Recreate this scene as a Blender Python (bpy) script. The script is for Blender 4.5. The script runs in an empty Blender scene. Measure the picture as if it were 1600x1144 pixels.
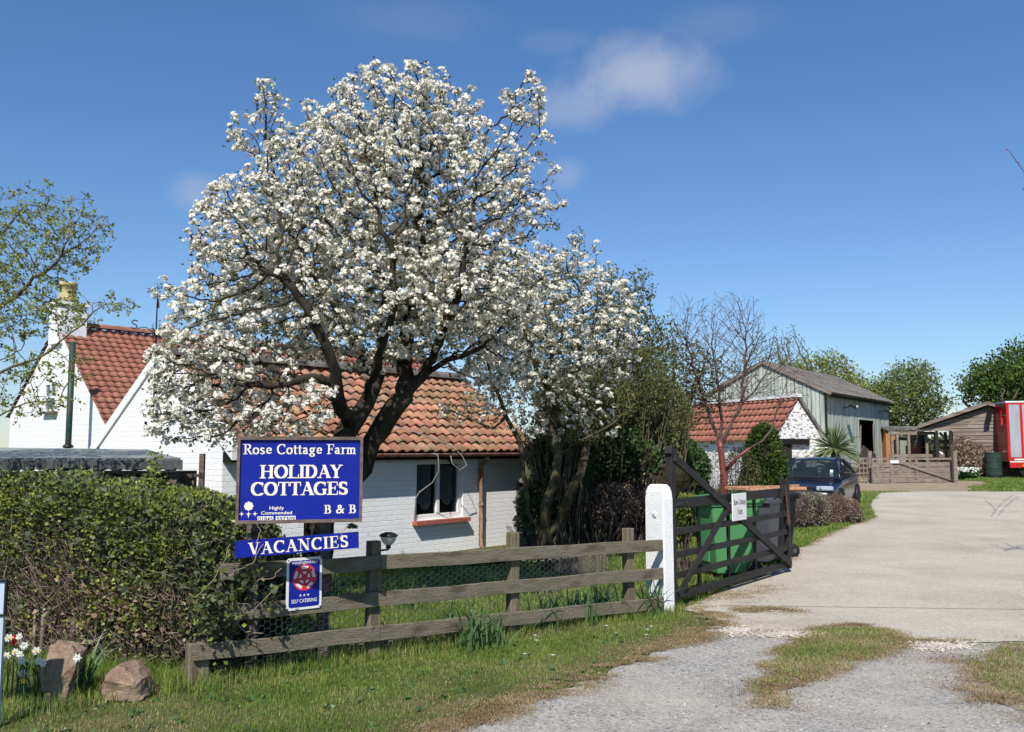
import bpy, math, random
import numpy as np
from mathutils import Vector, Matrix, noise as mnoise
R = math.radians
rnd = random.Random(11)
nr = np.random.default_rng(5)
S = bpy.context.scene
C = S.collection

# ------------------------------------------------------------------ camera, sky, sun, exposure
FPX, CZ, PITCH = 1400.0, 1.7, math.atan(128 / 1400)
cam = bpy.data.cameras.new('camera'); camo = bpy.data.objects.new('camera', cam); C.objects.link(camo)
cam.sensor_width = 36; cam.lens = 36 * FPX / 1600; cam.clip_start = 0.05; cam.clip_end = 4000
camo.location = (0, 0, CZ); camo.rotation_euler = (R(90) + PITCH, 0, 0)
S.camera = camo
SUN_EL, SUN_AZ = R(48), R(11)          # sun behind the camera, a little to its left
SD = Vector((-math.sin(SUN_AZ) * math.cos(SUN_EL), -math.cos(SUN_AZ) * math.cos(SUN_EL), math.sin(SUN_EL)))
sl = bpy.data.lights.new('sun', 'SUN'); sl.energy = 4.9; sl.angle = R(0.5); sl.color = (1, .955, .88)
so = bpy.data.objects.new('sun', sl); C.objects.link(so); so.rotation_euler = SD.to_track_quat('Z', 'Y').to_euler()
so.location = (0, -20, 30)
S.view_settings.view_transform = 'Standard'; S.view_settings.look = 'None'
S.view_settings.exposure = 0.33; S.view_settings.gamma = 1.0; S.view_settings.use_curve_mapping = False
S.cycles.max_bounces = 6; S.cycles.transparent_max_bounces = 12; S.cycles.diffuse_bounces = 3


def ray(px, py):
    a = (px - 800) / FPX; b = (572 - py) / FPX
    return Vector((a, math.cos(PITCH) - b * math.sin(PITCH), math.sin(PITCH) + b * math.cos(PITCH)))


def at(px, py, D):
    d = ray(px, py); return Vector((d.x / d.y * D, D, CZ + d.z / d.y * D))


def gr(px, py, z=0.0):
    d = ray(px, py); t = (z - CZ) / d.z; return Vector((d.x * t, d.y * t, z))


def gh(y):
    return 0.0 if y < 24 else min(.3, (y - 24) * .0125)


class NT:
    """small helper for node trees"""
    def __init__(s, tree): s.t = tree; s.n = tree.nodes; s.l = tree.links; s.n.clear()
    def add(s, typ, **kw):
        n = s.n.new(typ)
        for k, v in kw.items():
            if k.startswith('i_'):
                key = k[2:]; key = int(key) if key.isdigit() else key.replace('_', ' ')
                if hasattr(v, 'is_output'): s.l.new(v, n.inputs[key])
                else: n.inputs[key].default_value = v
            else: setattr(n, k, v)
        return n
    def math(s, op, a, b=0.0, c=None, clamp=False):
        n = s.n.new('ShaderNodeMath'); n.operation = op; n.use_clamp = clamp
        for i, v in enumerate((a, b) if c is None else (a, b, c)):
            if hasattr(v, 'is_output'): s.l.new(v, n.inputs[i])
            else: n.inputs[i].default_value = v
        return n.outputs[0]
    def mix(s, fac, a, b, blend='MIX'):
        n = s.n.new('ShaderNodeMix'); n.data_type = 'RGBA'; n.blend_type = blend
        for k, v in ((0, fac), (6, a), (7, b)):
            if hasattr(v, 'is_output'): s.l.new(v, n.inputs[k])
            else: n.inputs[k].default_value = v if k == 0 else c4(v)
        return n.outputs[2]
    def ramp(s, fac, stops):
        n = s.n.new('ShaderNodeValToRGB'); e = n.color_ramp.elements
        while len(e) < len(stops): e.new(.5)
        for el, (p, c) in zip(e, stops): el.position = p; el.color = c4(c)
        s.l.new(fac, n.inputs[0]); return n.outputs[0]
    def noise(s, vec, scale, detail=5, rough=.55, dist=0.0):
        n = s.add('ShaderNodeTexNoise'); n.inputs['Scale'].default_value = scale; n.inputs['Detail'].default_value = detail
        n.inputs['Roughness'].default_value = rough; n.inputs['Distortion'].default_value = dist
        if vec is not None: s.l.new(vec, n.inputs['Vector'])
        return n.outputs[0]


def c4(c):
    if isinstance(c, (int, float)): c = (c, c, c)
    return (c[0], c[1], c[2], 1.0)


# world: clear blue spring sky with a few faint clouds
w = bpy.data.worlds.new('World'); S.world = w; w.use_nodes = True
N = NT(w.node_tree)
sky = N.add('ShaderNodeTexSky', sky_type='NISHITA', sun_disc=False)
sky.sun_elevation = SUN_EL; sky.sun_rotation = R(180) + SUN_AZ; sky.altitude = 0
sky.air_density = 1.0; sky.dust_density = .1; sky.ozone_density = 2.2
tc = N.add('ShaderNodeTexCoord').outputs['Generated']
zz0 = N.add('ShaderNodeSeparateXYZ', i_0=tc).outputs[2]
tint = N.ramp(zz0, [(0.0, (.66, .74, .90)), (.16, (.65, .81, 1.0)), (.5, (.55, .83, 1.09))])
col = N.mix(1.0, sky.outputs[0], tint, 'MULTIPLY')
nz = N.noise(tc, 13.0, 9, .66, .3)
for (px, py, rx, ry, amt) in ((1000, 118, 118, 62, .85), (900, 165, 100, 40, .5), (312, 300, 48, 34, .42), (884, 272, 36, 28, .36), (1120, 36, 100, 36, .16), (870, 66, 70, 20, .14), (640, 30, 160, 40, .12)):
    d = ray(px, py).normalized()
    v = N.add('ShaderNodeVectorMath', operation='SUBTRACT', i_0=tc, i_1=tuple(d)).outputs[0]
    v = N.add('ShaderNodeVectorMath', operation='MULTIPLY', i_0=v, i_1=(FPX / rx, FPX / rx, FPX / ry)).outputs[0]
    ln = N.add('ShaderNodeVectorMath', operation='LENGTH', i_0=v).outputs['Value']
    m = N.add('ShaderNodeMapRange', interpolation_type='SMOOTHSTEP', i_0=N.math('ADD', ln, N.math('MULTIPLY', N.math('SUBTRACT', nz, .5), 1.15)), i_1=1.1, i_2=.1, i_3=0.0, i_4=amt).outputs[0]
    col = N.mix(N.math('MULTIPLY', m, .75), col, (4.3, 4.7, 5.7))
bg = N.add('ShaderNodeBackground', i_Color=col, i_Strength=.1)
N.add('ShaderNodeOutputWorld', i_Surface=bg.outputs[0])


# ------------------------------------------------------------------ materials
def mat(name, c1, c2=None, c3=None, s=6, rough=.8, bump=0, bs=40, det=6, island=0, spec=.3, metal=0, stretch=(1, 1, 1),
        trans=0, lo=.35, hi=.65, fine=0, fs=60, grime=None, gs=1.5, glo=.45, ghi=.75, bstretch=None, coat=0, hue=0):
    m = bpy.data.materials.new(name); m.use_nodes = True; n = NT(m.node_tree)
    tc = n.add('ShaderNodeTexCoord').outputs['Object']
    v = n.add('ShaderNodeMapping', i_Vector=tc, i_Scale=stretch).outputs[0]
    if c2 is None: col = n.mix(0, c1, c1)
    else:
        f = n.noise(v, s, det)
        col = n.ramp(f, [(lo, c1), (hi, c2)] if c3 is None else [(lo, c1), ((lo + hi) / 2, c2), (hi, c3)])
    if grime is not None:
        g = n.add('ShaderNodeMapRange', i_0=n.noise(v, gs, 6, .65), i_1=glo, i_2=ghi).outputs[0]
        col = n.mix(g, col, grime)
    if fine:
        f = n.noise(tc, fs, 3, .6)
        col = n.mix(1.0, col, n.ramp(f, [(.3, 1 - fine), (.7, 1 + fine * .6)]), 'MULTIPLY')
    if island:
        rp = n.add('ShaderNodeNewGeometry').outputs['Random Per Island']
        hs = n.add('ShaderNodeHueSaturation', i_Color=col)
        n.l.new(n.math('MULTIPLY_ADD', rp, 2 * island, 1 - island), hs.inputs['Value'])
        if hue:
            r2 = n.math('FRACT', n.math('MULTIPLY', rp, 37.7))
            n.l.new(n.math('MULTIPLY_ADD', r2, 2 * hue, .5 - hue), hs.inputs['Hue'])
        col = hs.outputs[0]
    b = n.add('ShaderNodeBsdfPrincipled', i_Base_Color=col, i_Roughness=rough, i_Metallic=metal)
    b.inputs['Specular IOR Level'].default_value = spec
    if coat: b.inputs['Coat Weight'].default_value = coat; b.inputs['Coat Roughness'].default_value = .05
    if bump:
        bv = v if bstretch is None else n.add('ShaderNodeMapping', i_Vector=tc, i_Scale=bstretch).outputs[0]
        bn = n.add('ShaderNodeBump', i_Height=n.noise(bv, bs, 6, .6), i_Strength=bump, i_Distance=.02)
        n.l.new(bn.outputs[0], b.inputs['Normal'])
    out = b.outputs[0]
    if trans:
        tr = n.add('ShaderNodeBsdfTranslucent', i_Color=col)
        out = n.add('ShaderNodeMixShader', i_0=trans, i_1=out, i_2=tr.outputs[0]).outputs[0]
    n.add('ShaderNodeOutputMaterial', i_Surface=out)
    return m


def brick_mat(name, axis, c=(.86, .865, .87), rowh=.075, bw=.23, bump=.6, dirt=(.55, .5, .42), rough_n=.5, dirt_lo=.62):
    """white-painted brick: courses in the bump, faint dirt; axis = which object axis runs along the wall"""
    m = bpy.data.materials.new(name); m.use_nodes = True; n = NT(m.node_tree)
    tc = n.add('ShaderNodeTexCoord').outputs['Object']
    sp = n.add('ShaderNodeSeparateXYZ', i_0=tc)
    v = n.add('ShaderNodeCombineXYZ', i_0=sp.outputs[axis], i_1=sp.outputs[2]).outputs[0]
    dn = n.add('ShaderNodeTexNoise', i_Vector=v, i_Scale=9.0, i_Detail=3.0)
    v2 = n.add('ShaderNodeVectorMath', operation='MULTIPLY_ADD', i_0=dn.outputs['Color'], i_1=(.04, .03, 0), i_2=v).outputs[0]
    bt = n.add('ShaderNodeTexBrick', i_Vector=v2, i_Scale=1.0, i_Mortar_Size=.006, i_Mortar_Smooth=.6, i_Brick_Width=bw, i_Row_Height=rowh)
    bt.inputs['Color1'].default_value = (.75, .75, .75, 1); bt.inputs['Color2'].default_value = (1, 1, 1, 1); bt.inputs['Mortar'].default_value = (0, 0, 0, 1)
    h = n.math('ADD', n.math('MULTIPLY', bt.outputs['Color'], .6), n.math('MULTIPLY', n.noise(tc, 30, 6, .65), rough_n))
    base = n.ramp(n.noise(tc, 3.0, 6, .6), [(.3, [k * .93 for k in c]), (.7, c)])
    base = n.mix(n.math('MULTIPLY', bt.outputs['Fac'], .35), base, [k * .72 for k in c])
    g = n.add('ShaderNodeMapRange', i_0=n.noise(tc, 2.2, 8, .7), i_1=dirt_lo, i_2=.85).outputs[0]
    base = n.mix(g, base, dirt)
    b = n.add('ShaderNodeBsdfPrincipled', i_Base_Color=base, i_Roughness=.75)
    b.inputs['Specular IOR Level'].default_value = .2
    n.l.new(n.add('ShaderNodeBump', i_Height=h, i_Strength=bump, i_Distance=.018).outputs[0], b.inputs['Normal'])
    n.add('ShaderNodeOutputMaterial', i_Surface=b.outputs[0]); return m


def glass_mat(name, tint=(.02, .025, .03), tr=.5, rough=.03):
    m = bpy.data.materials.new(name); m.use_nodes = True; n = NT(m.node_tree)
    t = n.add('ShaderNodeBsdfTransparent', i_Color=c4((.75, .8, .8)))
    g = n.add('ShaderNodeBsdfPrincipled', i_Base_Color=c4(tint), i_Roughness=rough)
    g.inputs['Specular IOR Level'].default_value = 1.0
    n.add('ShaderNodeOutputMaterial', i_Surface=n.add('ShaderNodeMixShader', i_0=1 - tr, i_1=t.outputs[0], i_2=g.outputs[0]).outputs[0])
    return m


M = {}
M['wall_front'] = brick_mat('painted_brick_front', 0)
M['wall_gable'] = brick_mat('painted_brick_gable', 1, c=(.83, .83, .83), bump=.45)
M['wall_rough'] = brick_mat('whitewashed_rubble', 1, rowh=.2, bw=.42, bump=1.0, rough_n=1.3, c=(.8, .79, .78), dirt=(.26, .2, .15), dirt_lo=.47)
M['wall_rough_x'] = brick_mat('whitewashed_rubble_side', 0, rowh=.2, bw=.42, bump=1.0, rough_n=1.3, c=(.8, .79, .78), dirt=(.3, .24, .19), dirt_lo=.52)
M['tile_old'] = mat('old_clay_pantile', (.32, .15, .095), (.42, .21, .135), (.24, .16, .11), s=2.5, island=.28, hue=.012, rough=.9, bump=.5, bs=30, grime=(.17, .15, .075), gs=3.2, glo=.47, ghi=.72, fine=.3, fs=45, spec=.15)
M['rubble_white'] = mat('flaking_whitewash_rubble', (.8, .79, .77), (.7, .69, .67), s=7, stretch=(1, 1, 2), bump=1.0, bs=9, rough=.9, grime=(.2, .15, .11), gs=5.5, glo=.52, ghi=.58, fine=.1, fs=30)
M['turf_green'] = mat('short_turf', (.08, .15, .02), (.13, .2, .035), s=1, fine=.3, fs=20, rough=.95, bump=.4)
M['tile_new'] = mat('red_pantile', (.27, .11, .075), (.33, .14, .098), s=2, island=.12, hue=.006, rough=.85, bump=.3, bs=30, grime=(.2, .07, .05), gs=3, glo=.6, ghi=.9, spec=.15)
M['fence_wood'] = mat('weathered_fence_wood', (.105, .088, .06), (.2, .17, .125), (.15, .14, .09), s=3, stretch=(1, 1, 4), bump=.5, bs=25, island=.12, rough=.9, grime=(.09, .1, .05), gs=2.2, glo=.55, ghi=.8, fine=.3, fs=90, spec=.15)
M['post_wood'] = mat('weathered_post_wood', (.12, .1, .065), (.24, .2, .14), s=9, stretch=(3, 3, .25), bump=.6, bs=22, island=.1, rough=.92, grime=(.11, .12, .05), gs=1.5, glo=.5, ghi=.8, fine=.3, fs=90, spec=.12)
M['dark_wood'] = mat('tarred_gate_wood', (.012, .011, .011), (.026, .023, .021), s=5, stretch=(1, 1, 3), bump=.35, bs=30, rough=.6, spec=.3, grime=(.07, .06, .05), gs=9, glo=.66, ghi=.85)
M['white_conc'] = mat('whitewashed_concrete', (.76, .76, .75), (.84, .84, .83), s=5, bump=.55, bs=70, rough=.85, grime=(.5, .44, .36), gs=4, glo=.66, ghi=.85, fine=.06)
M['bark'] = mat('dark_bark', (.02, .016, .012), (.055, .045, .034), s=9, bump=1, bs=22, rough=.95, spec=.1, grime=(.06, .065, .03), gs=3, glo=.55, ghi=.8, stretch=(1, 1, .45))
M['bark_green'] = mat('mossy_bark', (.045, .038, .022), (.10, .085, .05), s=8, bump=.9, bs=22, rough=.95, spec=.1, grime=(.1, .1, .035), gs=3, glo=.5, ghi=.75, stretch=(1, 1, .45))
M['bark_red'] = mat('red_peeling_bark', (.1, .02, .016), (.22, .05, .038), s=6, stretch=(1, 1, 9), bump=.3, bs=30, rough=.35, spec=.5, grime=(.45, .28, .22), gs=12, glo=.6, ghi=.75)
M['maroon_twig'] = mat('maroon_twig', (.06, .032, .03), (.13, .085, .075), s=4, rough=.8, spec=.2)
M['olive_twig'] = mat('olive_twig', (.1, .08, .05), (.2, .17, .12), s=4, rough=.9, spec=.1)
M['twig'] = mat('grey_twig', (.07, .05, .045), (.15, .11, .1), s=4, rough=.9, spec=.1)
M['blossom'] = mat('white_blossom', (.76, .72, .62), (.86, .83, .74), s=3, island=.14, rough=.85, trans=.3, spec=.1)
M['pear_leaf'] = mat('young_pear_leaf', (.09, .1, .03), (.17, .16, .065), s=5, island=.3, rough=.6, trans=.35, spec=.2)
M['leaf_fresh'] = mat('fresh_leaf', (.2, .24, .04), (.3, .32, .075), s=5, island=.3, rough=.6, trans=.4, spec=.2)
M['leaf_mid'] = mat('spring_leaf', (.12, .155, .045), (.21, .245, .075), s=2, island=.3, rough=.6, trans=.35, spec=.2)
M['leaf_olive'] = mat('olive_leaf', (.09, .11, .035), (.15, .16, .06), s=3, island=.35, rough=.7, trans=.3, spec=.2)
M['leaf_dark'] = mat('dark_evergreen_leaf', (.03, .058, .018), (.07, .115, .032), s=3, island=.4, rough=.55, trans=.15, spec=.3)
M['leaf_conifer'] = mat('conifer_spray', (.035, .07, .014), (.1, .145, .028), s=4, island=.4, rough=.7, trans=.2, spec=.2)
M['leaf_hedge'] = mat('hedge_leaf', (.11, .145, .028), (.21, .25, .05), (.31, .35, .075), s=2.0, island=.35, hue=.02, rough=.45, trans=.3, spec=.4)
M['leaf_ivy'] = mat('ivy_leaf', (.05, .07, .04), (.12, .14, .075), s=5, island=.45, rough=.55, trans=.15, spec=.25)
M['leaf_dead'] = mat('dry_leaf', (.22, .15, .1), (.36, .26, .19), s=5, island=.4, rough=.9, trans=.2, spec=.1)
M['leaf_silver'] = mat('grey_lavender_leaf', (.16, .15, .09), (.3, .27, .2), s=5, island=.4, rough=.9, trans=.2, spec=.1)
M['grass'] = mat('grass_blade', (.12, .19, .03), (.19, .27, .05), (.28, .31, .09), s=1.3, island=.35, hue=.015, rough=.6, trans=.4, spec=.25)
M['grass_dry'] = mat('dry_grass_blade', (.3, .24, .12), (.42, .35, .19), s=3, island=.3, rough=.8, trans=.3, spec=.1)
M['daff_leaf'] = mat('daffodil_leaf', (.06, .13, .04), (.12, .2, .07), s=3, island=.25, rough=.45, trans=.3, spec=.4)
M['petal'] = mat('white_petal', (.82, .82, .74), island=.05, rough=.6, trans=.3)
M['petal_yellow'] = mat('yellow_petal', (.75, .5, .03), rough=.6, trans=.2)
M['petal_red'] = mat('red_petal', (.55, .02, .012), rough=.45, trans=.2)
M['rock'] = mat('sandstone', (.19, .125, .09), (.33, .24, .17), s=7, bump=.9, bs=14, rough=.95, spec=.1, grime=(.17, .13, .1), gs=3, glo=.55, ghi=.8, fine=.2)
M['pebble'] = mat('pebble', (.22, .21, .2), (.33, .31, .28), s=3, island=.45, rough=.9, spec=.1)
M['chalk'] = mat('pale_rubble', (.36, .32, .27), (.48, .44, .38), s=3, island=.2, rough=.95, spec=.1)
M['white_paint'] = mat('white_paint', (.78, .78, .77), (.7, .69, .67), s=4, rough=.5, grime=(.45, .42, .37), gs=6, glo=.6, ghi=.9)
M['sign_blue'] = mat('sign_blue', (.006, .014, .22), (.008, .019, .27), s=3, rough=.45, spec=.2)
M['cream'] = mat('cream_lettering', (.82, .74, .58), rough=.5)
M['frame_wood'] = mat('sign_frame_wood', (.09, .065, .05), (.17, .13, .11), s=7, stretch=(1, 1, 3), rough=.8, bump=.3)
M['black'] = mat('black_plastic', (.012, .012, .013), rough=.45, spec=.4)
M['dark'] = mat('dark_parts_and_shade', (.008, .007, .006), rough=.9)  # near-black for dark fascia and lintel, and for shade in rooms and gaps
M['pale_metal'] = mat('galvanised_wire', (.3, .3, .29), rough=.6, metal=.1)
M['rust'] = mat('rusty_iron', (.16, .06, .035), (.34, .2, .14), (.12, .05, .03), s=8, rough=.85, bump=.4, bs=40)
M['red_brick'] = mat('red_brick', (.3, .09, .06), (.38, .13, .09), s=8, rough=.9, bump=.4)
M['felt'] = mat('roofing_felt', (.22, .245, .23), (.25, .275, .26), s=2, rough=.9, bump=.1, bs=80, fine=.06)
M['felt_edge'] = mat('felt_edge', (.06, .066, .066), (.08, .086, .086), s=2, rough=.85)
M['barn_board'] = mat('weathered_green_boards', (.24, .275, .245), (.4, .435, .395), (.5, .53, .49), s=2, stretch=(3, 3, .2), rough=.9, island=.1, bump=.4, bs=12, grime=(.2, .2, .17), gs=2, glo=.52, ghi=.8, spec=.1)
M['barn_roof'] = mat('grey_corrugated_roof', (.07, .064, .058), (.13, .12, .11), (.19, .175, .16), s=1.6, stretch=(2.5, .5, .5), rough=.95, island=.05, bump=.5, bs=5, grime=(.13, .11, .06), gs=1.2, glo=.55, ghi=.85, fine=.4, fs=7)
M['plank'] = mat('weathered_planks', (.12, .095, .075), (.27, .225, .185), s=1.6, stretch=(.35, 1, 6), rough=.95, island=.15, bump=.4, bs=10)
M['gate_wood'] = mat('grey_farm_gate_wood', (.15, .12, .095), (.26, .215, .175), s=3, stretch=(1, 1, 4), rough=.95, island=.12)
M['bin_green'] = mat('green_bin_plastic', (.07, .23, .09), (.08, .26, .1), s=2, rough=.45, spec=.4, bump=.05, bs=200)
M['bin_grey'] = mat('grey_bin_plastic', (.05, .055, .065), (.065, .07, .08), s=2, rough=.5, spec=.4)
M['raw_wood'] = mat('orange_brown_timber', (.4, .2, .11), (.52, .29, .18), s=3, stretch=(4, 1, 1), rough=.7)
M['car_paint'] = mat('dark_blue_car_paint', (.002, .003, .010), rough=.3, spec=.5, coat=.5)
M['car_glass'] = glass_mat('car_glass', (.02, .03, .03), .45)
M['glass'] = glass_mat('window_glass', (.01, .012, .014), .75)
M['lamp_glass'] = glass_mat('lamp_glass', (.25, .25, .24), .45, .2)
M['headlamp'] = mat('headlamp', (.38, .4, .43), rough=.2, spec=.8, metal=.2)
M['chrome'] = mat('chrome', (.6, .6, .62), rough=.15, metal=.9)
M['tyre'] = mat('tyre_rubber', (.015, .015, .015), rough=.85)
M['red_paint'] = mat('red_vehicle_paint', (.5, .012, .012), (.42, .01, .012), s=1, rough=.35, spec=.4)
M['alu'] = mat('dull_aluminium_panel', (.42, .43, .45), (.52, .53, .55), s=1.5, rough=.35, metal=.55)
M['pot'] = mat('yellow_chimney_pot', (.42, .34, .16), (.5, .42, .24), s=6, rough=.85, bump=.2, grime=(.14, .11, .07), gs=5, glo=.5, ghi=.8)
M['curtain'] = mat('lace_curtain', (.4, .4, .4), (.85, .85, .86), s=45, rough=.9, lo=.4, hi=.6)
M['orange_shed'] = mat('orange_brown_boards', (.32, .15, .06), (.4, .2, .09), s=3, stretch=(1, 1, 5), rough=.9)
M['green_shed'] = mat('grey_green_boards', (.2, .23, .17), (.28, .3, .23), s=3, stretch=(1, 1, 5), rough=.9)
M['soil'] = mat('garden_soil', (.06, .045, .03), (.13, .1, .07), s=8, rough=1, bump=.6, bs=20)
M['stone_wall'] = mat('mossy_field_stone', (.09, .08, .07), (.2, .18, .15), s=6, island=.35, rough=.95, bump=.8, bs=18, grime=(.06, .08, .025), gs=4, glo=.5, ghi=.75)


# ground materials
def ground_mat():
    m = bpy.data.materials.new('ground_turf'); m.use_nodes = True; n = NT(m.node_tree)
    tc = n.add('ShaderNodeTexCoord').outputs['Object']
    a = n.ramp(n.noise(tc, 1.1, 8, .6), [(.3, (.085, .105, .03)), (.5, (.125, .135, .045)), (.68, (.2, .17, .085))])
    b = n.ramp(n.noise(tc, 45, 5, .7), [(.3, .6), (.7, 1.3)])
    col = n.mix(1.0, a, b, 'MULTIPLY')
    bs = n.add('ShaderNodeBsdfPrincipled', i_Base_Color=col, i_Roughness=.95)
    bs.inputs['Specular IOR Level'].default_value = .1
    n.l.new(n.add('ShaderNodeBump', i_Height=n.noise(tc, 30, 8, .7), i_Strength=.9, i_Distance=.05).outputs[0], bs.inputs['Normal'])
    n.add('ShaderNodeOutputMaterial', i_Surface=bs.outputs[0]); return m


def gravel_mat(name, cols, vs=55, dust=(.4, .36, .3), dlo=.45, dhi=.7, gsc=.9):
    m = bpy.data.materials.new(name); m.use_nodes = True; n = NT(m.node_tree)
    tc = n.add('ShaderNodeTexCoord').outputs['Object']
    v1 = n.add('ShaderNodeTexVoronoi', i_Vector=tc, i_Scale=float(vs)); v2 = n.add('ShaderNodeTexVoronoi', i_Vector=tc, i_Scale=vs * 2.7)
    sp = n.add('ShaderNodeSeparateColor', i_0=v1.outputs['Color']); sp2 = n.add('ShaderNodeSeparateColor', i_0=v2.outputs['Color'])
    f = n.math('ADD', n.math('MULTIPLY', sp.outputs[0], .55), n.math('MULTIPLY', sp2.outputs[0], .45))
    col = n.ramp(f, [(.1, cols[0]), (.5, cols[1]), (.9, cols[2])])
    g = n.add('ShaderNodeMapRange', i_0=n.noise(tc, gsc, 8, .68), i_1=dlo, i_2=dhi).outputs[0]
    col = n.mix(n.math('MULTIPLY', g, .75), col, dust)
    col = n.mix(1.0, col, n.ramp(n.noise(tc, 2.3, 7, .65), [(.3, .82), (.7, 1.12)]), 'MULTIPLY')
    h = n.math('ADD', n.math('MULTIPLY', v1.outputs['Distance'], -1.0), n.math('MULTIPLY', n.noise(tc, 150, 4, .7), .6))
    bs = n.add('ShaderNodeBsdfPrincipled', i_Base_Color=col, i_Roughness=.95)
    bs.inputs['Specular IOR Level'].default_value = .15
    n.l.new(n.add('ShaderNodeBump', i_Height=h, i_Strength=.6, i_Distance=.012).outputs[0], bs.inputs['Normal'])
    n.add('ShaderNodeOutputMaterial', i_Surface=bs.outputs[0]); return m


def concrete_mat():
    m = bpy.data.materials.new('old_concrete'); m.use_nodes = True; n = NT(m.node_tree)
    tc = n.add('ShaderNodeTexCoord').outputs['Object']
    mp = n.add('ShaderNodeMapping', i_Vector=tc, i_Rotation=(0, 0, R(-8)), i_Scale=(.5, 9, 1)).outputs[0]
    a = n.ramp(n.noise(tc, .55, 9, .66), [(.3, (.34, .30, .235)), (.5, (.42, .375, .305)), (.7, (.48, .44, .365))])
    st = n.ramp(n.noise(mp, 2.6, 8, .8), [(.3, .93), (.65, 1.04)])
    sp = n.ramp(n.noise(tc, 34, 8, .95), [(.36, .5), (.5, 1.0), (.64, 1.35)])
    col = n.mix(1.0, n.mix(1.0, a, st, 'MULTIPLY'), sp, 'MULTIPLY')
    bl = n.add('ShaderNodeMapRange', i_0=n.noise(tc, 1.9, 9, .75), i_1=.63, i_2=.8).outputs[0]
    col = n.mix(n.math('MULTIPLY', bl, .6), col, (.26, .2, .13))
    vj = n.add('ShaderNodeTexVoronoi', i_Vector=tc, i_Scale=120.0)
    h = n.math('ADD', n.noise(tc, 110, 4, .7), n.math('MULTIPLY', n.noise(mp, 3, 5, .6), .7))
    bs = n.add('ShaderNodeBsdfPrincipled', i_Base_Color=col, i_Roughness=.92)
    bs.inputs['Specular IOR Level'].default_value = .2
    n.l.new(n.add('ShaderNodeBump', i_Height=h, i_Strength=.5, i_Distance=.012).outputs[0], bs.inputs['Normal'])
    n.add('ShaderNodeOutputMaterial', i_Surface=bs.outputs[0]); return m


M['ground'] = ground_mat()
M['gravel'] = gravel_mat('grey_gravel', ((.16, .15, .14), (.31, .295, .27), (.46, .435, .395)), dust=(.40, .36, .30), dlo=.4, dhi=.68)
M['dirt'] = gravel_mat('trodden_earth', ((.17, .12, .07), (.27, .21, .14), (.38, .33, .25)), vs=35, dust=(.33, .27, .18))
M['concrete'] = concrete_mat()


# ------------------------------------------------------------------ mesh builders
def link(name, me, m, parent=None):
    o = bpy.data.objects.new(name, me); C.objects.link(o)
    if m is not None: me.materials.append(m)
    if parent is not None: o.parent = parent
    return o


def np_mesh(name, V, F, m, parent=None, smooth=False):
    """V (n,3), F (k,c) arrays, all faces with c corners"""
    V = np.asarray(V, dtype=np.float32); F = np.asarray(F, dtype=np.int32)
    me = bpy.data.meshes.new(name); k, c = F.shape
    me.vertices.add(len(V)); me.vertices.foreach_set('co', V.ravel())
    me.loops.add(k * c); me.loops.foreach_set('vertex_index', F.ravel())
    me.polygons.add(k); me.polygons.foreach_set('loop_start', np.arange(0, k * c, c, dtype=np.int32))
    if smooth: me.polygons.foreach_set('use_smooth', np.ones(k, dtype=bool))
    me.update(calc_edges=True)
    return link(name, me, m, parent)


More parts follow.
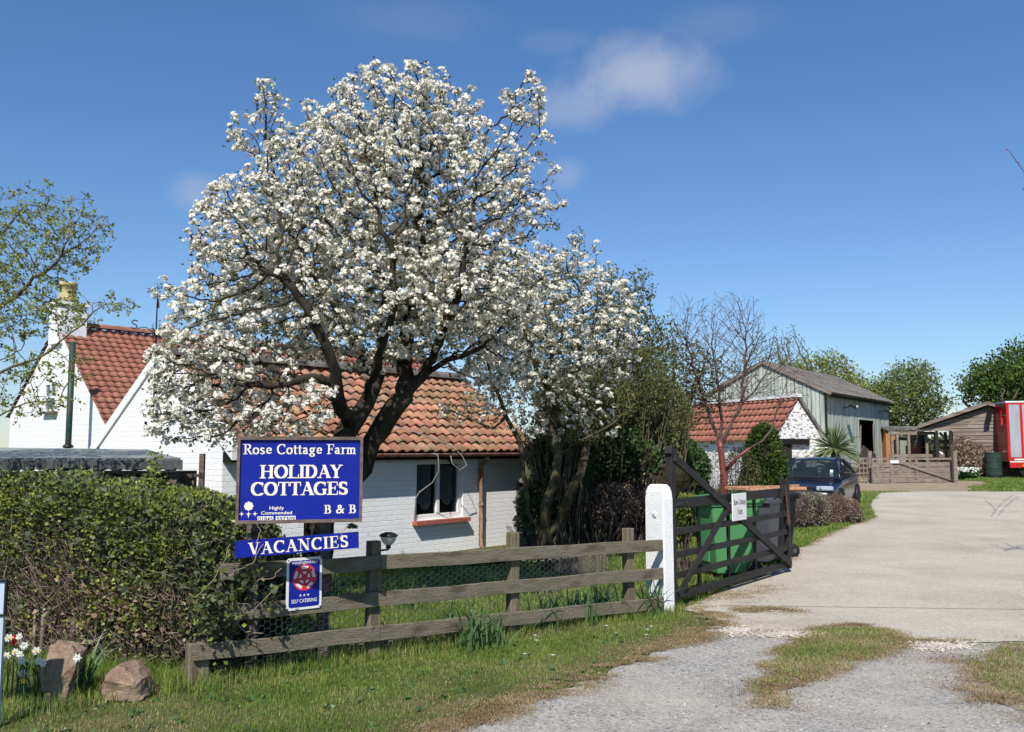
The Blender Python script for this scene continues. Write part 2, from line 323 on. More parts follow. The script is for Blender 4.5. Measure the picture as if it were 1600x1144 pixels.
class MB:
    def __init__(s): s.v = []; s.f = []
    def add(s, vs, fs):
        o = len(s.v); s.v += [tuple(v) for v in vs]; s.f += [tuple(i + o for i in f) for f in fs]; return s
    def box(s, c, d, rot=None, taper=1.0, tx=None, ty=None):
        tx = taper if tx is None else tx; ty = taper if ty is None else ty
        x, y, z = d[0] / 2, d[1] / 2, d[2] / 2
        vs = [Vector(p) for p in ((-x, -y, -z), (x, -y, -z), (x, y, -z), (-x, y, -z), (-x * tx, -y * ty, z), (x * tx, -y * ty, z), (x * tx, y * ty, z), (-x * tx, y * ty, z))]
        if rot is not None: vs = [rot @ v for v in vs]
        c = Vector(c)
        return s.add([v + c for v in vs], [(0, 3, 2, 1), (4, 5, 6, 7), (0, 1, 5, 4), (1, 2, 6, 5), (2, 3, 7, 6), (3, 0, 4, 7)])
    def beam(s, a, b, w, h, up=Vector((0, 0, 1))):
        """bar from a to b, w across, h along up"""
        a = Vector(a); b = Vector(b); d = (b - a); L = d.length; d.normalize()
        sx = d.cross(up).normalized(); uz = sx.cross(d)
        rot = Matrix((sx, d, uz)).transposed()
        return s.box((a + b) / 2, (w, L, h), rot)
    def prism(s, poly, n):
        """poly list of 3D points, extruded by vector n"""
        k = len(poly); n = Vector(n); p = [Vector(q) for q in poly]
        return s.add(p + [q + n for q in p], [tuple(range(k))[::-1], tuple(range(k, 2 * k))] + [(i, (i + 1) % k, (i + 1) % k + k, i + k) for i in range(k)])
    def tube(s, pts, rad, n=6, cap=True, wob=0):
        pts = [Vector(p) for p in pts]; k = len(pts)
        if isinstance(rad, (int, float)): rad = [rad] * k
        vs = []; fs = []; ref = None
        for i, p in enumerate(pts):
            d = (pts[min(i + 1, k - 1)] - pts[max(i - 1, 0)])
            if d.length < 1e-9: d = Vector((0, 0, 1))
            d.normalize()
            if ref is None: ref = d.orthogonal().normalized()
            u = (ref - d * ref.dot(d))
            u = u.normalized() if u.length > 1e-6 else d.orthogonal().normalized()
            ref = u; w_ = d.cross(u)
            for j in range(n):
                a = 2 * math.pi * j / n
                r = rad[i] * (1 + (wob * mnoise.noise(p * 6 + Vector((math.cos(a), math.sin(a), 0)) * 1.5) if wob else 0))
                vs.append(p + u * math.cos(a) * r + w_ * math.sin(a) * r)
        for i in range(k - 1):
            for j in range(n): fs.append((i * n + j, i * n + (j + 1) % n, (i + 1) * n + (j + 1) % n, (i + 1) * n + j))
        if cap: fs.append(tuple(range(n))[::-1]); fs.append(tuple(range((k - 1) * n, k * n)))
        return s.add(vs, fs)
    def lathe(s, prof, n=16, o=(0, 0, 0), rot=None):
        o = Vector(o); vs = []; fs = []; k = len(prof)
        for r, z in prof:
            for j in range(n):
                v = Vector((r * math.cos(2 * math.pi * j / n), r * math.sin(2 * math.pi * j / n), z))
                vs.append((rot @ v if rot is not None else v) + o)
        for i in range(k - 1):
            for j in range(n): fs.append((i * n + j, i * n + (j + 1) % n, (i + 1) * n + (j + 1) % n, (i + 1) * n + j))
        fs.append(tuple(range(n))[::-1]); fs.append(tuple(range((k - 1) * n, k * n)))
        return s.add(vs, fs)
    def build(s, name, m, parent=None, smooth=False, bevel=0):
        me = bpy.data.meshes.new(name); me.from_pydata(s.v, [], s.f); me.update()
        if smooth: me.polygons.foreach_set('use_smooth', [True] * len(me.polygons))
        o = link(name, me, m, parent)
        if bevel:
            b = o.modifiers.new('bevel', 'BEVEL'); b.width = bevel; b.segments = 2; b.limit_method = 'ANGLE'
        return o


def tag(o, label=None, cat=None, group=None, kind=None):
    if label: o['label'] = label
    if cat: o['category'] = cat
    if group: o['group'] = group
    if kind: o['kind'] = kind
    return o


def thing(name, label, cat, loc=(0, 0, 0), rz=0, group=None):
    o = bpy.data.objects.new(name, None); C.objects.link(o); o.location = loc; o.rotation_euler = (0, 0, rz)
    o.empty_display_size = .2
    return tag(o, label, cat, group)


def copy_tree(o, parent=None):
    c = o.copy(); C.objects.link(c)
    if parent is not None: c.parent = parent
    for ch in [x for x in bpy.data.objects if x.parent == o]: copy_tree(ch, c)
    return c


def along(beta):
    """unit vector running right and away at angle beta, and the normal that faces the camera"""
    return Vector((math.cos(beta), math.sin(beta), 0)), Vector((math.sin(beta), -math.cos(beta), 0))


# ------------------------------------------------------------------ tree growth (space colonisation)
def blob_points(blobs, n, rng, shell=0.0):
    vol = np.array([b[3] * b[4] * b[5] * (b[6] if len(b) > 6 else 1) for b in blobs]); pr = vol / vol.sum(); out = []
    for b, k in zip(blobs, rng.multinomial(n, pr)):
        u = rng.normal(size=(k, 3)); u /= np.linalg.norm(u, axis=1)[:, None]
        r = rng.random(k) ** (1 / 3)
        if shell: r = np.where(rng.random(k) < shell, .8 + .22 * rng.random(k), r)
        out.append(u * r[:, None] * np.array(b[3:6]) + np.array(b[0:3]))
    return np.concatenate(out)


def grow(limbs, att, infl=1.2, kill=.16, step=.09, iters=90, jit=.25, up=.05, rng=nr, droop=0):
    """limbs: list of (parent limb index or -1, parent point index, [points])"""
    P = []; par = []; start = []
    for (li, pi, pts) in limbs:
        base = -1 if li < 0 else start[li][pi]; ids = []
        for p in pts:
            if base < 0: P.append(tuple(p)); par.append(-1); base = len(P) - 1
            else:
                q = Vector(P[base]); d = Vector(p) - q; k = max(1, int(d.length / (step * 1.6)))
                for i in range(1, k + 1):
                    j = Vector((rng.normal(), rng.normal(), rng.normal())) * (.012 if i < k else 0)
                    P.append(tuple(q + d * i / k + j)); par.append(base); base = len(P) - 1
            ids.append(base)
        start.append(ids)
    P = [np.array(p) for p in P]
    att = np.array(att); alive = np.ones(len(att), bool)
    A = np.array(P)
    d2 = ((att[:, None, :] - A[None]) ** 2).sum(2); near = d2.argmin(1); nd = d2[np.arange(len(att)), near]
    for it in range(iters):
        idx = np.where(alive & (nd < infl * infl))[0]
        if len(idx) == 0: break
        par_i = near[idx]; A = np.array(P)
        v = att[idx] - A[par_i]; v /= np.linalg.norm(v, axis=1)[:, None] + 1e-9
        acc = np.zeros((len(P), 3)); np.add.at(acc, par_i, v)
        src = np.unique(par_i); new = []
        for q in src:
            d = acc[q]; L = np.linalg.norm(d)
            if L < 1e-6: continue
            d = d / L + rng.normal(size=3) * jit; d[2] += up; d /= np.linalg.norm(d)
            new.append(A[q] + d * step); par.append(int(q))
        if not new: break
        s0 = len(P); new = np.array(new); P += list(new)
        d2 = ((att[:, None, :] - new[None]) ** 2).sum(2); b = d2.argmin(1); bd = d2[np.arange(len(att)), b]
        better = bd < nd; near[better] = b[better] + s0; nd[better] = bd[better]
        alive &= nd > kill * kill
    P = np.array(P); par = np.array(par)
    tips = np.zeros(len(P)); kids = [[] for _ in P]
    for i, p in enumerate(par):
        if p >= 0: kids[p].append(i)
    for i in range(len(P) - 1, -1, -1):
        if not kids[i]: tips[i] = 1
        if par[i] >= 0: tips[par[i]] += tips[i]
    return P, par, kids, tips


def skeleton_mesh(mb, P, par, kids, tips, r0, r1, base_flare=1.25, wob=.25):
    tmax = tips.max(); rad = r0 + (r1 - r0) * ((tips - 1) / tmax) ** .56
    stack = [(0, None)]
    while stack:
        s, p = stack.pop(); ch = [] if p is None else [p]
        cur = s; ch.append(cur)
        while kids[cur]:
            k = max(kids[cur], key=lambda q: tips[q])
            for q in kids[cur]:
                if q != k: stack.append((q, cur))
            ch.append(k); cur = k
        rs = [rad[c] for c in ch]
        if p is not None: rs[0] = rad[s] * 1.1
        else: rs[0] *= base_flare
        r = max(rs); n = 3 if r < .008 else 4 if r < .018 else 6 if r < .05 else 10
        mb.tube([P[c] for c in ch], rs, n, cap=r > .03, wob=wob if r > .03 else 0)
    return rad


def rand_rot(k, rng):
    q = rng.normal(size=(k, 4)); q /= np.linalg.norm(q, axis=1)[:, None]
    a, b, c, d = q.T
    return np.stack([np.stack([1 - 2 * (c * c + d * d), 2 * (b * c - a * d), 2 * (b * d + a * c)], 1), np.stack([2 * (b * c + a * d), 1 - 2 * (b * b + d * d), 2 * (c * d - a * b)], 1),
                     np.stack([2 * (b * d - a * c), 2 * (c * d + a * b), 1 - 2 * (b * b + c * c)], 1)], 1)


def up_rot(dirs, rng):
    """rotations taking +z to dirs with random spin"""
    k = len(dirs); z = dirs / (np.linalg.norm(dirs, axis=1)[:, None] + 1e-9)
    r = rng.normal(size=(k, 3)); x = np.cross(r, z); x /= np.linalg.norm(x, axis=1)[:, None] + 1e-9
    y = np.cross(z, x); return np.stack([x, y, z], 2)


def stamp(tv, tf, pos, rot, sc):
    """copies of a template: tv (n,3), tf (f,c)"""
    k = len(pos); sc = np.broadcast_to(sc, (k,))
    V = np.einsum('kij,nj->kni', rot, tv) * sc[:, None, None] + pos[:, None, :]
    F = tf[None] + (np.arange(k) * len(tv))[:, None, None]
    return V.reshape(-1, 3), F.reshape(-1, tf.shape[1])


def cat(parts):
    V = []; F = []; o = 0
    for v, f in parts: V.append(v); F.append(f + o); o += len(v)
    return np.concatenate(V), np.concatenate(F)


LEAF_V = np.array([(0, 0, 0), (.28, .45, .06), (0, 1, 0), (-.28, .45, .06)], float); LEAF_F = np.array([(0, 1, 2, 3)])
WIDE_V = np.array([(0, 0, 0), (.42, .4, .08), (0, 1, -.05), (-.42, .4, .08)], float)


def leaves(pos, size, rng, wide=False, rot=None, var=.35):
    rot = rand_rot(len(pos), rng) if rot is None else rot
    return stamp(WIDE_V if wide else LEAF_V, LEAF_F, pos, rot, size * (1 + var * (rng.random(len(pos)) * 2 - 1)))


def flower_template(rng, nfl=8, rad=.045, fr=.02):
    """a dome of small five-petalled flowers"""
    Vs = []; Fs = []
    for i in range(nfl):
        d = rng.normal(size=3); d[2] = abs(d[2]) * .9 + .12; d /= np.linalg.norm(d)
        c = d * rad * (.7 + .4 * rng.random()) * np.array([1, 1, .75])
        r = up_rot((d + rng.normal(size=3) * .35)[None], rng)[0]; k0 = rng.random() * 6.28; f_ = fr * rng.uniform(.75, 1.15)
        pv = np.array([(math.cos(k0 + 2 * math.pi * k / 5) * f_, math.sin(k0 + 2 * math.pi * k / 5) * f_, rng.uniform(-.2, .45) * f_) for k in range(5)])
        Vs.append(pv @ r.T + c); Fs.append(np.array([[0, 1, 2, 3, 4]]) + 5 * i)
    return np.concatenate(Vs), np.concatenate(Fs)


# ================================================================== SETTING: ground, gravel, concrete
def sheet(name, V, m, kind='structure'):
    pass


g = MB(); xs = [-900, -60, -12, -5, 0, 5, 12, 60, 900]; ys = [-60, 0, 5, 12, 24, 48, 120, 1500]
vs = [(x, y, gh(y)) for y in ys for x in xs]; nx = len(xs)
g.add(vs, [(j * nx + i, j * nx + i + 1, (j + 1) * nx + i + 1, (j + 1) * nx + i) for j in range(len(ys) - 1) for i in range(nx - 1)])
tag(g.build('ground', M['ground']), kind='structure')


def ragged(pts, step=.06, amp=.05, sc=2.2):
    out = []
    k = len(pts)
    for i in range(k):
        a = Vector(pts[i]).to_2d(); b = Vector(pts[(i + 1) % k]).to_2d(); L = (b - a).length
        dist = max(a.length, b.length); st = step if dist < 14 else step * 5
        n = max(1, min(400, int(L / st)))
        nv = Vector((b.y - a.y, a.x - b.x)).normalized()
        for j in range(n):
            p = a.lerp(b, j / n)
            d = mnoise.noise(Vector((p.x * sc, p.y * sc, 3))) * amp + mnoise.noise(Vector((p.x * sc * 5, p.y * sc * 5, 9))) * amp * .5
            out.append(p + nv * (d + mnoise.noise(Vector((p.x * sc * 14, p.y * sc * 14, 5))) * amp * .35))
    return out


def inside(poly, x, y):
    c = False; k = len(poly); j = k - 1
    for i in range(k):
        xi, yi = poly[i][0], poly[i][1]; xj, yj = poly[j][0], poly[j][1]
        if (yi > y) != (yj > y) and x < (xj - xi) * (y - yi) / (yj - yi) + xi: c = not c
        j = i
    return c


def inside_np(poly, X, Y):
    c = np.zeros(len(X), bool); k = len(poly); j = k - 1
    for i in range(k):
        xi, yi = poly[i][0], poly[i][1]; xj, yj = poly[j][0], poly[j][1]
        if yi != yj:
            c ^= ((yi > Y) != (yj > Y)) & (X < (xj - xi) * (Y - yi) / (yj - yi) + xi)
        j = i
    return c


def flat_sheet(name, poly, off, m):
    import bmesh
    bm = bmesh.new(); vs = [bm.verts.new((p[0], p[1], 0)) for p in poly]
    bm.faces.new(vs)
    for yy in (24, 48):
        bmesh.ops.bisect_plane(bm, geom=bm.verts[:] + bm.edges[:] + bm.faces[:], plane_co=(0, yy, 0), plane_no=(0, 1, 0))
    bmesh.ops.triangulate(bm, faces=bm.faces[:])
    for v in bm.verts: v.co.z = gh(v.co.y) + off
    bmesh.ops.recalc_face_normals(bm, faces=bm.faces[:])
    me = bpy.data.meshes.new(name); bm.to_mesh(me); bm.free()
    if me.polygons[0].normal.z < 0: me.flip_normals()
    return tag(link(name, me, m), kind='structure')


def px2(l): return [tuple(gr(a, b)[:2]) for a, b in l]


gravel_poly = ragged(px2([(560, 1230), (700, 1144), (800, 1105), (905, 1068), (1010, 1030), (1085, 995), (1128, 972), (1105, 955), (1600, 955)]) + [(14, 9), (14, 3.5), (6, 3.2)], amp=.10)
gravel = flat_sheet('gravel_track', gravel_poly, .004, M['gravel'])
conc_px = [(1066, 953), (1118, 967), (1140, 984), (1178, 990), (1250, 989), (1300, 994), (1400, 1000), (1500, 1005), (1600, 1004)]
drive_left = [(1345, 768), (1352, 790), (1338, 812), (1290, 838), (1243, 861), (1218, 885), (1150, 915), (1085, 944)]
top_w = [gr(1345, 768), ]
conc_poly = ragged(px2(conc_px) + [(15, 8.1), (40, 16), (60, 30), (60, 34.5), (23.6, 32.8), (19.5, 32.8), (15.0, 32.9), (13.0, 32), (10.7, 27), (8.9, 22.2), (7.25, 19.6)] + px2([(1290, 838), (1243, 861), (1222, 884), (1150, 915), (1085, 945)]), amp=.06, sc=3)
concrete = flat_sheet('driveway', conc_poly, .012, M['concrete'])
isl_poly = ragged(px2([(1205, 1062), (1225, 1020), (1262, 1000), (1285, 985), (1330, 977), (1372, 984), (1412, 999), (1395, 1012), (1350, 1028), (1300, 1045), (1262, 1066), (1220, 1082), (1180, 1096)]), amp=.07, sc=4)
isl = flat_sheet('grass_island', isl_poly, .008, M['dirt'])
edge_poly = ragged(px2([(1535, 1090), (1525, 1035), (1560, 1005)]) + [(9.5, 7.4), (12, 6.2), (9, 4.8), (3.6, 4.8)], amp=.09, sc=3)
edge = flat_sheet('grass_margin', edge_poly, .0085, M['dirt'])
dirt_poly = ragged([(12.6, 31.8), (15.0, 32.6), (17.2, 32.4), (18.6, 35), (19.8, 38), (21.5, 40.5), (15, 42.5), (12.4, 38)], amp=.2, sc=1)
pad_poly = ragged([(16.6, 32.9), (19.5, 32.9), (50, 34), (50, 60), (24, 60), (20.5, 38.5), (18.3, 36)], amp=.25, sc=1)
flat_sheet('paddock', pad_poly, .006, M['turf_green'])
flat_sheet('earth_yard', dirt_poly, .008, M['dirt'])
# fallen pale rubble at the broken edge of the concrete, loose pebbles on the track
PB = np.array([(-1, -1, -.6), (1, -1, -.6), (1, 1, -.6), (-1, 1, -.6), (-.7, -.7, .5), (.7, -.7, .5), (.7, .7, .5), (-.7, .7, .5)], float) * .5
PBF = np.array([(4, 5, 6, 7), (0, 1, 5, 4), (1, 2, 6, 5), (2, 3, 7, 6), (3, 0, 4, 7)])


def stones(name, m, pts, smin, smax):
    pts = np.array(pts); k = len(pts); r = rand_rot(k, nr)
    V, F = stamp(PB * np.array([1.2, .9, .6]), PBF, pts, up_rot(np.tile([0, 0, 1.], (k, 1)) + nr.normal(size=(k, 3)) * .25, nr), smin + (smax - smin) * nr.random(k) ** 2.5)
    return tag(np_mesh(name, V, F, m), kind='stuff')


pts = []
for (cx, cy, rx, ry, n) in ((1195, 991, 58, 7, 700), (1470, 1011, 62, 7, 520), (1150, 985, 30, 6, 120), (1260, 997, 40, 8, 120)):
    for _ in range(n):
        p = gr(cx + rnd.gauss(0, .5) * rx, cy + rnd.gauss(0, .5) * ry); pts.append((p.x, p.y, .014))
stones('pale_rubble', M['chalk'], pts, .008, .036)
pts = []
while len(pts) < 6500:
    x = rnd.uniform(-1, 7.5); y = rnd.uniform(5.0, 8.6)
    if inside(gravel_poly, x, y) and not inside(conc_poly, x, y) and rnd.random() < .55 + .9 * mnoise.noise(Vector((x * 1.3, y * 1.3, 0))): pts.append((x, y, .006))
stones('loose_gravel', M['pebble'], pts, .005, .02)


# grass blades ------------------------------------------------------
BL_V = np.array([(-.5, 0, 0), (.5, 0, 0), (.32, .12, .55), (-.32, .12, .55), (0, .42, 1)], float)
BL_F = np.array([(0, 1, 2, 3), (3, 2, 4, 4)])
BL_T = np.array([(0, 1, 2), (0, 2, 3), (3, 2, 4)])


def blades(name, m, X, Y, Z, h, wd, lean=.35):
    k = len(X); a = nr.random(k) * 2 * np.pi; ca, sa = np.cos(a), np.sin(a)
    H = h * (.55 + .9 * nr.random(k)); W = wd * (.7 + .6 * nr.random(k)); L = lean * (.2 + 1.6 * nr.random(k))
    V = np.zeros((k, 5, 3)); b = BL_V
    for j in range(5):
        lx = b[j, 0] * W; ly = b[j, 1] * 2.2 * L * H; V[:, j, 0] = X + ca * lx - sa * ly; V[:, j, 1] = Y + sa * lx + ca * ly; V[:, j, 2] = Z + b[j, 2] * H * np.sqrt(np.maximum(.2, 1 - (L * b[j, 2]) ** 2))
    F = (np.arange(k) * 5)[:, None, None] + BL_T[None]
    return tag(np_mesh(name, V.reshape(-1, 3), F.reshape(-1, 3), m), kind='stuff')


def fbm(X, Y, s, seed=0):
    r = np.random.default_rng(seed); o = np.zeros(len(X))
    for i in range(5):
        f = s * 1.9 ** i; a = r.random() * 6.28; b_ = r.random() * 6.28
        o += (np.sin(X * f * math.cos(a) + Y * f * math.sin(a) + b_ + 1.3 * np.sin(Y * f * .7 + a)) * np.sin(Y * f * math.cos(b_) - X * f * math.sin(b_) + a * 3)) / 1.5 ** i
    return o


FA = gr(312, 1072); FB = gr(1037, 958)
fdir = (FB - FA).normalized(); fn = Vector((fdir.y, -fdir.x, 0))


def fence_side(X, Y): return (X - FA.x) * fn.x + (Y - FA.y) * fn.y      # >0 on the road side


def grass_region(n, x0, x1, y0, y1, cond):
    X = nr.uniform(x0, x1, n); Y = nr.uniform(y0, y1, n); k = cond(X, Y); return X[k], Y[k]


gpoly = [tuple(p) for p in gravel_poly]; cpoly = [tuple(p) for p in conc_poly]; ipoly = [tuple(p) for p in isl_poly]; epoly = [tuple(p) for p in edge_poly]


def verge(X, Y):
    soft = .05 * nr.normal(size=len(X))
    return (~inside_np(gpoly, X + soft, Y - soft)) & (~inside_np(cpoly, X + soft, Y))


X, Y = grass_region(330000, -5.5, 3.2, 4.7, 9.8, verge)
s_ = fence_side(X, Y); wear = fbm(X, Y, 2.0, 3)
nearx = inside_np(gpoly, X + .25, Y - .3)
keep = (nr.random(len(X)) < np.where(nearx, .75, 1.0) * np.clip(.78 + wear * .35, .25, 1))
X, Y, s_, wear, nearx = X[keep], Y[keep], s_[keep], wear[keep], nearx[keep]
hgt = np.where(s_ < .12, .06 + .05 * nr.random(len(X)), .026) * np.where(nearx, .6, 1)
dry = nr.random(len(X)) < np.clip(.17 - wear * .28 + nearx * .3, .04, .85)
blades('grass_verge', M['grass'], X[~dry], Y[~dry], 0 * X[~dry], hgt[~dry], .0045)
blades('dry_grass_verge', M['grass_dry'], X[dry], Y[dry], 0 * X[dry], hgt[dry] * .8, .004, .7)
# thatch and dead blades straggling over the edges between turf, gravel and concrete
def near_edge(poly, X, Y, sg):
    r_ = np.zeros(len(X), bool); a_ = inside_np(poly, X, Y)
    for _ in range(3): r_ |= inside_np(poly, X + sg * nr.normal(size=len(X)), Y + sg * nr.normal(size=len(X))) != a_
    return r_


def edge_scatter(poly, n, sg, cond):
    a_ = np.array(poly); b_ = np.roll(a_, -1, 0); k = cond(a_[:, 0], a_[:, 1]); a_, b_ = a_[k], b_[k]; L_ = np.hypot(*(b_ - a_).T); i = nr.choice(len(a_), n, p=L_ / L_.sum()); t_ = nr.random(n)[:, None]
    q = a_[i] * (1 - t_) + b_[i] * t_ + nr.normal(size=(n, 2)) * sg; return q[:, 0], q[:, 1]


es_ = [edge_scatter(gpoly, 120000, .10, lambda x, y: (x < 2.9) & (x > -2.5) & (y < 9.6) & (y > 4.8)), edge_scatter(ipoly, 45000, .07, lambda x, y: x > -9), edge_scatter(epoly, 45000, .13, lambda x, y: (x < 6.5) & (y > 5)),
       edge_scatter(cpoly, 50000, .07, lambda x, y: (y < 24) & (x < 8.8)), edge_scatter(cpoly, 16000, .05, lambda x, y: (y < 9) & (x < 7))]
for (a__, b__, rx_, ry_, n__) in ((1165, 932, 45, 9, 5000), (1205, 920, 30, 5, 1500), (1340, 812, 16, 4, 900), (1150, 980, 50, 6, 2500), (1265, 1000, 40, 14, 4000), (1200, 1105, 50, 16, 3500), (1360, 1020, 60, 14, 4000), (1480, 1040, 60, 20, 3000), (860, 1090, 80, 14, 1500)):
    gg = np.array([tuple(gr(a__ + nr.normal() * rx_ * .6, b__ + nr.normal() * ry_ * .6))[:2] for _ in range(n__)]); es_.append((gg[:, 0], gg[:, 1]))
X = np.concatenate([e_[0] for e_ in es_]); Y = np.concatenate([e_[1] for e_ in es_])
cl = fbm(X, Y, 7.0, 21) + .4 * fbm(X, Y, 2.2, 4); inr = inside_np(gpoly, X, Y) & ~inside_np(ipoly, X, Y) & ~inside_np(epoly, X, Y)
k = (nr.random(len(X)) < np.clip(.45 + cl * .5 - .1 * inr, 0, 1)) ; X, Y = X[k], Y[k]
blades('thatch', mat('brown_thatch', (.2, .14, .08), (.34, .26, .15), s=3, island=.4, rough=.95, trans=.1, spec=.05), X, Y, .013 + 0 * X, .014, .0045, 1.1)
# island and right margin
X, Y = grass_region(170000, 1.3, 5, 5.3, 8.6, lambda X, Y: (inside_np(ipoly, X + .07 * nr.normal(size=len(X)), Y + .07 * nr.normal(size=len(X)))) & ((fbm(X, Y, 5, 8) > -.4) | (Y > 6.9)))
X2, Y2 = grass_region(60000, 3.4, 7.0, 4.9, 8.0, lambda X, Y: inside_np(epoly, X + .08 * nr.normal(size=len(X)), Y + .08 * nr.normal(size=len(X))))
X = np.concatenate([X, X2]); Y = np.concatenate([Y, Y2]); kk_ = inside_np(gpoly, X, Y) | (X > 3.5); X, Y = X[kk_], Y[kk_]; wear = fbm(X, Y, 3.0, 5); dry = nr.random(len(X)) < np.clip(.45 - wear * .35, .15, .9)
blades('grass_tufts', M['grass'], X[~dry], Y[~dry], .012 + 0 * X[~dry], .026, .0045)
blades('dry_grass_tufts', M['grass_dry'], X[dry], Y[dry], .012 + 0 * X[dry], .022, .004, .7)
# lawn behind the fence and along the drive
gate_a = gr(1050, 950)
X, Y = grass_region(170000, -3.5, 9.5, 8.2, 22.5, lambda X, Y: (fence_side(X, Y) < 0) & (~inside_np(cpoly, X + .05 * nr.normal(size=len(X)), Y)) & (X > -4 + 0 * Y) & (Y < 14.5 + (X + 1) * .9))
dd = np.hypot(X, Y)
blades('lawn_grass', M['grass'], X, Y, 0 * X, .05 + .02 * (fbm(X, Y, 2.5, 9) > .5), .0065 + .0004 * dd)
X, Y = grass_region(70000, 16.5, 34, 32.8, 45, lambda X, Y: inside_np([tuple(p) for p in pad_poly], X, Y) & (~inside_np(cpoly, X, Y)))
blades('paddock_grass', M['grass'], X, Y, np.array([gh(y) for y in Y]), .07, .03)
X, Y = grass_region(26000, -7, -1.2, 5.9, 8.6, lambda X, Y: (np.abs((X + 2.05) * .36 + (Y - 6.65) * .933 + .12) < .22 + .12 * nr.normal(size=len(X))) & (X < -2.0))
blades('hedge_foot_weeds', M['grass'], X, Y, 0 * X, .13, .005, .5)

# ================================================================== ROOF TILING HELPER
def pantiles(width, slope_len, tw=.25, rowh=.3, amp=.028, lift=.045, rng=rnd, sag=.0):
    """tiled slope in local coordinates: x along the eave, y up the slope, z out of it; each tile its own island"""
    V = []; F = []; prof = 7
    rows = int(math.ceil(slope_len / rowh)); cols = int(math.ceil(width / tw))
    for r in range(rows):
        y0 = r * rowh - .03; y1 = min((r + 1) * rowh + .01, slope_len)
        for c in range(cols):
            jx = rng.uniform(-.006, .006); jy = rng.uniform(-.012, .012); jz = rng.uniform(-.004, .006); tl = rng.uniform(-.012, .012)
            o = len(V)
            for (yy, zb, th) in ((y0 + jy, lift, 0), (y1, .0, 0), (y0 + jy, lift - .02, 1)):
                for i in range(prof + 1):
                    u = i / prof; x = c * tw + u * (tw + .012) + jx
                    z = amp * math.sin(2 * math.pi * u + .5) * (1.0) + (amp * .45 if u > .85 else 0)
                    V.append((x, yy, z + zb + jz + tl * (u - .5)))
            k = prof + 1
            for i in range(prof):
                F.append((o + i, o + i + 1, o + k + i + 1, o + k + i))
                F.append((o + 2 * k + i, o + 2 * k + i + 1, o + i + 1, o + i))
    V = np.array(V)
    V[:, 0] = np.clip(V[:, 0], -.03, width + .03)
    return V, np.array(F)


def roof_slope(name, m, parent, x0, x1, ylow, zlow, yhigh, zhigh, flip=False, **kw):
    """slope rising from (ylow,zlow) to (yhigh,zhigh) in the local yz-plane, running x0..x1"""
    L = math.hypot(yhigh - ylow, zhigh - zlow); V, F = pantiles(x1 - x0, L, **kw)
    dy, dz = (yhigh - ylow) / L, (zhigh - zlow) / L; sgn = 1 if dy > 0 else -1
    ny, nz = -dz * sgn, dy * sgn
    W = np.stack([V[:, 0] + x0, ylow + V[:, 1] * dy + V[:, 2] * ny, zlow + V[:, 1] * dz + V[:, 2] * nz], 1)
    if sgn < 0: F = F[:, ::-1]
    return np_mesh(name, W, F, m, parent, smooth=False)


def ridge_tiles(name, m, parent, x0, x1, y, z, r=.11, tl=.42):
    mb = MB(); n = int((x1 - x0) / tl)
    for i in range(n):
        a = x0 + (x1 - x0) * i / n; b = x0 + (x1 - x0) * (i + 1) / n + .015
        rr = r + rnd.uniform(-.004, .006); pts = []
        for xx, q in ((a, rr + .012), (b, rr)):
            for k in range(7):
                t = math.pi * k / 6; pts.append((xx, y + math.cos(t) * q * 1.15, z + math.sin(t) * q - .04))
        mb.add(pts, [(k, k + 1, 7 + k + 1, 7 + k) for k in range(6)] + [(0, 1, 2, 3, 4, 5, 6), (13, 12, 11, 10, 9, 8, 7)])
    return mb.build(name, m, parent)


# ================================================================== COTTAGE (near, white brick, old pantiles)
BC = R(50); tC, nC = along(BC)
K = Vector((-3.76, 11.7, 0)); CL = 6.2; CW = 3.4; ZE = 1.74; ZR = 2.98
cot = thing('white_cottage', 'low white painted brick cottage with old orange pantile roof behind the blossom tree', 'cottage', K, BC)


def wall_with_hole(name, m, parent, x0, x1, z0, z1, hx0, hx1, hz0, hz1, y=0.0, th=.25):
    mb = MB()
    for (a, b, c, d) in ((x0, hx0, z0, z1), (hx1, x1, z0, z1), (hx0, hx1, z0, hz0), (hx0, hx1, hz1, z1)):
        mb.add([(a, y, c), (b, y, c), (b, y, d), (a, y, d)], [(0, 1, 2, 3)])
    # reveals
    mb.add([(hx0, y, hz0), (hx1, y, hz0), (hx1, y, hz1), (hx0, y, hz1), (hx0, y + th, hz0), (hx1, y + th, hz0), (hx1, y + th, hz1), (hx0, y + th, hz1)],
           [(0, 4, 5, 1), (1, 5, 6, 2), (2, 6, 7, 3), (3, 7, 4, 0)])
    return mb.build(name, m, parent)


WX0, WX1, WZ0, WZ1 = 3.47, 4.57, .55, 1.49
wall_with_hole('wall', M['wall_front'], cot, 0, CL, -.3, ZE, WX0, WX1, WZ0, WZ1)
mb = MB()
mb.add([(0, 0, -.3), (0, CW, -.3), (0, CW, ZE), (0, CW / 2, ZR + .0), (0, 0, ZE)], [(0, 4, 3, 2, 1)])
mb.build('gable_wall', M['wall_gable'], cot)
mb = MB(); mb.add([(CL, 0, -.3), (CL, CW, -.3), (CL, CW, ZE), (CL, CW / 2, ZR), (CL, 0, ZE)], [(0, 1, 2, 3, 4)])
mb.add([(0, CW, -.3), (CL, CW, -.3), (CL, CW, ZE), (0, CW, ZE)], [(0, 3, 2, 1)])
mb.build('back_wall', M['wall_gable'], cot)
slp = (ZR - ZE) / (CW / 2)
roof_slope('roof_slope', M['tile_old'], cot, .12, CL + .12, -.24, ZE - .24 * slp + .08, CW / 2, ZR + .05, tw=.21, rowh=.235, amp=.026, lift=.045)
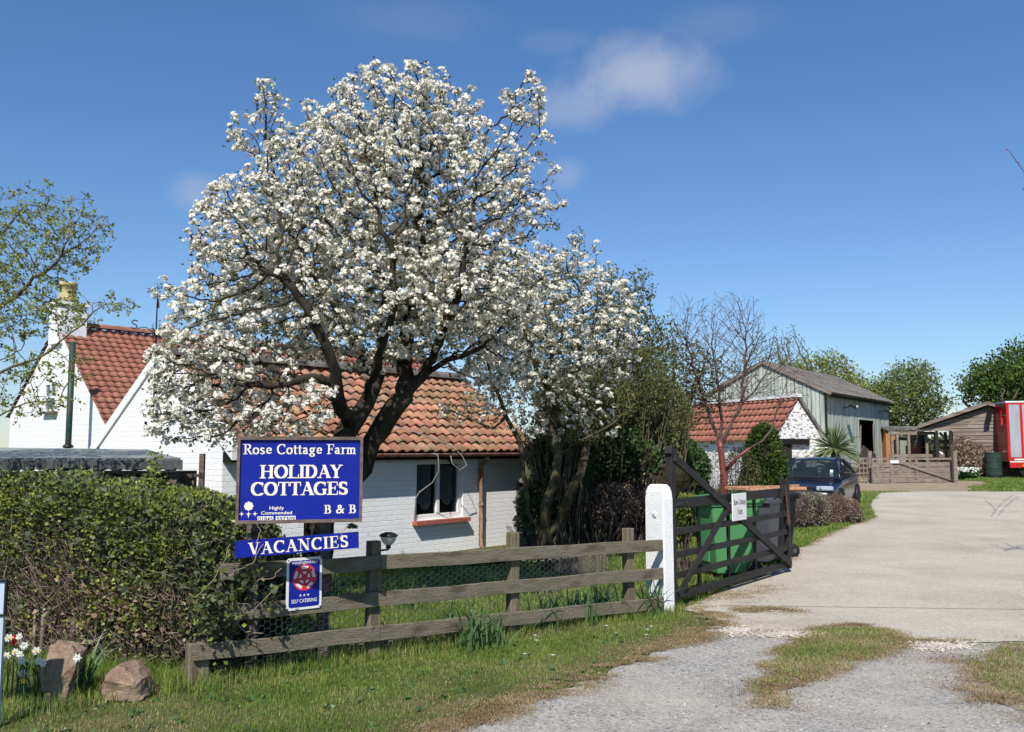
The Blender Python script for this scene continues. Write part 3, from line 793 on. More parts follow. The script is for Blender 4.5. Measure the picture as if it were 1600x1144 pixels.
roof_slope('roof_slope', M['tile_old'], cot, .12, CL + .12, CW + .24, ZE - .24 * slp + .08, CW / 2, ZR + .05, tw=.235, rowh=.27, amp=.03, lift=.055)
ridge_tiles('ridge', M['barn_roof'], cot, .12, CL + .12, CW / 2, ZR + .1, r=.12)
mb = MB()   # white raised verge along the left gable
for (ya, yb) in ((-.26, CW / 2), (CW + .26, CW / 2)):
    za = ZE - .24 * slp; mb.prism([(-.03, ya, za - .02), (-.03, yb, ZR - .02), (-.03, yb, ZR + .13), (-.03, ya, za + .15)], (.17, 0, 0))
mb.build('verge', M['white_conc'], cot)
MB().box((CL / 2 + .06, -.1, ZE - .16), (CL + .12, .19, .13)).build('fascia', M['dark'], cot)
mb = MB(); gy = -.24; pr = []
for k in range(9):
    a = math.pi + math.pi * k / 8; pr.append((0, gy + .05 * math.cos(a), ZE - .13 + .05 * math.sin(a)))
mb.prism([Vector(p) + Vector((.3, 0, 0)) for p in pr] + [Vector((.3, gy + .043, ZE - .125)), Vector((.3, gy - .043, ZE - .125))], (CL - .3, 0, 0))
mb.build('gutter', M['rust'], cot)
mb = MB(); DX = 4.93
mb.tube([(DX, -.22, ZE - .17), (DX, -.2, ZE - .26), (DX, -.09, ZE - .34), (DX, -.08, .06), (DX - .01, -.16, 0)], .036, 10)
for z in (1.25, .7): mb.tube([(DX, -.08, z), (DX, -.08, z + .06)], .044, 10)
mb.build('downpipe', M['rust'], cot, smooth=True)
# window
fr = MB(); fy = .07
wx = (WX0 + WX1) / 2
for (a, b, c, d) in ((WX0, WX1, WZ1 - .055, WZ1), (WX0, WX1, WZ0, WZ0 + .085), (WX0, WX0 + .055, WZ0 + .085, WZ1 - .055), (WX1 - .085, WX1, WZ0 + .085, WZ1 - .055), (wx - .045, wx + .025, WZ0 + .085, WZ1 - .055)):
    fr.box(((a + b) / 2, fy, (c + d) / 2), (b - a, .07, d - c))
win = fr.build('window', M['white_paint'], cot, bevel=.004)
MB().box((WX0 + .27, fy + .005, 1.03), (.46, .006, .8)).build('pane', M['glass'], win)
MB().box((WX1 - .31, fy + .005, 1.03), (.46, .006, .8)).build('pane', M['glass'], win)
MB().box((wx, -.03, WZ0 - .035), (WX1 - WX0 + .14, .17, .06)).build('sill', M['red_brick'], win)
for (xa, xb, zb) in ((WX0 + .1, wx - .06, .72), (wx + .04, WX1 - .1, .78)):
    v = []; n = 26
    for i in range(n + 1):
        x = xa + (xb - xa) * i / n; y = fy + .09 + .018 * math.sin(i * 1.7) + .01 * math.sin(i * 3.1)
        v += [(x, y, 1.42), (x, y, zb + .06 * math.sin(i / n * math.pi * 2) + .14 * abs(i / n - .5))]
    MB().add(v, [(2 * i, 2 * i + 2, 2 * i + 3, 2 * i + 1) for i in range(n)]).build('curtain', M['curtain'], win)
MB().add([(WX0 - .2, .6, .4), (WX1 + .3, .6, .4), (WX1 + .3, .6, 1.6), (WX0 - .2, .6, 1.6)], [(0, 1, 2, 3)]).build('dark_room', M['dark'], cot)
mb = MB().tube([(WX0 + .62, -.02, 1.53), (WX0 + .62, -.1, 1.53), (WX0 + .66, -.13, 1.47)], .025, 8); mb.lathe([(.02, .02), (.04, -.02), (.03, -.07), (.01, -.08)], 10, (WX0 + .68, -.14, 1.45))
mb.build('wall_lamp', M['black'], cot)
# loose cable over the roof and down the wall
mb = MB(); a = []
for (x, s__) in ((2.2, 1.25), (2.6, .95), (3.0, .62), (3.35, .45), (3.6, .32), (3.85, .15), (4.05, .0)):
    y = -.24 + s__ * math.cos(math.atan(slp)); a.append((x, y, ZE - .24 * slp + .17 + (y + .24) * slp))
a += [(4.2, -.33, 1.56), (4.27, -.36, 1.42), (4.12, -.34, 1.34), (3.98, -.3, 1.46), (3.98, -.27, 1.6)]
mb.tube(a, .007, 6)
mb.tube([(3.55, -.2, 1.66), (3.62, -.34, 1.58), (3.66, -.33, 1.35), (3.64, -.2, 1.15), (3.5, -.05, 1.0), (3.43, -.03, .9), (3.43, -.02, .55)], .007, 6)
tag(mb.build('cable', M['pale_metal'], None, smooth=True), 'pale loose cable looping off the orange roof above the cottage window', 'cable')
bpy.data.objects['cable'].location = K; bpy.data.objects['cable'].rotation_euler = (0, 0, BC)

# weather vane on the cottage gable
wv = thing('weather_vane', 'black wrought iron weather vane with letter S and scrollwork on the white gable peak', 'weather vane', K + tC * -.06 - nC * (CW / 2) + Vector((0, 0, 2.2)), R(8))
MB().tube([(0, 0, 0), (0, 0, 1.35), (0, 0, 1.86)], [.012, .012, .005], 6).build('pole', M['black'], wv)
mb = MB()


def spiral(c, r, turns, a0, sgn=1, k=18):
    return [Vector(c) + Vector((math.cos(a0 + sgn * t / k * turns * 6.283) * r * (1 - .75 * t / k), 0, math.sin(a0 + sgn * t / k * turns * 6.283) * r * (1 - .75 * t / k))) for t in range(k + 1)]


for sg in (-1, 1):
    mb.tube([(0, 0, 1.12), (sg * .06, 0, 1.16), (sg * .14, 0, 1.22), (sg * .2, 0, 1.22), (sg * .26, 0, 1.2)], .006, 5)
    mb.tube(spiral((sg * .15, 0, 1.13), .05, 1.2, 1.6, -sg), .005, 5)
    mb.tube(spiral((sg * .05, 0, 1.17), .045, 1.1, 0 if sg > 0 else 3.14, sg), .005, 5)
    mb.tube([(0, sg * .02, 1.02), (0, sg * .1, 1.14), (0, sg * .2, 1.2)], .006, 5)
    mb.tube([(sg * .01, 0, 1.0), (sg * .05, 0, 1.1), (sg * .045, 0, 1.28)], .005, 5)
mb.build('scrollwork', M['black'], wv)
sS = [(.04, .045), (.015, .06), (-.02, .055), (-.04, .03), (-.02, .008), (.015, -.006), (.04, -.03), (.02, -.055), (-.015, -.06), (-.042, -.045)]
MB().tube([(-.3 + x, 0, 1.26 + z) for x, z in sS], .009, 5).build('letter', M['black'], wv)
MB().prism([(-.012, 0, 1.5), (.03, 0, 1.56), (.012, 0, 1.66), (.03, 0, 1.5)], (0, .006, 0)).build('arrow', M['black'], wv)

# ================================================================== HOUSE (behind, left)
BH = R(50); tH, nH = along(BH)
AP = Vector((-14.3, 28.0, 0)); F0 = AP + nH * 3.55; HZ = 5.5
hs = thing('white_farmhouse', 'tall white farmhouse with red pantile roof and yellow chimney pot, left background', 'house', F0, BH)
mb = MB(); mb.add([(0, 0, -.3), (0, 6.9, -.3), (0, 6.9, 2.77), (0, 3.55, HZ), (0, 0, 2.3)], [(0, 4, 3, 2, 1)])
mb.add([(0, 0, -.3), (16, 0, -.3), (16, 0, 2.3), (0, 0, 2.3)], [(0, 1, 2, 3)])
mb.add([(16, 0, -.3), (16, 6.9, -.3), (16, 6.9, 2.77), (16, 3.55, HZ), (16, 0, 2.3)], [(0, 1, 2, 3, 4)])
mb.add([(0, 6.9, -.3), (16, 6.9, -.3), (16, 6.9, 2.77), (0, 6.9, 2.77)], [(0, 3, 2, 1)])
mb.build('wall', brick_mat('painted_stone', 1, c=(.8, .8, .8), rowh=.16, bw=.4, bump=.8, rough_n=1.0), hs)
roof_slope('roof_slope', M['tile_new'], hs, -.06, 16.1, -.12, 2.18, 3.55, HZ + .04, tw=.27, rowh=.255, amp=.022, lift=.036)
roof_slope('roof_slope', M['tile_new'], hs, -.06, 16.1, 7.1, 2.68, 3.55, HZ + .04, tw=.33, rowh=.3, amp=.035, lift=.07)
ridge_tiles('ridge', M['tile_new'], hs, .5, 16.1, 3.55, HZ + .12, r=.14, tl=.45)
mb = MB(); mb.box((.3, 3.55, 5.6), (.85, .75, 1.3)); mb.box((.3, 3.55, 6.22), (.95, .85, .1)); ch = mb.build('chimney', M['white_conc'], hs)
MB().lathe([(.29, 6.27), (.3, 6.4), (.26, 6.45), (.24, 6.8), (.28, 6.84), (.28, 6.93), (.23, 6.95), (.2, 6.9)], 18, (.25, 3.55, 0)).build('chimney_pot', M['pot'], ch, smooth=True)
mb = MB(); wy = 3.75
for (a, b, c, d) in ((wy - .4, wy + .4, 3.68, 3.74), (wy - .4, wy + .4, 2.84, 2.9), (wy - .4, wy - .33, 2.9, 3.68), (wy + .33, wy + .4, 2.9, 3.68), (wy - .33, wy + .33, 3.25, 3.32), (wy - .03, wy + .03, 3.32, 3.68)):
    mb.box((-.03, (a + b) / 2, (c + d) / 2), (.06, b - a, d - c))
wn = mb.build('window', M['white_paint'], hs)
MB().box((-.012, wy, 3.29), (.02, .66, .78)).build('pane', mat('sky_reflecting_pane', (.06, .08, .1), rough=.08, spec=1), wn)
MB().box((-.07, wy, 2.8), (.16, .95, .07)).build('sill', M['frame_wood'], wn)
p = at(109, 640, 25.5)
fp = thing('flue_pipe', 'dark green vertical flue pipe in front of the white farmhouse gable', 'flue pipe', (p.x, p.y, 0))
MB().tube([(0, 0, 0), (0, 0, 4.72)], .085, 12).build('pipe', mat('dark_green_pipe', (.01, .045, .035), (.03, .06, .04), s=3, rough=.5, grime=(.09, .04, .025), gs=3), fp, smooth=True)
MB().lathe([(.14, 1.7), (.14, 1.76), (.1, 1.8)], 12).build('collar', M['black'], fp, smooth=True)

# felt-roofed shed at the left, trellis beside it
fs = thing('felt_roofed_shed', 'low shed with grey felt roof behind the hedge, left edge', 'shed', (0, 0, 0))
A = at(-60, 716, 9.2); B = at(283, 716, 9.2); Cc = at(226, 702, 11.4); Dd = at(-200, 697, 11.4)
mb = MB(); zt = Vector((0, 0, .015))
mb.add([A, B, Cc, Dd], [(0, 1, 2, 3)]); mb.build('roof', M['felt'], fs)
mb = MB(); n = 60; vv = []
for i in range(n + 1):
    q = A.lerp(B, i / n); j = .008 * math.sin(i * 1.3) + .006 * math.sin(i * 2.9)
    vv += [q + Vector((0, -.004, .002)), q + Vector((0, -.035 + j, -.02)), q + Vector((0, -.03 - j, -.115 + j)), q + Vector((0, .03, -.125 + j))]
mb.add(vv, [(4 * i + k, 4 * i + k + 1, 4 * i + 5 + k, 4 * i + 4 + k) for i in range(n) for k in range(3)])
e = B; mb.prism([e + Vector((0, -.03, -.02)), Cc + Vector((0, 0, 0)), Cc + Vector((0, 0, -.12)), e + Vector((0, -.03, -.12))], (.03, 0, 0))
mb.build('roof_edge', M['felt_edge'], fs)
mb = MB(); mb.box(((A.x + B.x) / 2 - .3, 10.4, .72), (B.x - A.x - .5, 1.7, 1.4)); mb.build('wall', M['dark'], fs)  # near-black colour puts the shadow under the roof into the wall
mb = MB()
for i in range(9): mb.box((A.x + .2 + i * (B.x - A.x - .3) / 8, 9.3, .72), (.07, .07, 1.44))
mb.build('frame', M['frame_wood'], fs)
p = at(278, 750, 9.5)
tr = thing('trellis_fence', 'brown timber trellis between the hedge and the white cottage gable', 'trellis', (p.x, p.y, 0))
mb = MB()
for z in (1.41, 1.27, .9): mb.box((0, -.02, z), (.52, .03, .035))
for i in range(7): mb.box((-.24 + i * .08, .005, .7), (.022, .022, 1.42))
mb.box((.25, .0, .82), (.05, .05, 1.64)); mb.build('lattice', M['frame_wood'], tr)
MB().box((.02, .06, .65), (.46, .02, 1.24)).build('panel', M['raw_wood'].copy() if False else M['frame_wood'], tr)

# tyre scuffs on the drive
for k_, (a__, b__, c__) in enumerate((((1583, 778), (1560, 790), (1549, 808)), ((1592, 780), (1572, 790), (1560, 806)), ((1540, 786), (1552, 792), (1556, 800)))):
    P3 = [gr(*q_) for q_ in (a__, b__, c__)]; lf = []; rt = []
    for i in range(13):
        t_ = i / 12; p_ = P3[0] * (1 - t_) ** 2 + P3[1] * 2 * t_ * (1 - t_) + P3[2] * t_ * t_; dd_ = (P3[2] - P3[0]).normalized(); sd_ = Vector((dd_.y, -dd_.x, 0)) * (.025 + .012 * math.sin(i * 2.1))
        lf.append(p_ - sd_); rt.append(p_ + sd_)
    flat_sheet('tyre_mark', [(q_.x, q_.y) for q_ in lf + rt[::-1]], .0165 + .0005 * k_, mat('tyre_scuff', (.22, .21, .19), (.34, .31, .27), s=6, rough=.9))

# joints and a crack in the concrete
for (a__, b__) in (((1326, 819), (1640, 823)), ((1130, 948), (1640, 955))):
    A_, B2 = gr(*a__), gr(*b__); n_ = 60; up_, lo_ = [], []
    for i in range(n_ + 1):
        p_ = A_.lerp(B2, i / n_); w_ = .006 + .006 * abs(mnoise.noise(Vector((i * .7, a__[1], 0)))); o_ = .012 * mnoise.noise(Vector((i * .4, 3, a__[1]))); up_.append((p_.x, p_.y + o_ + w_)); lo_.append((p_.x, p_.y + o_ - w_))
    flat_sheet('concrete_joint', up_ + lo_[::-1], .0155, mat('joint_filler', (.17, .14, .1), (.27, .23, .18), s=9, rough=1))
X, Y = grass_region(60000, 6.2, 14.5, 18.5, 33, lambda X, Y: (~inside_np(cpoly, X + .06 * nr.normal(size=len(X)), Y)) & (X > .33 * Y))
blades('drive_edge_grass', M['grass'], X, Y, np.array([gh(y) for y in Y]), .06, .016)
# low broad-leaved weeds in the verge
X, Y = grass_region(1000, -4, 3, 5, 9.6, verge); k = nr.random(len(X)) < np.clip(.25 + .4 * fbm(X, Y, 1.6, 77), 0, 1); X, Y = X[k], Y[k]
q = np.repeat(np.stack([X, Y, .01 + 0 * X], 1), 7, 0); q[:, :2] += nr.normal(size=(len(q), 2)) * .012
rt_ = up_rot(nr.normal(size=(len(q), 3)) * .5 + np.array([0, 0, 1.]), nr); V, F = stamp(WIDE_V, LEAF_F, q, rt_, .035 * (.6 + .8 * nr.random(len(q))))
tag(np_mesh('verge_weeds', V, F, M['daff_leaf']), kind='stuff')


# ================================================================== LETTERING: broad-nib roman capitals and lower case
def arc(cx, cy, rx, ry, a0, a1, n=12):
    return [(cx + rx * math.cos(R(a0 + (a1 - a0) * i / n)), cy + ry * math.sin(R(a0 + (a1 - a0) * i / n))) for i in range(n + 1)]


def sf(x, y, w=.17): return ('s', [(x - w, y), (x + w, y)])


T, B_ = .97, .03
GL = {
    'R': (.84, [[(.2, B_), (.2, T)], [(.2, T), (.42, T)] + arc(.42, .745, .2, .225, 90, -90) + [(.2, .52)], [(.42, .5), (.7, B_)], sf(.2, B_), sf(.12, T, .12), sf(.74, B_, .1)]),
    'H': (.98, [[(.2, B_), (.2, T)], [(.76, B_), (.76, T)], ('s', [(.2, .52), (.76, .52)]), sf(.2, B_), sf(.2, T), sf(.76, B_), sf(.76, T)]),
    'O': (.98, [arc(.48, .5, .36, .475, 0, 360, 28)]),
    'L': (.78, [[(.2, B_), (.2, T)], ('s', [(.2, B_), (.68, B_)]), ('s', [(.7, B_), (.72, .26)]), sf(.2, T), sf(.1, B_, .1)]),
    'I': (.42, [[(.2, B_), (.2, T)], sf(.2, B_), sf(.2, T)]),
    'D': (.94, [[(.2, B_), (.2, T)], [(.2, T), (.4, T)] + arc(.4, .5, .36, .47, 90, -90, 18) + [(.2, B_)], sf(.12, B_, .12), sf(.12, T, .12)]),
    'A': (.9, [('s', [(.14, B_), (.42, T)]), [(.42, T), (.74, B_)], ('s', [(.24, .34), (.62, .34)]), sf(.12, B_, .12), sf(.74, B_, .14)]),
    'Y': (.86, [[(.14, T), (.4, .5)], ('s', [(.7, T), (.42, .5)]), [(.4, .5), (.4, B_)], sf(.4, B_), sf(.14, T, .14), sf(.7, T, .12)]),
    'C': (.88, [arc(.48, .5, .38, .475, 48, 312, 22), ('s', [(.76, .7), (.76, .95)])]),
    'T': (.82, [[(.4, B_), (.4, T)], ('s', [(.08, T), (.72, T)]), ('s', [(.06, T), (.05, .72)]), ('s', [(.74, T), (.75, .72)]), sf(.4, B_)]),
    'G': (.96, [arc(.48, .5, .38, .475, 48, 290, 22), [(.74, .08), (.74, .42)], ('s', [(.6, .43), (.88, .43)]), ('s', [(.76, .7), (.76, .95)])]),
    'E': (.8, [[(.2, B_), (.2, T)], ('s', [(.2, T), (.66, T)]), ('s', [(.2, B_), (.68, B_)]), ('s', [(.2, .52), (.52, .52)]), ('s', [(.67, T), (.68, .74)]), ('s', [(.69, B_), (.71, .26)]), ('s', [(.54, .4), (.54, .64)]), sf(.1, B_, .1), sf(.1, T, .1)]),
    'S': (.7, [arc(.33, .735, .2, .235, 30, 230, 12) + arc(.33, .265, .22, .235, 50, -150, 12), ('s', [(.56, .72), (.56, .92)]), ('s', [(.1, .06), (.1, .28)])]),
    'V': (.88, [[(.14, T), (.43, .06)], ('s', [(.72, T), (.46, .06)]), sf(.14, T, .15), sf(.72, T, .12)]),
    'N': (.96, [('s', [(.18, B_), (.18, T)]), [(.18, T), (.74, .05)], ('s', [(.76, B_), (.76, T)]), sf(.18, B_, .13), sf(.1, T, .12), sf(.76, T, .13)]),
    'F': (.74, [[(.2, B_), (.2, T)], ('s', [(.2, T), (.64, T)]), ('s', [(.2, .5), (.5, .5)]), ('s', [(.65, T), (.66, .74)]), ('s', [(.52, .38), (.52, .62)]), sf(.2, B_), sf(.1, T, .1)]),
    'B': (.84, [[(.2, B_), (.2, T)], [(.2, T), (.4, T)] + arc(.4, .75, .19, .22, 90, -90) + [(.2, .53)], [(.2, .53), (.44, .53)] + arc(.44, .28, .22, .25, 90, -90) + [(.2, B_)], sf(.1, B_, .1), sf(.1, T, .1)]),
    '&': (1.0, [[(.8, .04), (.34, .66)] + arc(.42, .8, .14, .16, 200, -40, 10) + [(.24, .42)] + arc(.34, .25, .22, .22, 130, 300, 10) + [(.62, .22), (.78, .5)], sf(.78, .52, .12)]),
    'o': (.68, [arc(.33, .33, .23, .305, 0, 360, 22)]),
    's': (.54, [arc(.26, .485, .14, .145, 30, 230, 8) + arc(.26, .175, .15, .145, 50, -150, 8)]),
    'e': (.62, [('s', [(.14, .36), (.5, .36)]), [(.5, .36)] + arc(.33, .35, .19, .285, 10, 320, 16)]),
    't': (.44, [[(.18, .85), (.18, .14)] + arc(.28, .14, .1, .11, 180, 300, 6), ('s', [(.02, .62), (.38, .62)])]),
    'a': (.64, [arc(.25, .48, .13, .15, 160, 0, 7) + [(.4, .05)], arc(.25, .2, .15, .16, 60, 330, 10), sf(.46, .04, .08)]),
    'g': (.64, [arc(.27, .42, .16, .21, 0, 360, 16), arc(.28, -.08, .2, .15, 0, 360, 16), ('s', [(.4, .58), (.58, .64)]), ('s', [(.18, .2), (.16, .07)])]),
    'r': (.5, [[(.16, .03), (.16, .63)], [(.2, .5)] + arc(.34, .52, .1, .1, 140, 40, 5), sf(.16, .03, .13), sf(.08, .62, .08)]),
    'm': (1.0, [[(.16, .03), (.16, .63)], [(.2, .52)] + arc(.34, .48, .13, .15, 130, 0, 6) + [(.47, .03)], [(.5, .52)] + arc(.65, .48, .13, .15, 130, 0, 6) + [(.78, .03)], sf(.16, .03, .12), sf(.47, .03, .12), sf(.78, .03, .12), sf(.08, .62, .08)]),
}


def hull(pts):
    pts = sorted(set(pts))
    def half(ps):
        o = []
        for p in ps:
            while len(o) > 1 and (o[-1][0] - o[-2][0]) * (p[1] - o[-2][1]) - (o[-1][1] - o[-2][1]) * (p[0] - o[-2][0]) <= 1e-12: o.pop()
            o.append(p)
        return o
    a = half(pts); b = half(pts[::-1]); return a[:-1] + b[:-1]


def pen_text(name, m, parent, s, x0, x1, zb, cap, y, pw=.15, ph=.06, track=0, slant=0):
    """lettering from x0 to x1 (metres, local), baseline zb, cap height cap, on the plane y (faces -y)"""
    adv = sum((GL[c][0] + track) if c != ' ' else .42 + track for c in s) - track
    k = (x1 - x0) / adv; cur = 0; mb = MB(); j = 0
    for c in s:
        if c == ' ': cur += .42 + track; continue
        wd, st = GL[c]
        for q in st:
            thin = isinstance(q, tuple) and q[0] == 's'; path = q[1] if thin else q
            w_ = (.055 if thin else pw) / 2 * cap / k * (k / cap) ; h_ = ph / 2
            for a, b in zip(path[:-1], path[1:]):
                pts = [(p[0] + dx, p[1] + dy + slant * dx) for p in (a, b) for dx in (-w_, w_) for dy in (-h_, h_)]
                hp = hull(pts); j += 1; yy = y - .00004 * (j % 37)
                mb.add([(x0 + (cur + p[0]) * k, yy, zb + p[1] * cap) for p in hp], [tuple(range(len(hp)))])
        cur += wd + track
    return mb.build(name, m, parent)


def sans_text(name, m, parent, s, x0, x1, zb, size, y, off=.012):
    cu = bpy.data.curves.new('t', 'FONT'); cu.body = s; cu.size = 1; cu.offset = off
    o = bpy.data.objects.new('t', cu); C.objects.link(o)
    me = bpy.data.meshes.new_from_object(o.evaluated_get(bpy.context.evaluated_depsgraph_get())); bpy.data.objects.remove(o)
    xs = [v.co.x for v in me.vertices]; a, b = min(xs), max(xs)
    for v in me.vertices: v.co = ((v.co.x - a) / (b - a) * (x1 - x0) + x0, y, zb + v.co.y * size)
    me.name = name; return link(name, me, m, parent)


# ================================================================== FENCE
FL = (FB - FA).length; FZ = math.atan2(fdir.y, fdir.x)


def s_at(px, z=.5):
    a = (px - 800) / FPX; cp, sp_ = math.cos(PITCH), math.sin(PITCH)
    return (a * (FA.y * cp + (z - CZ) * sp_) - FA.x) / (fdir.x - a * fdir.y * cp)


fence = thing('post_and_rail_fence', 'weathered grey three-rail timber fence in front of the cottage garden', 'fence', FA, FZ)
for (px, h, wd, dp) in ((312, .30, .15, .1), (585, .94, .105, .085), (804, .93, .1, .085), (985, .89, .1, .085)):
    s = s_at(px, .4); mb = MB(); mb.box((s, .03 + dp / 2 - .045, h / 2 - .1), (wd, dp, h + .2), taper=.97)
    mb.build('post', M['post_wood'], fence, bevel=.008)
sE = s_at(1031, .5)
LZ = ((345, .80, .705), (330, .505, .415), (300, .235, .115))
LZ = ((342, .795, .70), (325, .50, .415), (299, .245, .115))
for i, (pa, za, zb) in enumerate(LZ):
    sa = s_at(pa, za); joints = [sa, s_at(590, za), sE] if i != 1 else [sa, s_at(800, za), sE]
    for a, b in zip(joints[:-1], joints[1:]):
        fz = lambda t: za + (zb - za) * (t - sa) / (sE - sa)
        mb = MB(); n = 8; vs = []; hh = .057
        for j in range(n + 1):
            t = a + .002 + (b - a - .004) * j / n; w0 = .004 * math.sin(t * 5 + i); z = fz(t) + w0
            for (dy, dz) in ((-.055, -hh), (-.055, hh), (-.017, hh), (-.017, -hh)):
                vs.append((t, dy + .003 * math.sin(t * 7 + i), z + dz + .002 * mnoise.noise(Vector((t * 9, i, dz * 20)))))
        fs_ = [(4 * j + k, 4 * j + (k + 1) % 4, 4 * j + 4 + (k + 1) % 4, 4 * j + 4 + k) for j in range(n) for k in range(4)]
        mb.add(vs, [tuple(reversed(f)) for f in fs_] + [(0, 1, 2, 3), (4 * n + 3, 4 * n + 2, 4 * n + 1, 4 * n)])
        mb.build('rail', M['fence_wood'], fence, bevel=.003)
# chicken wire behind the rails
mb = MB(); c = .03; sw0, sw1 = s_at(405), s_at(978)
cols = int((sw1 - sw0) / (c * 1.5)); rows = int(.66 / (c * 1.732))
for i in range(cols):
    for j in range(rows):
        x = sw0 + i * c * 1.5; z = .03 + j * c * 1.732 + (c * .866 if i % 2 else 0) + .02 * math.sin(x * 2.2)
        y = .07 + .012 * math.sin(x * 5 + z * 7)
        p = [(x + c * math.cos(R(a)), y, z + c * math.sin(R(a))) for a in (0, 60, 120, 180)]
        for a, b in ((0, 1), (1, 2), (2, 3)): mb.tube([p[a], p[b]], .0024, 3, cap=False)
wn_ = mb.build('wire_netting', M['pale_metal']); wn_.location = FA; wn_.rotation_euler = (0, 0, FZ)
tag(wn_, 'hexagonal chicken wire stretched behind the rails of the timber fence', 'wire netting')

# white concrete gate post
wpo = Vector((FB.x, FB.y, 0)) + fn * .02
wp = thing('gate_post', 'whitewashed concrete gate post with rounded top between the fence and the gate', 'gate post', wpo, FZ)
mb = MB(); prof = [(-.0, -.14), (.155, -.14), (.155, .14), (0, .14)]
secs = []
for z, sx, sy in ((-.2, 1, 1), (.0, 1, 1), (.7, .99, .97), (1.16, .985, .96), (1.24, .95, .88), (1.29, .86, .72), (1.315, .7, .5)):
    ring = []
    for (x, y) in ((.012, -.14), (.143, -.14), (.155, -.128), (.155, .128), (.143, .14), (.012, .14), (0, .128), (0, -.128)):
        ring.append((.0775 + (x - .0775) * sx, .14 + y * sy, z))
    secs.append(ring)
k = 8; mb.add([p for r in secs for p in r], [(i * k + j, i * k + (j + 1) % k, (i + 1) * k + (j + 1) % k, (i + 1) * k + j) for i in range(len(secs) - 1) for j in range(k)] + [tuple(range((len(secs) - 1) * k, len(secs) * k))])
mb.build('post', M['white_conc'], wp)
mb = MB(); mb.lathe([(.034, 0), (.034, .004), (.026, .008)], 16, (-.0005, .13, 1.0), Matrix.Rotation(R(-90), 3, 'Y')); mb.build('boss', M['white_paint'], wp, smooth=True)
MB().lathe([(.008, 0), (.008, .014), (.004, .016)], 8, (-.0005, .13, 1.0), Matrix.Rotation(R(-90), 3, 'Y')).build('bolt', M['rust'], wp)

# ================================================================== ROADSIDE SIGNS
sp = thing('farm_signboard', 'large blue board reading Rose Cottage Farm Holiday Cottages on two timber posts', 'sign', at(468, 818, 6.80), R(12))
sp.location.z = 0
zs0 = at(468, 816, 6.80).z; W, H = .915, .635
ux = lambda x: -W / 2 + (x - 30) / 748 * W
uz = lambda y: zs0 + (555 - y) / 535 * H
MB().box((0, 0, zs0 + H / 2), (W - .03, .018, H - .03)).build('board', M['sign_blue'], sp)
mb = MB()
for (a, b, c_, d) in ((-W / 2 - .004, W / 2 + .004, zs0 + H - .02, zs0 + H + .004), (-W / 2 - .004, W / 2 + .004, zs0 - .004, zs0 + .02), (-W / 2 - .004, -W / 2 + .018, zs0 + .02, zs0 + H - .02), (W / 2 - .018, W / 2 + .004, zs0 + .02, zs0 + H - .02)):
    mb.box(((a + b) / 2, -.006, (c_ + d) / 2), (b - a, .045, d - c_))
mb.build('frame', M['frame_wood'], sp)
yf = -.0105
pen_text('lettering', M['cream'], sp, 'Rose Cottage Farm', ux(62), ux(742), uz(127), .075, yf, pw=.14)
pen_text('lettering', M['cream'], sp, 'HOLIDAY', ux(162), ux(660), uz(278), .098, yf, pw=.2, ph=.07, track=-.04)
pen_text('lettering', M['cream'], sp, 'COTTAGES', ux(112), ux(696), uz(385), .098, yf, pw=.2, ph=.07, track=-.04)
pen_text('lettering', M['cream'], sp, 'B & B', ux(550), ux(748), uz(503), .064, yf, pw=.17)
sans_text('lettering', M['cream'], sp, 'Highly', ux(224), ux(310), uz(473), .033, yf, .012)
sans_text('lettering', M['cream'], sp, 'Commended', ux(175), ux(358), uz(503), .033, yf, .012)
for (a, b) in ((155, 248), (262, 380)): MB().box(((ux(a) + ux(b)) / 2, -.0115, uz(530)), (ux(b) - ux(a), .004, .036)).build('number_plate', M['white_paint'], sp)
sans_text('number', M['black'], sp, '01845', ux(160), ux(244), uz(542), .038, -.0142)
sans_text('number', M['black'], sp, '597309', ux(267), ux(375), uz(542), .038, -.0142)
mb = MB(); cx, cz = ux(102), uz(450)
for kk in range(8):
    a = kk * math.pi / 4; mb.lathe([(.0125, 0), (.0125, .001)], 10, (cx + .021 * math.cos(a), -.011 - .0001 * kk, cz + .021 * math.sin(a)), Matrix.Rotation(R(90), 3, 'X'))
mb.lathe([(.02, 0), (.02, .002)], 14, (cx, -.0112, cz), Matrix.Rotation(R(90), 3, 'X'))
for xx in (62, 102, 140):
    q = []
    for kk in range(8):
        a = kk * math.pi / 4; r = .019 if kk % 2 == 0 else .006; q.append((ux(xx) + r * math.cos(a), -.0116, uz(498) + r * math.sin(a)))
    mb.add(q, [tuple(range(8))])
mb.add([(cx - .006, -.0117, uz(505)), (cx + .006, -.0117, uz(505)), (cx, -.0117, uz(525))], [(0, 1, 2)])
mb.build('rosette_emblem', M['cream'], sp)
inv = Matrix.Rotation(-R(12), 3, 'Z')
for px in (403, 517):
    s = s_at(px, .6); p = FA + fdir * s - fn * .14; q = inv @ (p - sp.location)
    if px == 403: q.y += .02
    MB().box((q.x, q.y + .02, .73), (.085, .06, 1.66), Matrix.Rotation(R(20), 3, 'Z')).build('post', M['frame_wood'], sp, bevel=.004)
vb = thing('vacancies_sign', 'narrow blue board reading VACANCIES nailed below the large blue sign', 'sign', at(466, 851, 6.79), R(20)); vb.rotation_euler = (0, R(-2.6), R(20))
MB().box((0, 0, 0), (.905, .014, .122)).build('board', M['sign_blue'], vb)
pen_text('lettering', M['cream'], vb, 'VACANCIES', -.357, .375, -.046, .088, -.0078, pw=.19, ph=.065, track=.07)
es = thing('tourism_sign', 'small white-edged blue sign with red and white rose on the top fence rail', 'sign', FA + fdir * s_at(470, .6) + fn * .063 + Vector((0, 0, at(470, 914, 6.93).z)), FZ)


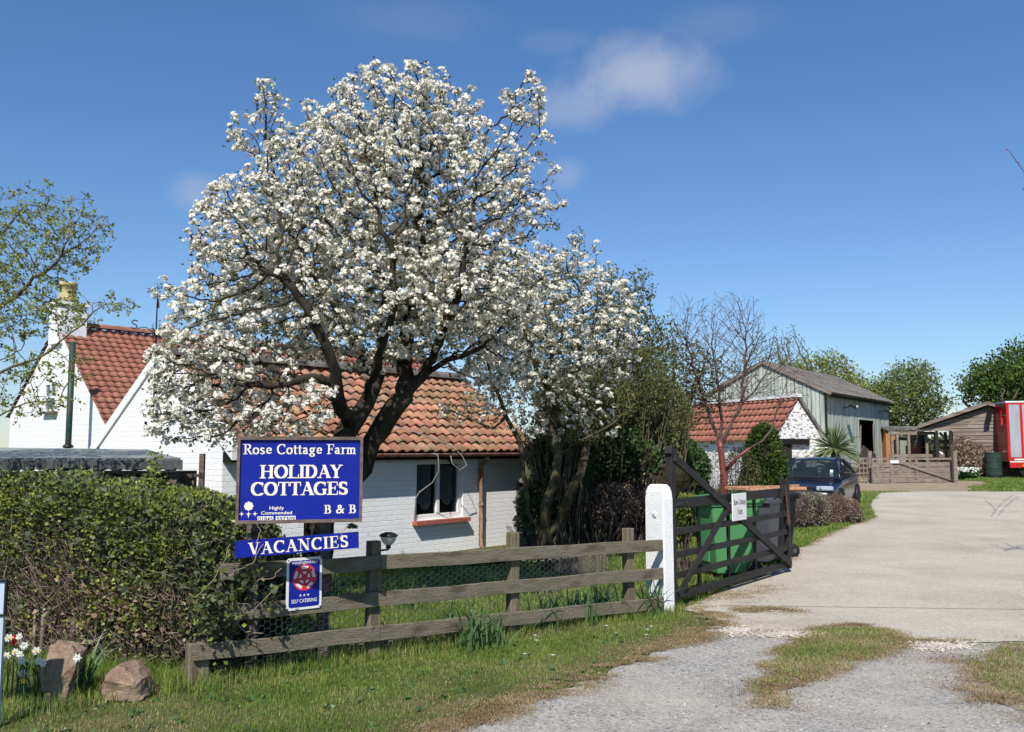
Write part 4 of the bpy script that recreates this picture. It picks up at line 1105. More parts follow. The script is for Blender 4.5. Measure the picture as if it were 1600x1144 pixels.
def rrect(w, h, r, y0, k=5):
    o = []
    for cx_, cz_, a0 in ((w / 2 - r, h / 2 - r, 0), (-w / 2 + r, h / 2 - r, 90), (-w / 2 + r, -h / 2 + r, 180), (w / 2 - r, -h / 2 + r, 270)):
        for i in range(k + 1): a = R(a0 + 90 * i / k); o.append((cx_ + r * math.cos(a), y0, cz_ + r * math.sin(a)))
    return o


MB().prism(rrect(.29, .392, .025, 0), (0, .006, 0)).build('plate', M['white_paint'], es)
MB().prism(rrect(.25, .352, .018, -.0015), (0, .0012, 0)).build('blue_field', M['sign_blue'], es)
RX = Matrix.Rotation(R(90), 3, 'X')
mb = MB(); cz = .045; mb.lathe([(.1, 0), (.1, .001)], 28, (0, -.002, cz), RX)
mb.build('rose', mat('rose_red', (.62, .03, .06), rough=.4), es)
mb = MB()
for (r0, r1, hw) in ((.064, .088, 22), (.027, .046, 22)):
    for kk in range(5):
        q = []; c0 = 90 + 72 * kk
        for i in range(7): a = R(c0 - hw + hw * 2 * i / 6); q.append((r1 * math.cos(a) * (1 - .05 * (i == 3)), -.0036, cz + r1 * math.sin(a) * (1 - .05 * (i == 3))))
        for i in range(7): a = R(c0 + (hw - 4) - (hw - 4) * 2 * i / 6); q.append((r0 * math.cos(a), -.0036, cz + r0 * math.sin(a)))
        mb.add(q, [tuple(range(14))])
for i in range(3):
    q = []
    for kk in range(10): a = R(90 + 36 * kk); r = .0125 if kk % 2 == 0 else .005; q.append(((i - 1) * .031 + r * math.cos(a), -.0036, -.088 + r * math.sin(a)))
    mb.add(q, [tuple(range(10))])
mb.build('white_petals', M['white_paint'], es)
sans_text('lettering', M['white_paint'], es, 'enjoyEngland.com', -.105, .105, .150, .036, -.0036, .008)
sans_text('lettering', M['white_paint'], es, 'SELF CATERING', -.104, .104, -.142, .038, -.0036, .015)
for sx in (-1, 1):
    for sz in (-1, 1): MB().lathe([(.006, 0), (.005, .002)], 8, (sx * .132, -.002, sz * .182), RX).build('screw', M['rust'], es)

lp = thing('garden_lamp', 'small black half-globe lantern fixed beside a fence post', 'lamp', FA + fdir * (s_at(585, .85) + .05) + Vector((0, 0, .86)), FZ)
mb = MB(); mb.tube([(0, .02, 0), (.07, .01, 0), (.085, .01, .004), (.085, .01, .03)], .0085, 8); mb.lathe([(.018, 0), (.022, .012), (.018, .03)], 10, (.085, .01, .01)); mb.box((.006, .02, 0), (.012, .035, .05)); mb.build('bracket', M['black'], lp, smooth=False)
MB().lathe([(.02, .035), (.045, .055), (.062, .085), (.07, .112)], 18, (.085, .01, .0)).build('glass', M['lamp_glass'], lp, smooth=True)
MB().lathe([(.076, .110), (.08, .116), (.062, .132), (.03, .143), (.004, .146)], 18, (.085, .01, .0)).build('cap', M['black'], lp, smooth=True)

# sign board just cut by the left edge
ls = thing('roadside_board', 'black-framed pale board on a pale post, cut by the left edge of the photo', 'sign', at(-55, 1000, 5.6), R(5)); ls.location.z = 0
z0, z1 = at(0, 963, 5.6).z, at(0, 905, 5.6).z; xr = at(9, 930, 5.6).x - ls.location.x
MB().box((xr - .24, .0, (z0 + z1) / 2), (.46, .012, z1 - z0 - .02)).build('panel', mat('pale_blue_panel', (.45, .52, .66), rough=.3), ls)
mb = MB()
for (a, b, c_, d) in ((xr - .48, xr, z1 - .018, z1), (xr - .48, xr, z0, z0 + .012), (xr - .014, xr, z0 + .012, z1 - .018)): mb.box(((a + b) / 2, -.004, (c_ + d) / 2), (b - a, .026, d - c_))
mb.build('frame', M['black'], ls, bevel=.003)
MB().box((xr - .035, .01, z0 / 2), (.04, .03, z0)).build('post', mat('pale_blue_post', (.4, .47, .52), rough=.5), ls)

# ================================================================== FARM GATE
GA = at(1052, 905, 9.72); GA.z = 0; GB = at(1233, 880, 12.5); GB.z = 0
gd = (GB - GA).normalized(); GLn = (GB - GA).length; gn = Vector((gd.y, -gd.x, 0))
gate = thing('farm_gate', 'open black five-bar timber farm gate hung from the white post', 'gate', GA, math.atan2(gd.y, gd.x))
def gs(px, z=.5):
    a = (px - 800) / FPX; cp, sp_ = math.cos(PITCH), math.sin(PITCH)
    return (a * (GA.y * cp + (z - CZ) * sp_) - GA.x) / (gd.x - a * gd.y * cp)


for (z, h) in ((1.10, .11), (.80, .066), (.555, .066), (.335, .066), (.12, .08)):
    MB().box((GLn / 2, 0, z), (GLn - .02, .045, h)).build('bar', M['dark_wood'], gate, bevel=.004)
MB().box((-.02, 0, .82), (.09, .075, 1.62)).box((-.03, .0, 1.66), (.1, .08, .1), Matrix.Rotation(R(30), 3, 'Y')).build('hinge_stile', M['dark_wood'], gate, bevel=.006)
MB().box((GLn - .03, 0, .66), (.075, .07, 1.2)).build('latch_stile', M['dark_wood'], gate, bevel=.005)
MB().box((gs(1217, 1.1), -.035, 1.17), (.05, .022, .34)).build('latch_bar', M['dark_wood'], gate)
for px in (1097, 1143, 1184): MB().box((gs(px), .037, .61), (.065, .022, 1.0)).build('upright', M['dark_wood'], gate)
mb = MB(); mb.beam((-.02, -.042, 1.60), (GLn - .05, -.042, .12), .03, .085, Vector((0, 0, 1))); mb.build('brace', M['dark_wood'], gate)
mb = MB(); mb.beam((.04, -.038, .14), (gs(1133, .95), -.038, 1.0), .028, .075, Vector((0, 0, 1))); mb.build('brace', M['dark_wood'], gate)
for (z) in (1.1, .12): MB().box((.14, -.03, z), (.36, .012, .035)).lathe([(.01, 0), (.01, .01)], 8, (.25, -.036, z), RX).build('strap_hinge', M['black'], gate)
# rope and chain at the latch end
mb = MB(); sx = gs(1222, 1.0)
mb.tube([(sx, -.05, 1.2), (sx + .01, -.06, 1.0), (sx + .03, -.06, .86), (sx + .02, -.07, .74), (sx + .05, -.06, .7)], .008, 6)
for i in range(26):
    t = i / 25; mb.tube([(sx + .02 + .03 * math.sin(i * 2.3), -.07 + .015 * math.cos(i * 1.7), .84 - .17 * t), (sx + .02 + .035 * math.sin(i * 2.3 + 1.3), -.07, .82 - .17 * t)], .007, 5)
tag(mb.build('rope', mat('rusty_rope', (.09, .045, .03), (.17, .08, .05), s=20, rough=.9), gate), None)
# name plate on the gate
npx = gs(1146, .95)
pl = thing('gate_nameplate', 'white rectangular nameplate with black gothic lettering on the black gate', 'sign', GA + gd * npx + gn * .075 + Vector((0, 0, .99)), math.atan2(gd.y, gd.x))
MB().box((0, 0, 0), (.42, .012, .325)).build('plate', M['white_paint'], pl, bevel=.002)
pen_text('lettering', M['black'], pl, 'Rose Cottage', -.175, .185, .03, .062, -.0068, pw=.13, ph=.09, slant=.5)
pen_text('lettering', M['black'], pl, 'Farm', -.065, .085, -.085, .062, -.0068, pw=.13, ph=.09, slant=.5)
for sx in (-1, 1):
    for sz in (-1, 1): MB().lathe([(.004, 0), (.003, .002)], 8, (sx * .19, -.0062, sz * .145), RX).build('screw', M['rust'], pl)


# ================================================================== WHEELIE BINS
def wheelie_bin(label, m, mlid, loc, rz, sc=1.0, group=None):
    b = thing('wheelie_bin', label, 'wheelie bin', loc, rz, group); b.scale = (sc, sc, sc)
    mb = MB()   # local: front -x, wheels +x
    for z0, z1, a0, a1, w0, w1 in ((.06, .9, -.25, -.34, .23, .28),):
        k = [(a0, -w0, z0), (.24, -w0, z0), (.24, w0, z0), (a0, w0, z0), (a1, -w1, z1), (.33, -w1, z1), (.33, w1, z1), (a1, w1, z1)]
        mb.add(k, [(0, 3, 2, 1), (4, 5, 6, 7), (0, 1, 5, 4), (1, 2, 6, 5), (2, 3, 7, 6), (3, 0, 4, 7)])
    mb.build('body', m, b, bevel=.02)
    MB().box((0, 0, .93), (.72, .6, .065), taper=.98).build('rim', m, b, bevel=.015)
    mb = MB(); n = 6; vs = []
    for i in range(n + 1):
        x = -.39 + .76 * i / n; z = .975 + .045 * math.sin(math.pi * min(1, i / n * 1.1 + .1))
        vs += [(x, -.31, z - .02), (x, -.2, z + .015), (x, .2, z + .015), (x, .31, z - .02)]
    mb.add(vs, [(4 * i + k, 4 * i + 4 + k, 4 * i + 5 + k, 4 * i + 1 + k) for i in range(n) for k in range(3)])
    mb.box((-.385, 0, .955), (.02, .6, .05)); mb.box((-.01, -.315, .962), (.76, .012, .04)); mb.box((-.01, .315, .962), (.76, .012, .04)); lid = mb.build('lid', mlid, b)
    MB().tube([(.33, -.2, .95), (.42, -.2, .975), (.42, .2, .975), (.33, .2, .95)], .016, 8).build('handle', mlid, b, smooth=True)
    for sy in (-1, 1):
        RXs = Matrix.Rotation(R(90), 3, 'X')
        w_ = MB().lathe([(.06, -.028), (.1, -.024), (.105, 0), (.1, .024), (.06, .028)], 20, (.25, sy * .26, .105), RXs).build('wheel', M['tyre'], b, smooth=True)
        MB().lathe([(.02, -.03), (.055, -.026), (.055, .026), (.02, .03)], 10, (.25, sy * .26, .105), RXs).build('hub', M['bin_grey'], w_)
    MB().box((-.3, 0, .45), (.02, .2, .5)).build('front_panel', m, b)
    return b


p = at(1137, 900, 12.15); wheelie_bin('green wheelie bin behind the black gate bars, left of the two grey bins', M['bin_green'], M['bin_green'], (p.x, p.y, 0), R(14), 1.04)
p = at(1184, 880, 13.4); wheelie_bin('dark grey wheelie bin directly right of the green bin behind the gate', M['bin_grey'], M['bin_grey'], (p.x, p.y, 0), R(60), .98, 'grey wheelie bins behind the gate')
p = at(1203, 868, 14.3); wheelie_bin('black wheelie bin at the drive edge, wheel showing past the gate end', M['black'], M['black'], (p.x, p.y, 0), R(24), 1.0, 'grey wheelie bins behind the gate')
p = at(1196, 766, 13.75)
of = thing('old_window_frame', 'orange-brown timber window frame lying on top of the wheelie bins', 'timber frame', (p.x, p.y, 1.075), R(20))
mb = MB()
for y in (-.3, .3): mb.box((0, y, .02), (1.0, .06, .035))
for x in (-.5, -.1, .12, .5): mb.box((x, 0, .021), (.06, .54, .03))
mb.box((.25, -.1, .045), (.9, .05, .03), Matrix.Rotation(R(24), 3, 'Z')); mb.build('timber', M['raw_wood'], of)
MB().box((.1, 0, -.008), (.9, .52, .012)).build('sheet', M['raw_wood'], of)

# garden things behind the fence
p = at(905, 870, 12.2)
pb = thing('timber_planter', 'grey-green timber trough on the lawn behind the right fence panel', 'planter', (p.x, p.y, 0), R(25))
MB().box((0, 0, .2), (.62, .34, .3), taper=1.08).build('trough', M['post_wood'], pb, bevel=.006)
mb = MB(); mb.box((0, -.19, .36), (.72, .06, .04)); mb.box((0, .19, .36), (.72, .06, .04)); mb.box((-.33, 0, .36), (.06, .32, .04)); mb.box((.33, 0, .36), (.06, .32, .04)); mb.build('rim', M['fence_wood'], pb)
MB().box((0, 0, .355), (.58, .3, .015)).build('earth', M['soil'], pb)
for sx in (-1, 1): MB().box((sx * .25, 0, .03), (.07, .3, .06)).build('foot', M['post_wood'], pb)
a = gr(520, 893); b = gr(700, 886); b = a + (b - a).normalized() * 2.6
mb = MB(); mb.tube([Vector((a.x + (b.x - a.x) * i / 10, a.y + (b.y - a.y) * i / 10, .05 + .01 * math.sin(i * 2))) for i in range(11)], .045, 8, wob=.4)
tag(mb.build('log_edging', M['bark'], None), 'long dark log edging the flower bed in front of the cottage wall', 'log')


# ================================================================== TREES
def make_tree(name, label, cat_, limbs, blobs, n_att, bark, r0, r1, foliage=None, group=None, kill=.16, step=.09, infl=1.4, up=.05, jit=.25, seed=1, iters=90, shell=0.0, wob=.25, rate=1.0):
    rng = np.random.default_rng(seed)
    base = Vector(limbs[0][2][0]); t = thing(name, label, cat_, (base.x, base.y, gh(base.y)), 0, group)
    att = blob_points(blobs, n_att, rng, shell)
    P, par, kids, tips = grow(limbs, att, infl, kill, step, iters, jit, up, rng)
    o = np.array([base.x, base.y, gh(base.y)])
    P = P - o
    mb = MB(); skeleton_mesh(mb, P, par, kids, tips, r0, r1, wob=wob)
    mb.build('trunk', bark, t, smooth=True)
    return t, P, par, kids, tips, rng, o


def blob(px, py, D, rx, ry, rd, w=1): p = at(px, py, D); k = D / FPX; return (p.x, p.y, p.z, rx * k, rd, ry * k, w)


# --- the pear tree in blossom
D0 = 9.1
base = at(492, 900, D0); base.z = -.05
L = [(-1, 0, [base, at(496, 860, D0), at(503, 800, D0), at(512, 745, D0)]),
     (0, 3, [at(530, 700, D0 - .15), at(546, 665, D0 - .2), at(572, 630, D0 - .1), at(590, 590, D0), at(600, 545, D0 + .1), at(592, 490, D0 + .1), at(600, 430, D0)]),
     (0, 2, [at(540, 770, D0 + .1), at(566, 730, D0 + .15), at(582, 690, D0 + .1), at(605, 655, D0 + .1), at(632, 620, D0), at(664, 585, D0), at(700, 562, D0 - .1), at(748, 545, D0 - .2)]),
     (1, 1, [at(534, 640, D0 - .5), at(524, 600, D0 - .7), at(510, 540, D0 - .9), at(480, 480, D0 - 1), at(440, 430, D0 - 1)]),
     (1, 3, [at(560, 545, D0 + .6), at(520, 470, D0 + .9), at(470, 400, D0 + 1)]),
     (2, 4, [at(632, 560, D0 + .3), at(640, 500, D0 + .5), at(660, 420, D0 + .5), at(655, 330, D0 + .4)]),
     (2, 5, [at(690, 520, D0 - .5), at(720, 450, D0 - .8), at(730, 380, D0 - .9)]),
     (3, 1, [at(490, 590, D0 - .8), at(450, 600, D0 - 1.0)]),
     (1, 2, [at(590, 560, D0 - .6), at(620, 470, D0 - 1), at(610, 380, D0 - 1.1)])]
Bl = [blob(610, 330, D0, 240, 170, 1.25), blob(590, 470, D0, 260, 110, 1.3), blob(360, 560, D0 - .6, 118, 118, .95), blob(420, 400, D0, 122, 140, 1.1), blob(620, 205, D0, 125, 92, 1.0),
      blob(420, 165, D0, 30, 48, .4, 1.5), blob(500, 205, D0, 42, 52, .6), blob(655, 120, D0, 32, 30, .4, 1.5), blob(720, 185, D0, 50, 48, .6, .8), blob(822, 160, D0, 38, 42, .4, 2), blob(790, 260, D0, 50, 55, .7, .5), blob(845, 230, D0, 20, 30, .3, .8), blob(870, 255, D0, 16, 12, .2, .8), blob(690, 130, D0, 16, 34, .25, 1.3), blob(535, 150, D0, 14, 34, .25, 1.3), blob(375, 225, D0, 26, 16, .3, 1.2),
      blob(830, 330, D0, 62, 55, .8, .5), blob(265, 458, D0 - .5, 40, 20, .3, 2.2), blob(300, 640, D0 - .8, 75, 70, .7, .9), blob(400, 210, D0, 50, 40, .5, .7), blob(740, 450, D0 - .2, 120, 90, 1.1), blob(770, 560, D0 + .5, 75, 60, .7, .8), blob(575, 110, D0, 26, 22, .3, 1.5), blob(380, 665, D0 - .9, 90, 45, .6, 1.2), blob(300, 590, D0 - .8, 60, 80, .8, 1.3), blob(460, 640, D0 - .8, 70, 50, .6, .8)]
pear, P, par, kids, tips, rng, o = make_tree('pear_tree', 'large old pear tree covered in white blossom in front of the white cottage', 'tree', L, Bl, 16500, M['bark'], .0028, .155, kill=.1, step=.075, seed=4, iters=110)


def blossom_crown(t, P, par, tips, rng, density, clump_sc, leaf_n, petal=M['blossom'], leafm=M['pear_leaf'], cond=None, maxtip=4):
    fine = np.where(tips <= maxtip)[0]; fine = fine[fine > 20]
    d = P[fine] - P[np.maximum(np.array(par)[fine], 0)]
    pr = density * np.where(tips[fine] <= 1, 1.0, .7)
    if cond is not None: pr = pr * cond(P[fine])
    pick = rng.random(len(fine)) < pr
    pos = P[fine][pick]; dd = d[pick]; k = len(pos)
    pos = pos + rng.normal(size=(k, 3)) * .02
    up = dd / (np.linalg.norm(dd, axis=1)[:, None] + 1e-6) * .5 + np.array([0, 0, .7]) + rng.normal(size=(k, 3)) * .35
    rot = up_rot(up, rng); tm = [flower_template(rng, int(rng.integers(20, 32)), .046, .0148) for _ in range(7)]; wh = rng.integers(0, 7, k); parts = []
    for i in range(7):
        q = wh == i; sc = clump_sc * (.55 + .75 * rng.random(q.sum())); parts.append(stamp(tm[i][0], tm[i][1], pos[q], rot[q], sc))
    V, F = cat(parts); np_mesh('blossom', V, F, petal, t)
    lp_ = np.repeat(P[fine], leaf_n, 0); lp_ = lp_ + rng.normal(size=lp_.shape) * .028
    V, F = leaves(lp_, .042, rng); np_mesh('leaves', V, F, leafm, t)
    return k


sparse = lambda Q: np.where((Q[:, 0] + o[0] > .05) & (Q[:, 2] > 3.2) & (Q[:, 2] < 4.7), .55, 1.0)
nb = blossom_crown(pear, P, par, tips, rng, .98, 1.03, 2, cond=lambda Q: sparse(Q) * np.clip(.85 + .45 * fbm(Q[:, 0], Q[:, 2] + Q[:, 1], 5.0, 41), .25, 1), maxtip=4)
print('pear nodes', len(P), 'clumps', nb)

# --- second, smaller blossom tree over the fence, several mossy stems
D1 = 12.6
b1 = at(858, 868, D1); b1.z = -.05
L = [(-1, 0, [b1, at(852, 840, D1)]),
     (0, 1, [at(824, 800, D1), at(818, 740, D1), at(812, 690, D1), at(790, 650, D1), at(776, 610, D1 - .3), at(760, 560, D1 - .3)]),
     (0, 1, [at(850, 800, D1 - .1), at(866, 755, D1), at(872, 710, D1), at(862, 680, D1), at(868, 620, D1), at(862, 540, D1)]),
     (0, 1, [at(874, 815, D1), at(888, 780, D1 - .2), at(908, 740, D1 - .2), at(918, 690, D1), at(935, 640, D1 + .3), at(950, 560, D1 + .3)]),
     (1, 3, [at(770, 670, D1 + .2), at(735, 655, D1 + .2), at(700, 640, D1 + .2)]),
     (2, 2, [at(905, 690, D1 - .4), at(945, 670, D1 - .5), at(985, 640, D1 - .4)]),
     (2, 4, [at(840, 580, D1 - .6), at(820, 500, D1 - .7), at(830, 450, D1 - .7)]),
     (3, 3, [at(900, 620, D1 + .5), at(905, 540, D1 + .7), at(910, 460, D1 + .8)])]
Bl = [blob(885, 500, D1, 112, 105, 1.2), blob(850, 580, D1, 120, 82, 1.2), blob(960, 520, D1, 52, 90, .8), blob(905, 385, D1, 26, 34, .4, 1.6), blob(800, 480, D1, 80, 80, 1), blob(890, 660, D1, 95, 45, .8, .7), blob(860, 420, D1, 70, 40, .7), blob(720, 640, D1, 50, 30, .5, .6)]
t2, P, par, kids, tips, rng, o = make_tree('blossom_tree', 'smaller multi-stemmed blossom tree with mossy trunks right of the cottage wall', 'tree', L, Bl, 8000, M['bark_green'], .0032, .095, kill=.12, step=.085, seed=9, iters=110)
nb = blossom_crown(t2, P, par, tips, rng, 1.0, 1.1, 4, cond=lambda Q: np.clip(.8 + .6 * fbm(Q[:, 0], Q[:, 2] + Q[:, 1], 4.0, 43), .15, 1) * np.clip(.25 + .9 * (Q[:, 2] - 1.9) / 1.2, .12, 1), leafm=M['leaf_olive'])
print('t2', len(P), nb)


def leafy(t, P, par, tips, rng, n, size, m, maxtip=3, spread=.05, wide=False, name='leaves', dens=1.0):
    fine = np.where(tips <= maxtip)[0]; fine = fine[rng.random(len(fine)) < dens]
    q = np.repeat(P[fine], n, 0); q = q + rng.normal(size=q.shape) * spread
    V, F = leaves(q, size, rng, wide); return np_mesh(name, V, F, m, t)


def simple_limbs(base, top, D, k, spread, rng, lean=0):
    """one trunk, k rising limbs"""
    b = Vector(base); tp = Vector(top); L = [(-1, 0, [b, b.lerp(tp, .25) + Vector((lean, 0, 0)), b.lerp(tp, .4)])]
    for i in range(k):
        a = 6.283 * i / k + rng.random(); e = b.lerp(tp, .85) + Vector((math.cos(a), math.sin(a), 0)) * spread
        L.append((0, 1 if i % 2 else 2, [b.lerp(tp, .55) + Vector((math.cos(a), math.sin(a), 0)) * spread * .4, e]))
    return L


def bg_tree(name, label, D, bx, by_ref, top_px, top_py, blobs, n, leafm, size, ln, bark=M['bark_green'], r1=.12, seed=1, kill=.3, step=.2, spread=.6, r0=.008, up=.1, lspread=.1, group=None, wide=False, dens=1.0, k=4, maxtip=3, infl=3):
    rng = np.random.default_rng(seed); b = at(bx, by_ref, D); b.z = gh(D) - .05
    t, P, par, kids, tips, rng, o = make_tree(name, label, 'tree', simple_limbs(b, at(top_px, top_py, D), D, k, spread, rng), blobs, n, bark, r0, r1, kill=kill, step=step, infl=infl, up=up, seed=seed, group=group)
    if leafm is not None: leafy(t, P, par, tips, rng, ln, size, leafm, maxtip, lspread, wide, dens=dens)
    return t


# --- green leafing tree leaning in from the left edge
DL = 8.6
lb = Vector((-6.6, 8.8, -.05))
L = [(-1, 0, [lb, lb + Vector((.1, 0, 1.2)), lb + Vector((.3, -.1, 2.0))]),
     (0, 2, [at(-110, 560, DL), at(-20, 500, DL), at(40, 450, DL), at(95, 400, DL)]),
     (0, 2, [at(-120, 620, DL - .3), at(-20, 590, DL - .4), at(60, 560, DL - .5), at(110, 520, DL - .5), at(165, 475, DL - .5)]),
     (0, 1, [at(-120, 690, DL), at(-30, 660, DL), at(40, 630, DL), at(95, 625, DL)]),
     (0, 2, [at(-80, 430, DL + .3), at(0, 370, DL + .3), at(40, 320, DL + .3)]),
     (4, 1, [at(24, 340, DL + .2), at(32, 285, DL + .2)]), (4, 2, [at(70, 330, DL + .1), at(78, 288, DL + .1)]), (1, 3, [at(118, 350, DL), at(130, 312, DL)]), (1, 3, [at(140, 370, DL), at(168, 338, DL)]), (4, 1, [at(-5, 330, DL), at(4, 300, DL)])]
Bl = [blob(50, 390, DL, 92, 62, .7, 1), blob(60, 335, DL, 60, 36, .4, 1.8), blob(75, 305, DL, 12, 26, .15, 2), blob(30, 320, DL, 14, 22, .15, 2), blob(130, 330, DL, 20, 30, .2, 2), blob(165, 350, DL, 14, 18, .15, 2), blob(120, 370, DL, 45, 50, .5, 1.2), blob(10, 480, DL, 110, 60, .9, .5), blob(110, 490, DL - .4, 60, 30, .5, .35), blob(185, 480, DL - .5, 32, 20, .3, 1.4), blob(40, 580, DL - .3, 110, 40, .6, .25), blob(60, 640, DL - .3, 80, 25, .5, .3), blob(-120, 450, DL, 120, 150, 1.2, .6)]
t3, P, par, kids, tips, rng, o = make_tree('leafing_tree', 'tree with fresh green buds reaching in from the left edge', 'tree', L, Bl, 7500, M['olive_twig'], .0022, .05, kill=.085, step=.07, seed=3, up=.4, jit=.18, iters=110)
leafy(t3, P, par, tips, rng, 6, .036, M['leaf_fresh'], 2, .014, dens=.7)

# --- olive-green twiggy trees right of the blossom, thicket
bg_tree('olive_tree', 'tall olive-green twiggy tree right behind the blossom tree', 16.5, 985, 800, 985, 480, [blob(975, 540, 16.5, 60, 120, 1), blob(1010, 600, 16.5, 50, 110, 1), blob(940, 640, 16.5, 70, 80, 1.1), blob(1000, 460, 16.5, 22, 46, .5, 1.4), blob(960, 440, 16.5, 26, 28, .4, 1.4), blob(950, 660, 16, 85, 60, 1.0), blob(1020, 690, 16, 55, 50, .9)], 9500, M['leaf_olive'], .065, 5, r1=.1, seed=21, kill=.13, step=.1, r0=.004, lspread=.05, maxtip=2, dens=.8, spread=.7, infl=2, k=6)
bg_tree('willow_thicket', 'dense olive twiggy tree behind the dark conifer hedge', 20, 1050, 800, 1045, 520, [blob(1040, 580, 20, 45, 90, 1), blob(1075, 600, 20, 60, 75, 1.2), blob(1010, 640, 20, 60, 60, 1.2)], 5000, M['leaf_olive'], .07, 5, r1=.09, seed=22, kill=.15, step=.12, r0=.005, lspread=.06, maxtip=2, dens=.7, spread=.8, infl=2.5, k=6)
# --- red-barked cherry, bare upright twigs
DR = 19.5
rb = at(1133, 812, DR); rb.z = -.02
L = [(-1, 0, [rb, at(1131, 745, DR), at(1126, 700, DR), at(1124, 690, DR)]),
     (0, 2, [at(1112, 660, DR), at(1100, 620, DR), at(1082, 570, DR), at(1070, 520, DR)]),
     (0, 3, [at(1128, 660, DR), at(1122, 600, DR - .3), at(1112, 540, DR - .3)]),
     (0, 3, [at(1140, 668, DR), at(1158, 630, DR), at(1164, 570, DR), at(1166, 520, DR)]),
     (0, 1, [at(1150, 716, DR - .2), at(1172, 700, DR - .3), at(1190, 690, DR - .3), at(1205, 672, DR - .3)]),
     (3, 1, [at(1180, 610, DR + .4), at(1200, 575, DR + .4), at(1215, 550, DR + .4)])]
Bl = [blob(1085, 545, DR, 42, 80, 1, 1), blob(1135, 545, DR, 50, 90, 1.1), blob(1165, 520, DR, 32, 62, .8, 1.2), blob(1200, 580, DR, 55, 50, .9, .7), blob(1120, 600, DR, 80, 50, 1, .8), blob(1060, 500, DR, 18, 50, .5, 1), blob(1225, 620, DR, 40, 25, .6, .5)]
t5, P, par, kids, tips, rng, o = make_tree('red_barked_cherry', 'bare cherry tree with glossy red trunk and upright twigs beside the conifer', 'tree', L, Bl, 4200, M['maroon_twig'], .0036, .065, kill=.11, step=.11, seed=6, up=.8, jit=.10, infl=1.6)
mb = MB(); q = [rb, at(1131, 745, DR), at(1126, 700, DR), at(1124, 690, DR)]; oo = Vector(o); mb.tube([p - oo for p in q], [.085, .074, .068, .066], 12, wob=.15); mb.tube([p - oo for p in (at(1131, 738, DR), at(1150, 716, DR - .2), at(1172, 700, DR - .3))], [.045, .035, .03], 8)
mb.tube([p - oo for p in (at(1125, 700, DR), at(1141, 666, DR))], [.05, .035], 8)
mb.build('red_bark', M['bark_red'], t5, smooth=True)
leafy(t5, P, par, tips, rng, 1, .03, mat('red_bud', (.2, .08, .05), (.25, .16, .07), s=3, island=.3), 1, .02, name='buds')


def shrub(name, label, loc, blobs, n, leafm, size, wide=False, twigs=0, twigm=M['twig'], cat_='shrub', core=None, gap=.35, out=.6, rng=None, group=None, shellp=.75, hang=0):
    """dense plant: leaf faces through the volume, denser at the skin, with gaps; blobs in world metres"""
    rng = rng or np.random.default_rng(int(abs(loc[0] * 100)) + n)
    t = thing(name, label, cat_, loc, 0, group); lo = np.array(loc)
    q = blob_points(blobs, int(n * 1.6), rng, shellp)
    f = fbm(q[:, 0], q[:, 2] + q[:, 1] * .7, 3.2, 17)
    q = q[(f > -gap * 2.2) | (rng.random(len(q)) < .25)][:n]
    cen = np.array([b[:3] for b in blobs]); near = ((q[:, None] - cen[None]) ** 2).sum(2).argmin(1); d = q - cen[near]; d /= np.linalg.norm(d, axis=1)[:, None] + 1e-6
    rot = up_rot(d * out + rng.normal(size=q.shape) * .6 + np.array([0, 0, .3 - hang]), rng)
    # leaf lies along local y: turn so that y follows the outward direction
    rot = rot[:, :, [0, 2, 1]] * np.array([1, 1, -1])
    V, F = leaves(q - lo, size, rng, wide, rot); np_mesh('leaves', V, F, leafm, t)
    mb = MB()
    for i in range(twigs):
        b = blobs[int(rng.integers(len(blobs)))]; u = rng.normal(size=3); u /= np.linalg.norm(u); u[2] = abs(u[2]) * .9
        e = np.array(b[:3]) + u * np.array(b[3:6]) * (1.0 + .16 * rng.random()); s0 = np.array([b[0] + rng.normal() * b[3] * .25, b[1] + rng.normal() * .1, lo[2]])
        mid = (s0 + e) / 2 + rng.normal(size=3) * .06
        mb.tube([s0 - lo, mid - lo, e - lo], [.012, .008, .003], 3, cap=False)
    if twigs: mb.build('stems', twigm, t)
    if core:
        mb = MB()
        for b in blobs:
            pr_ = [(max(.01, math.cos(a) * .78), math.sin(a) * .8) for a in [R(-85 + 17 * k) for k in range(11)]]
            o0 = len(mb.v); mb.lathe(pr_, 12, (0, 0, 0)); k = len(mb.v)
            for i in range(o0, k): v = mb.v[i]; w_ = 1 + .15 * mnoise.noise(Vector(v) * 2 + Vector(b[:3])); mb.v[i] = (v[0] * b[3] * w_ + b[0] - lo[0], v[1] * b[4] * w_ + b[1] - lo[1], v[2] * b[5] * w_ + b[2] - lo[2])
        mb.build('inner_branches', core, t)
    return t


M['inner'] = mat('shaded_branches', (.018, .016, .01), (.045, .038, .022), s=9, bump=1, bs=15, rough=1, spec=.05)
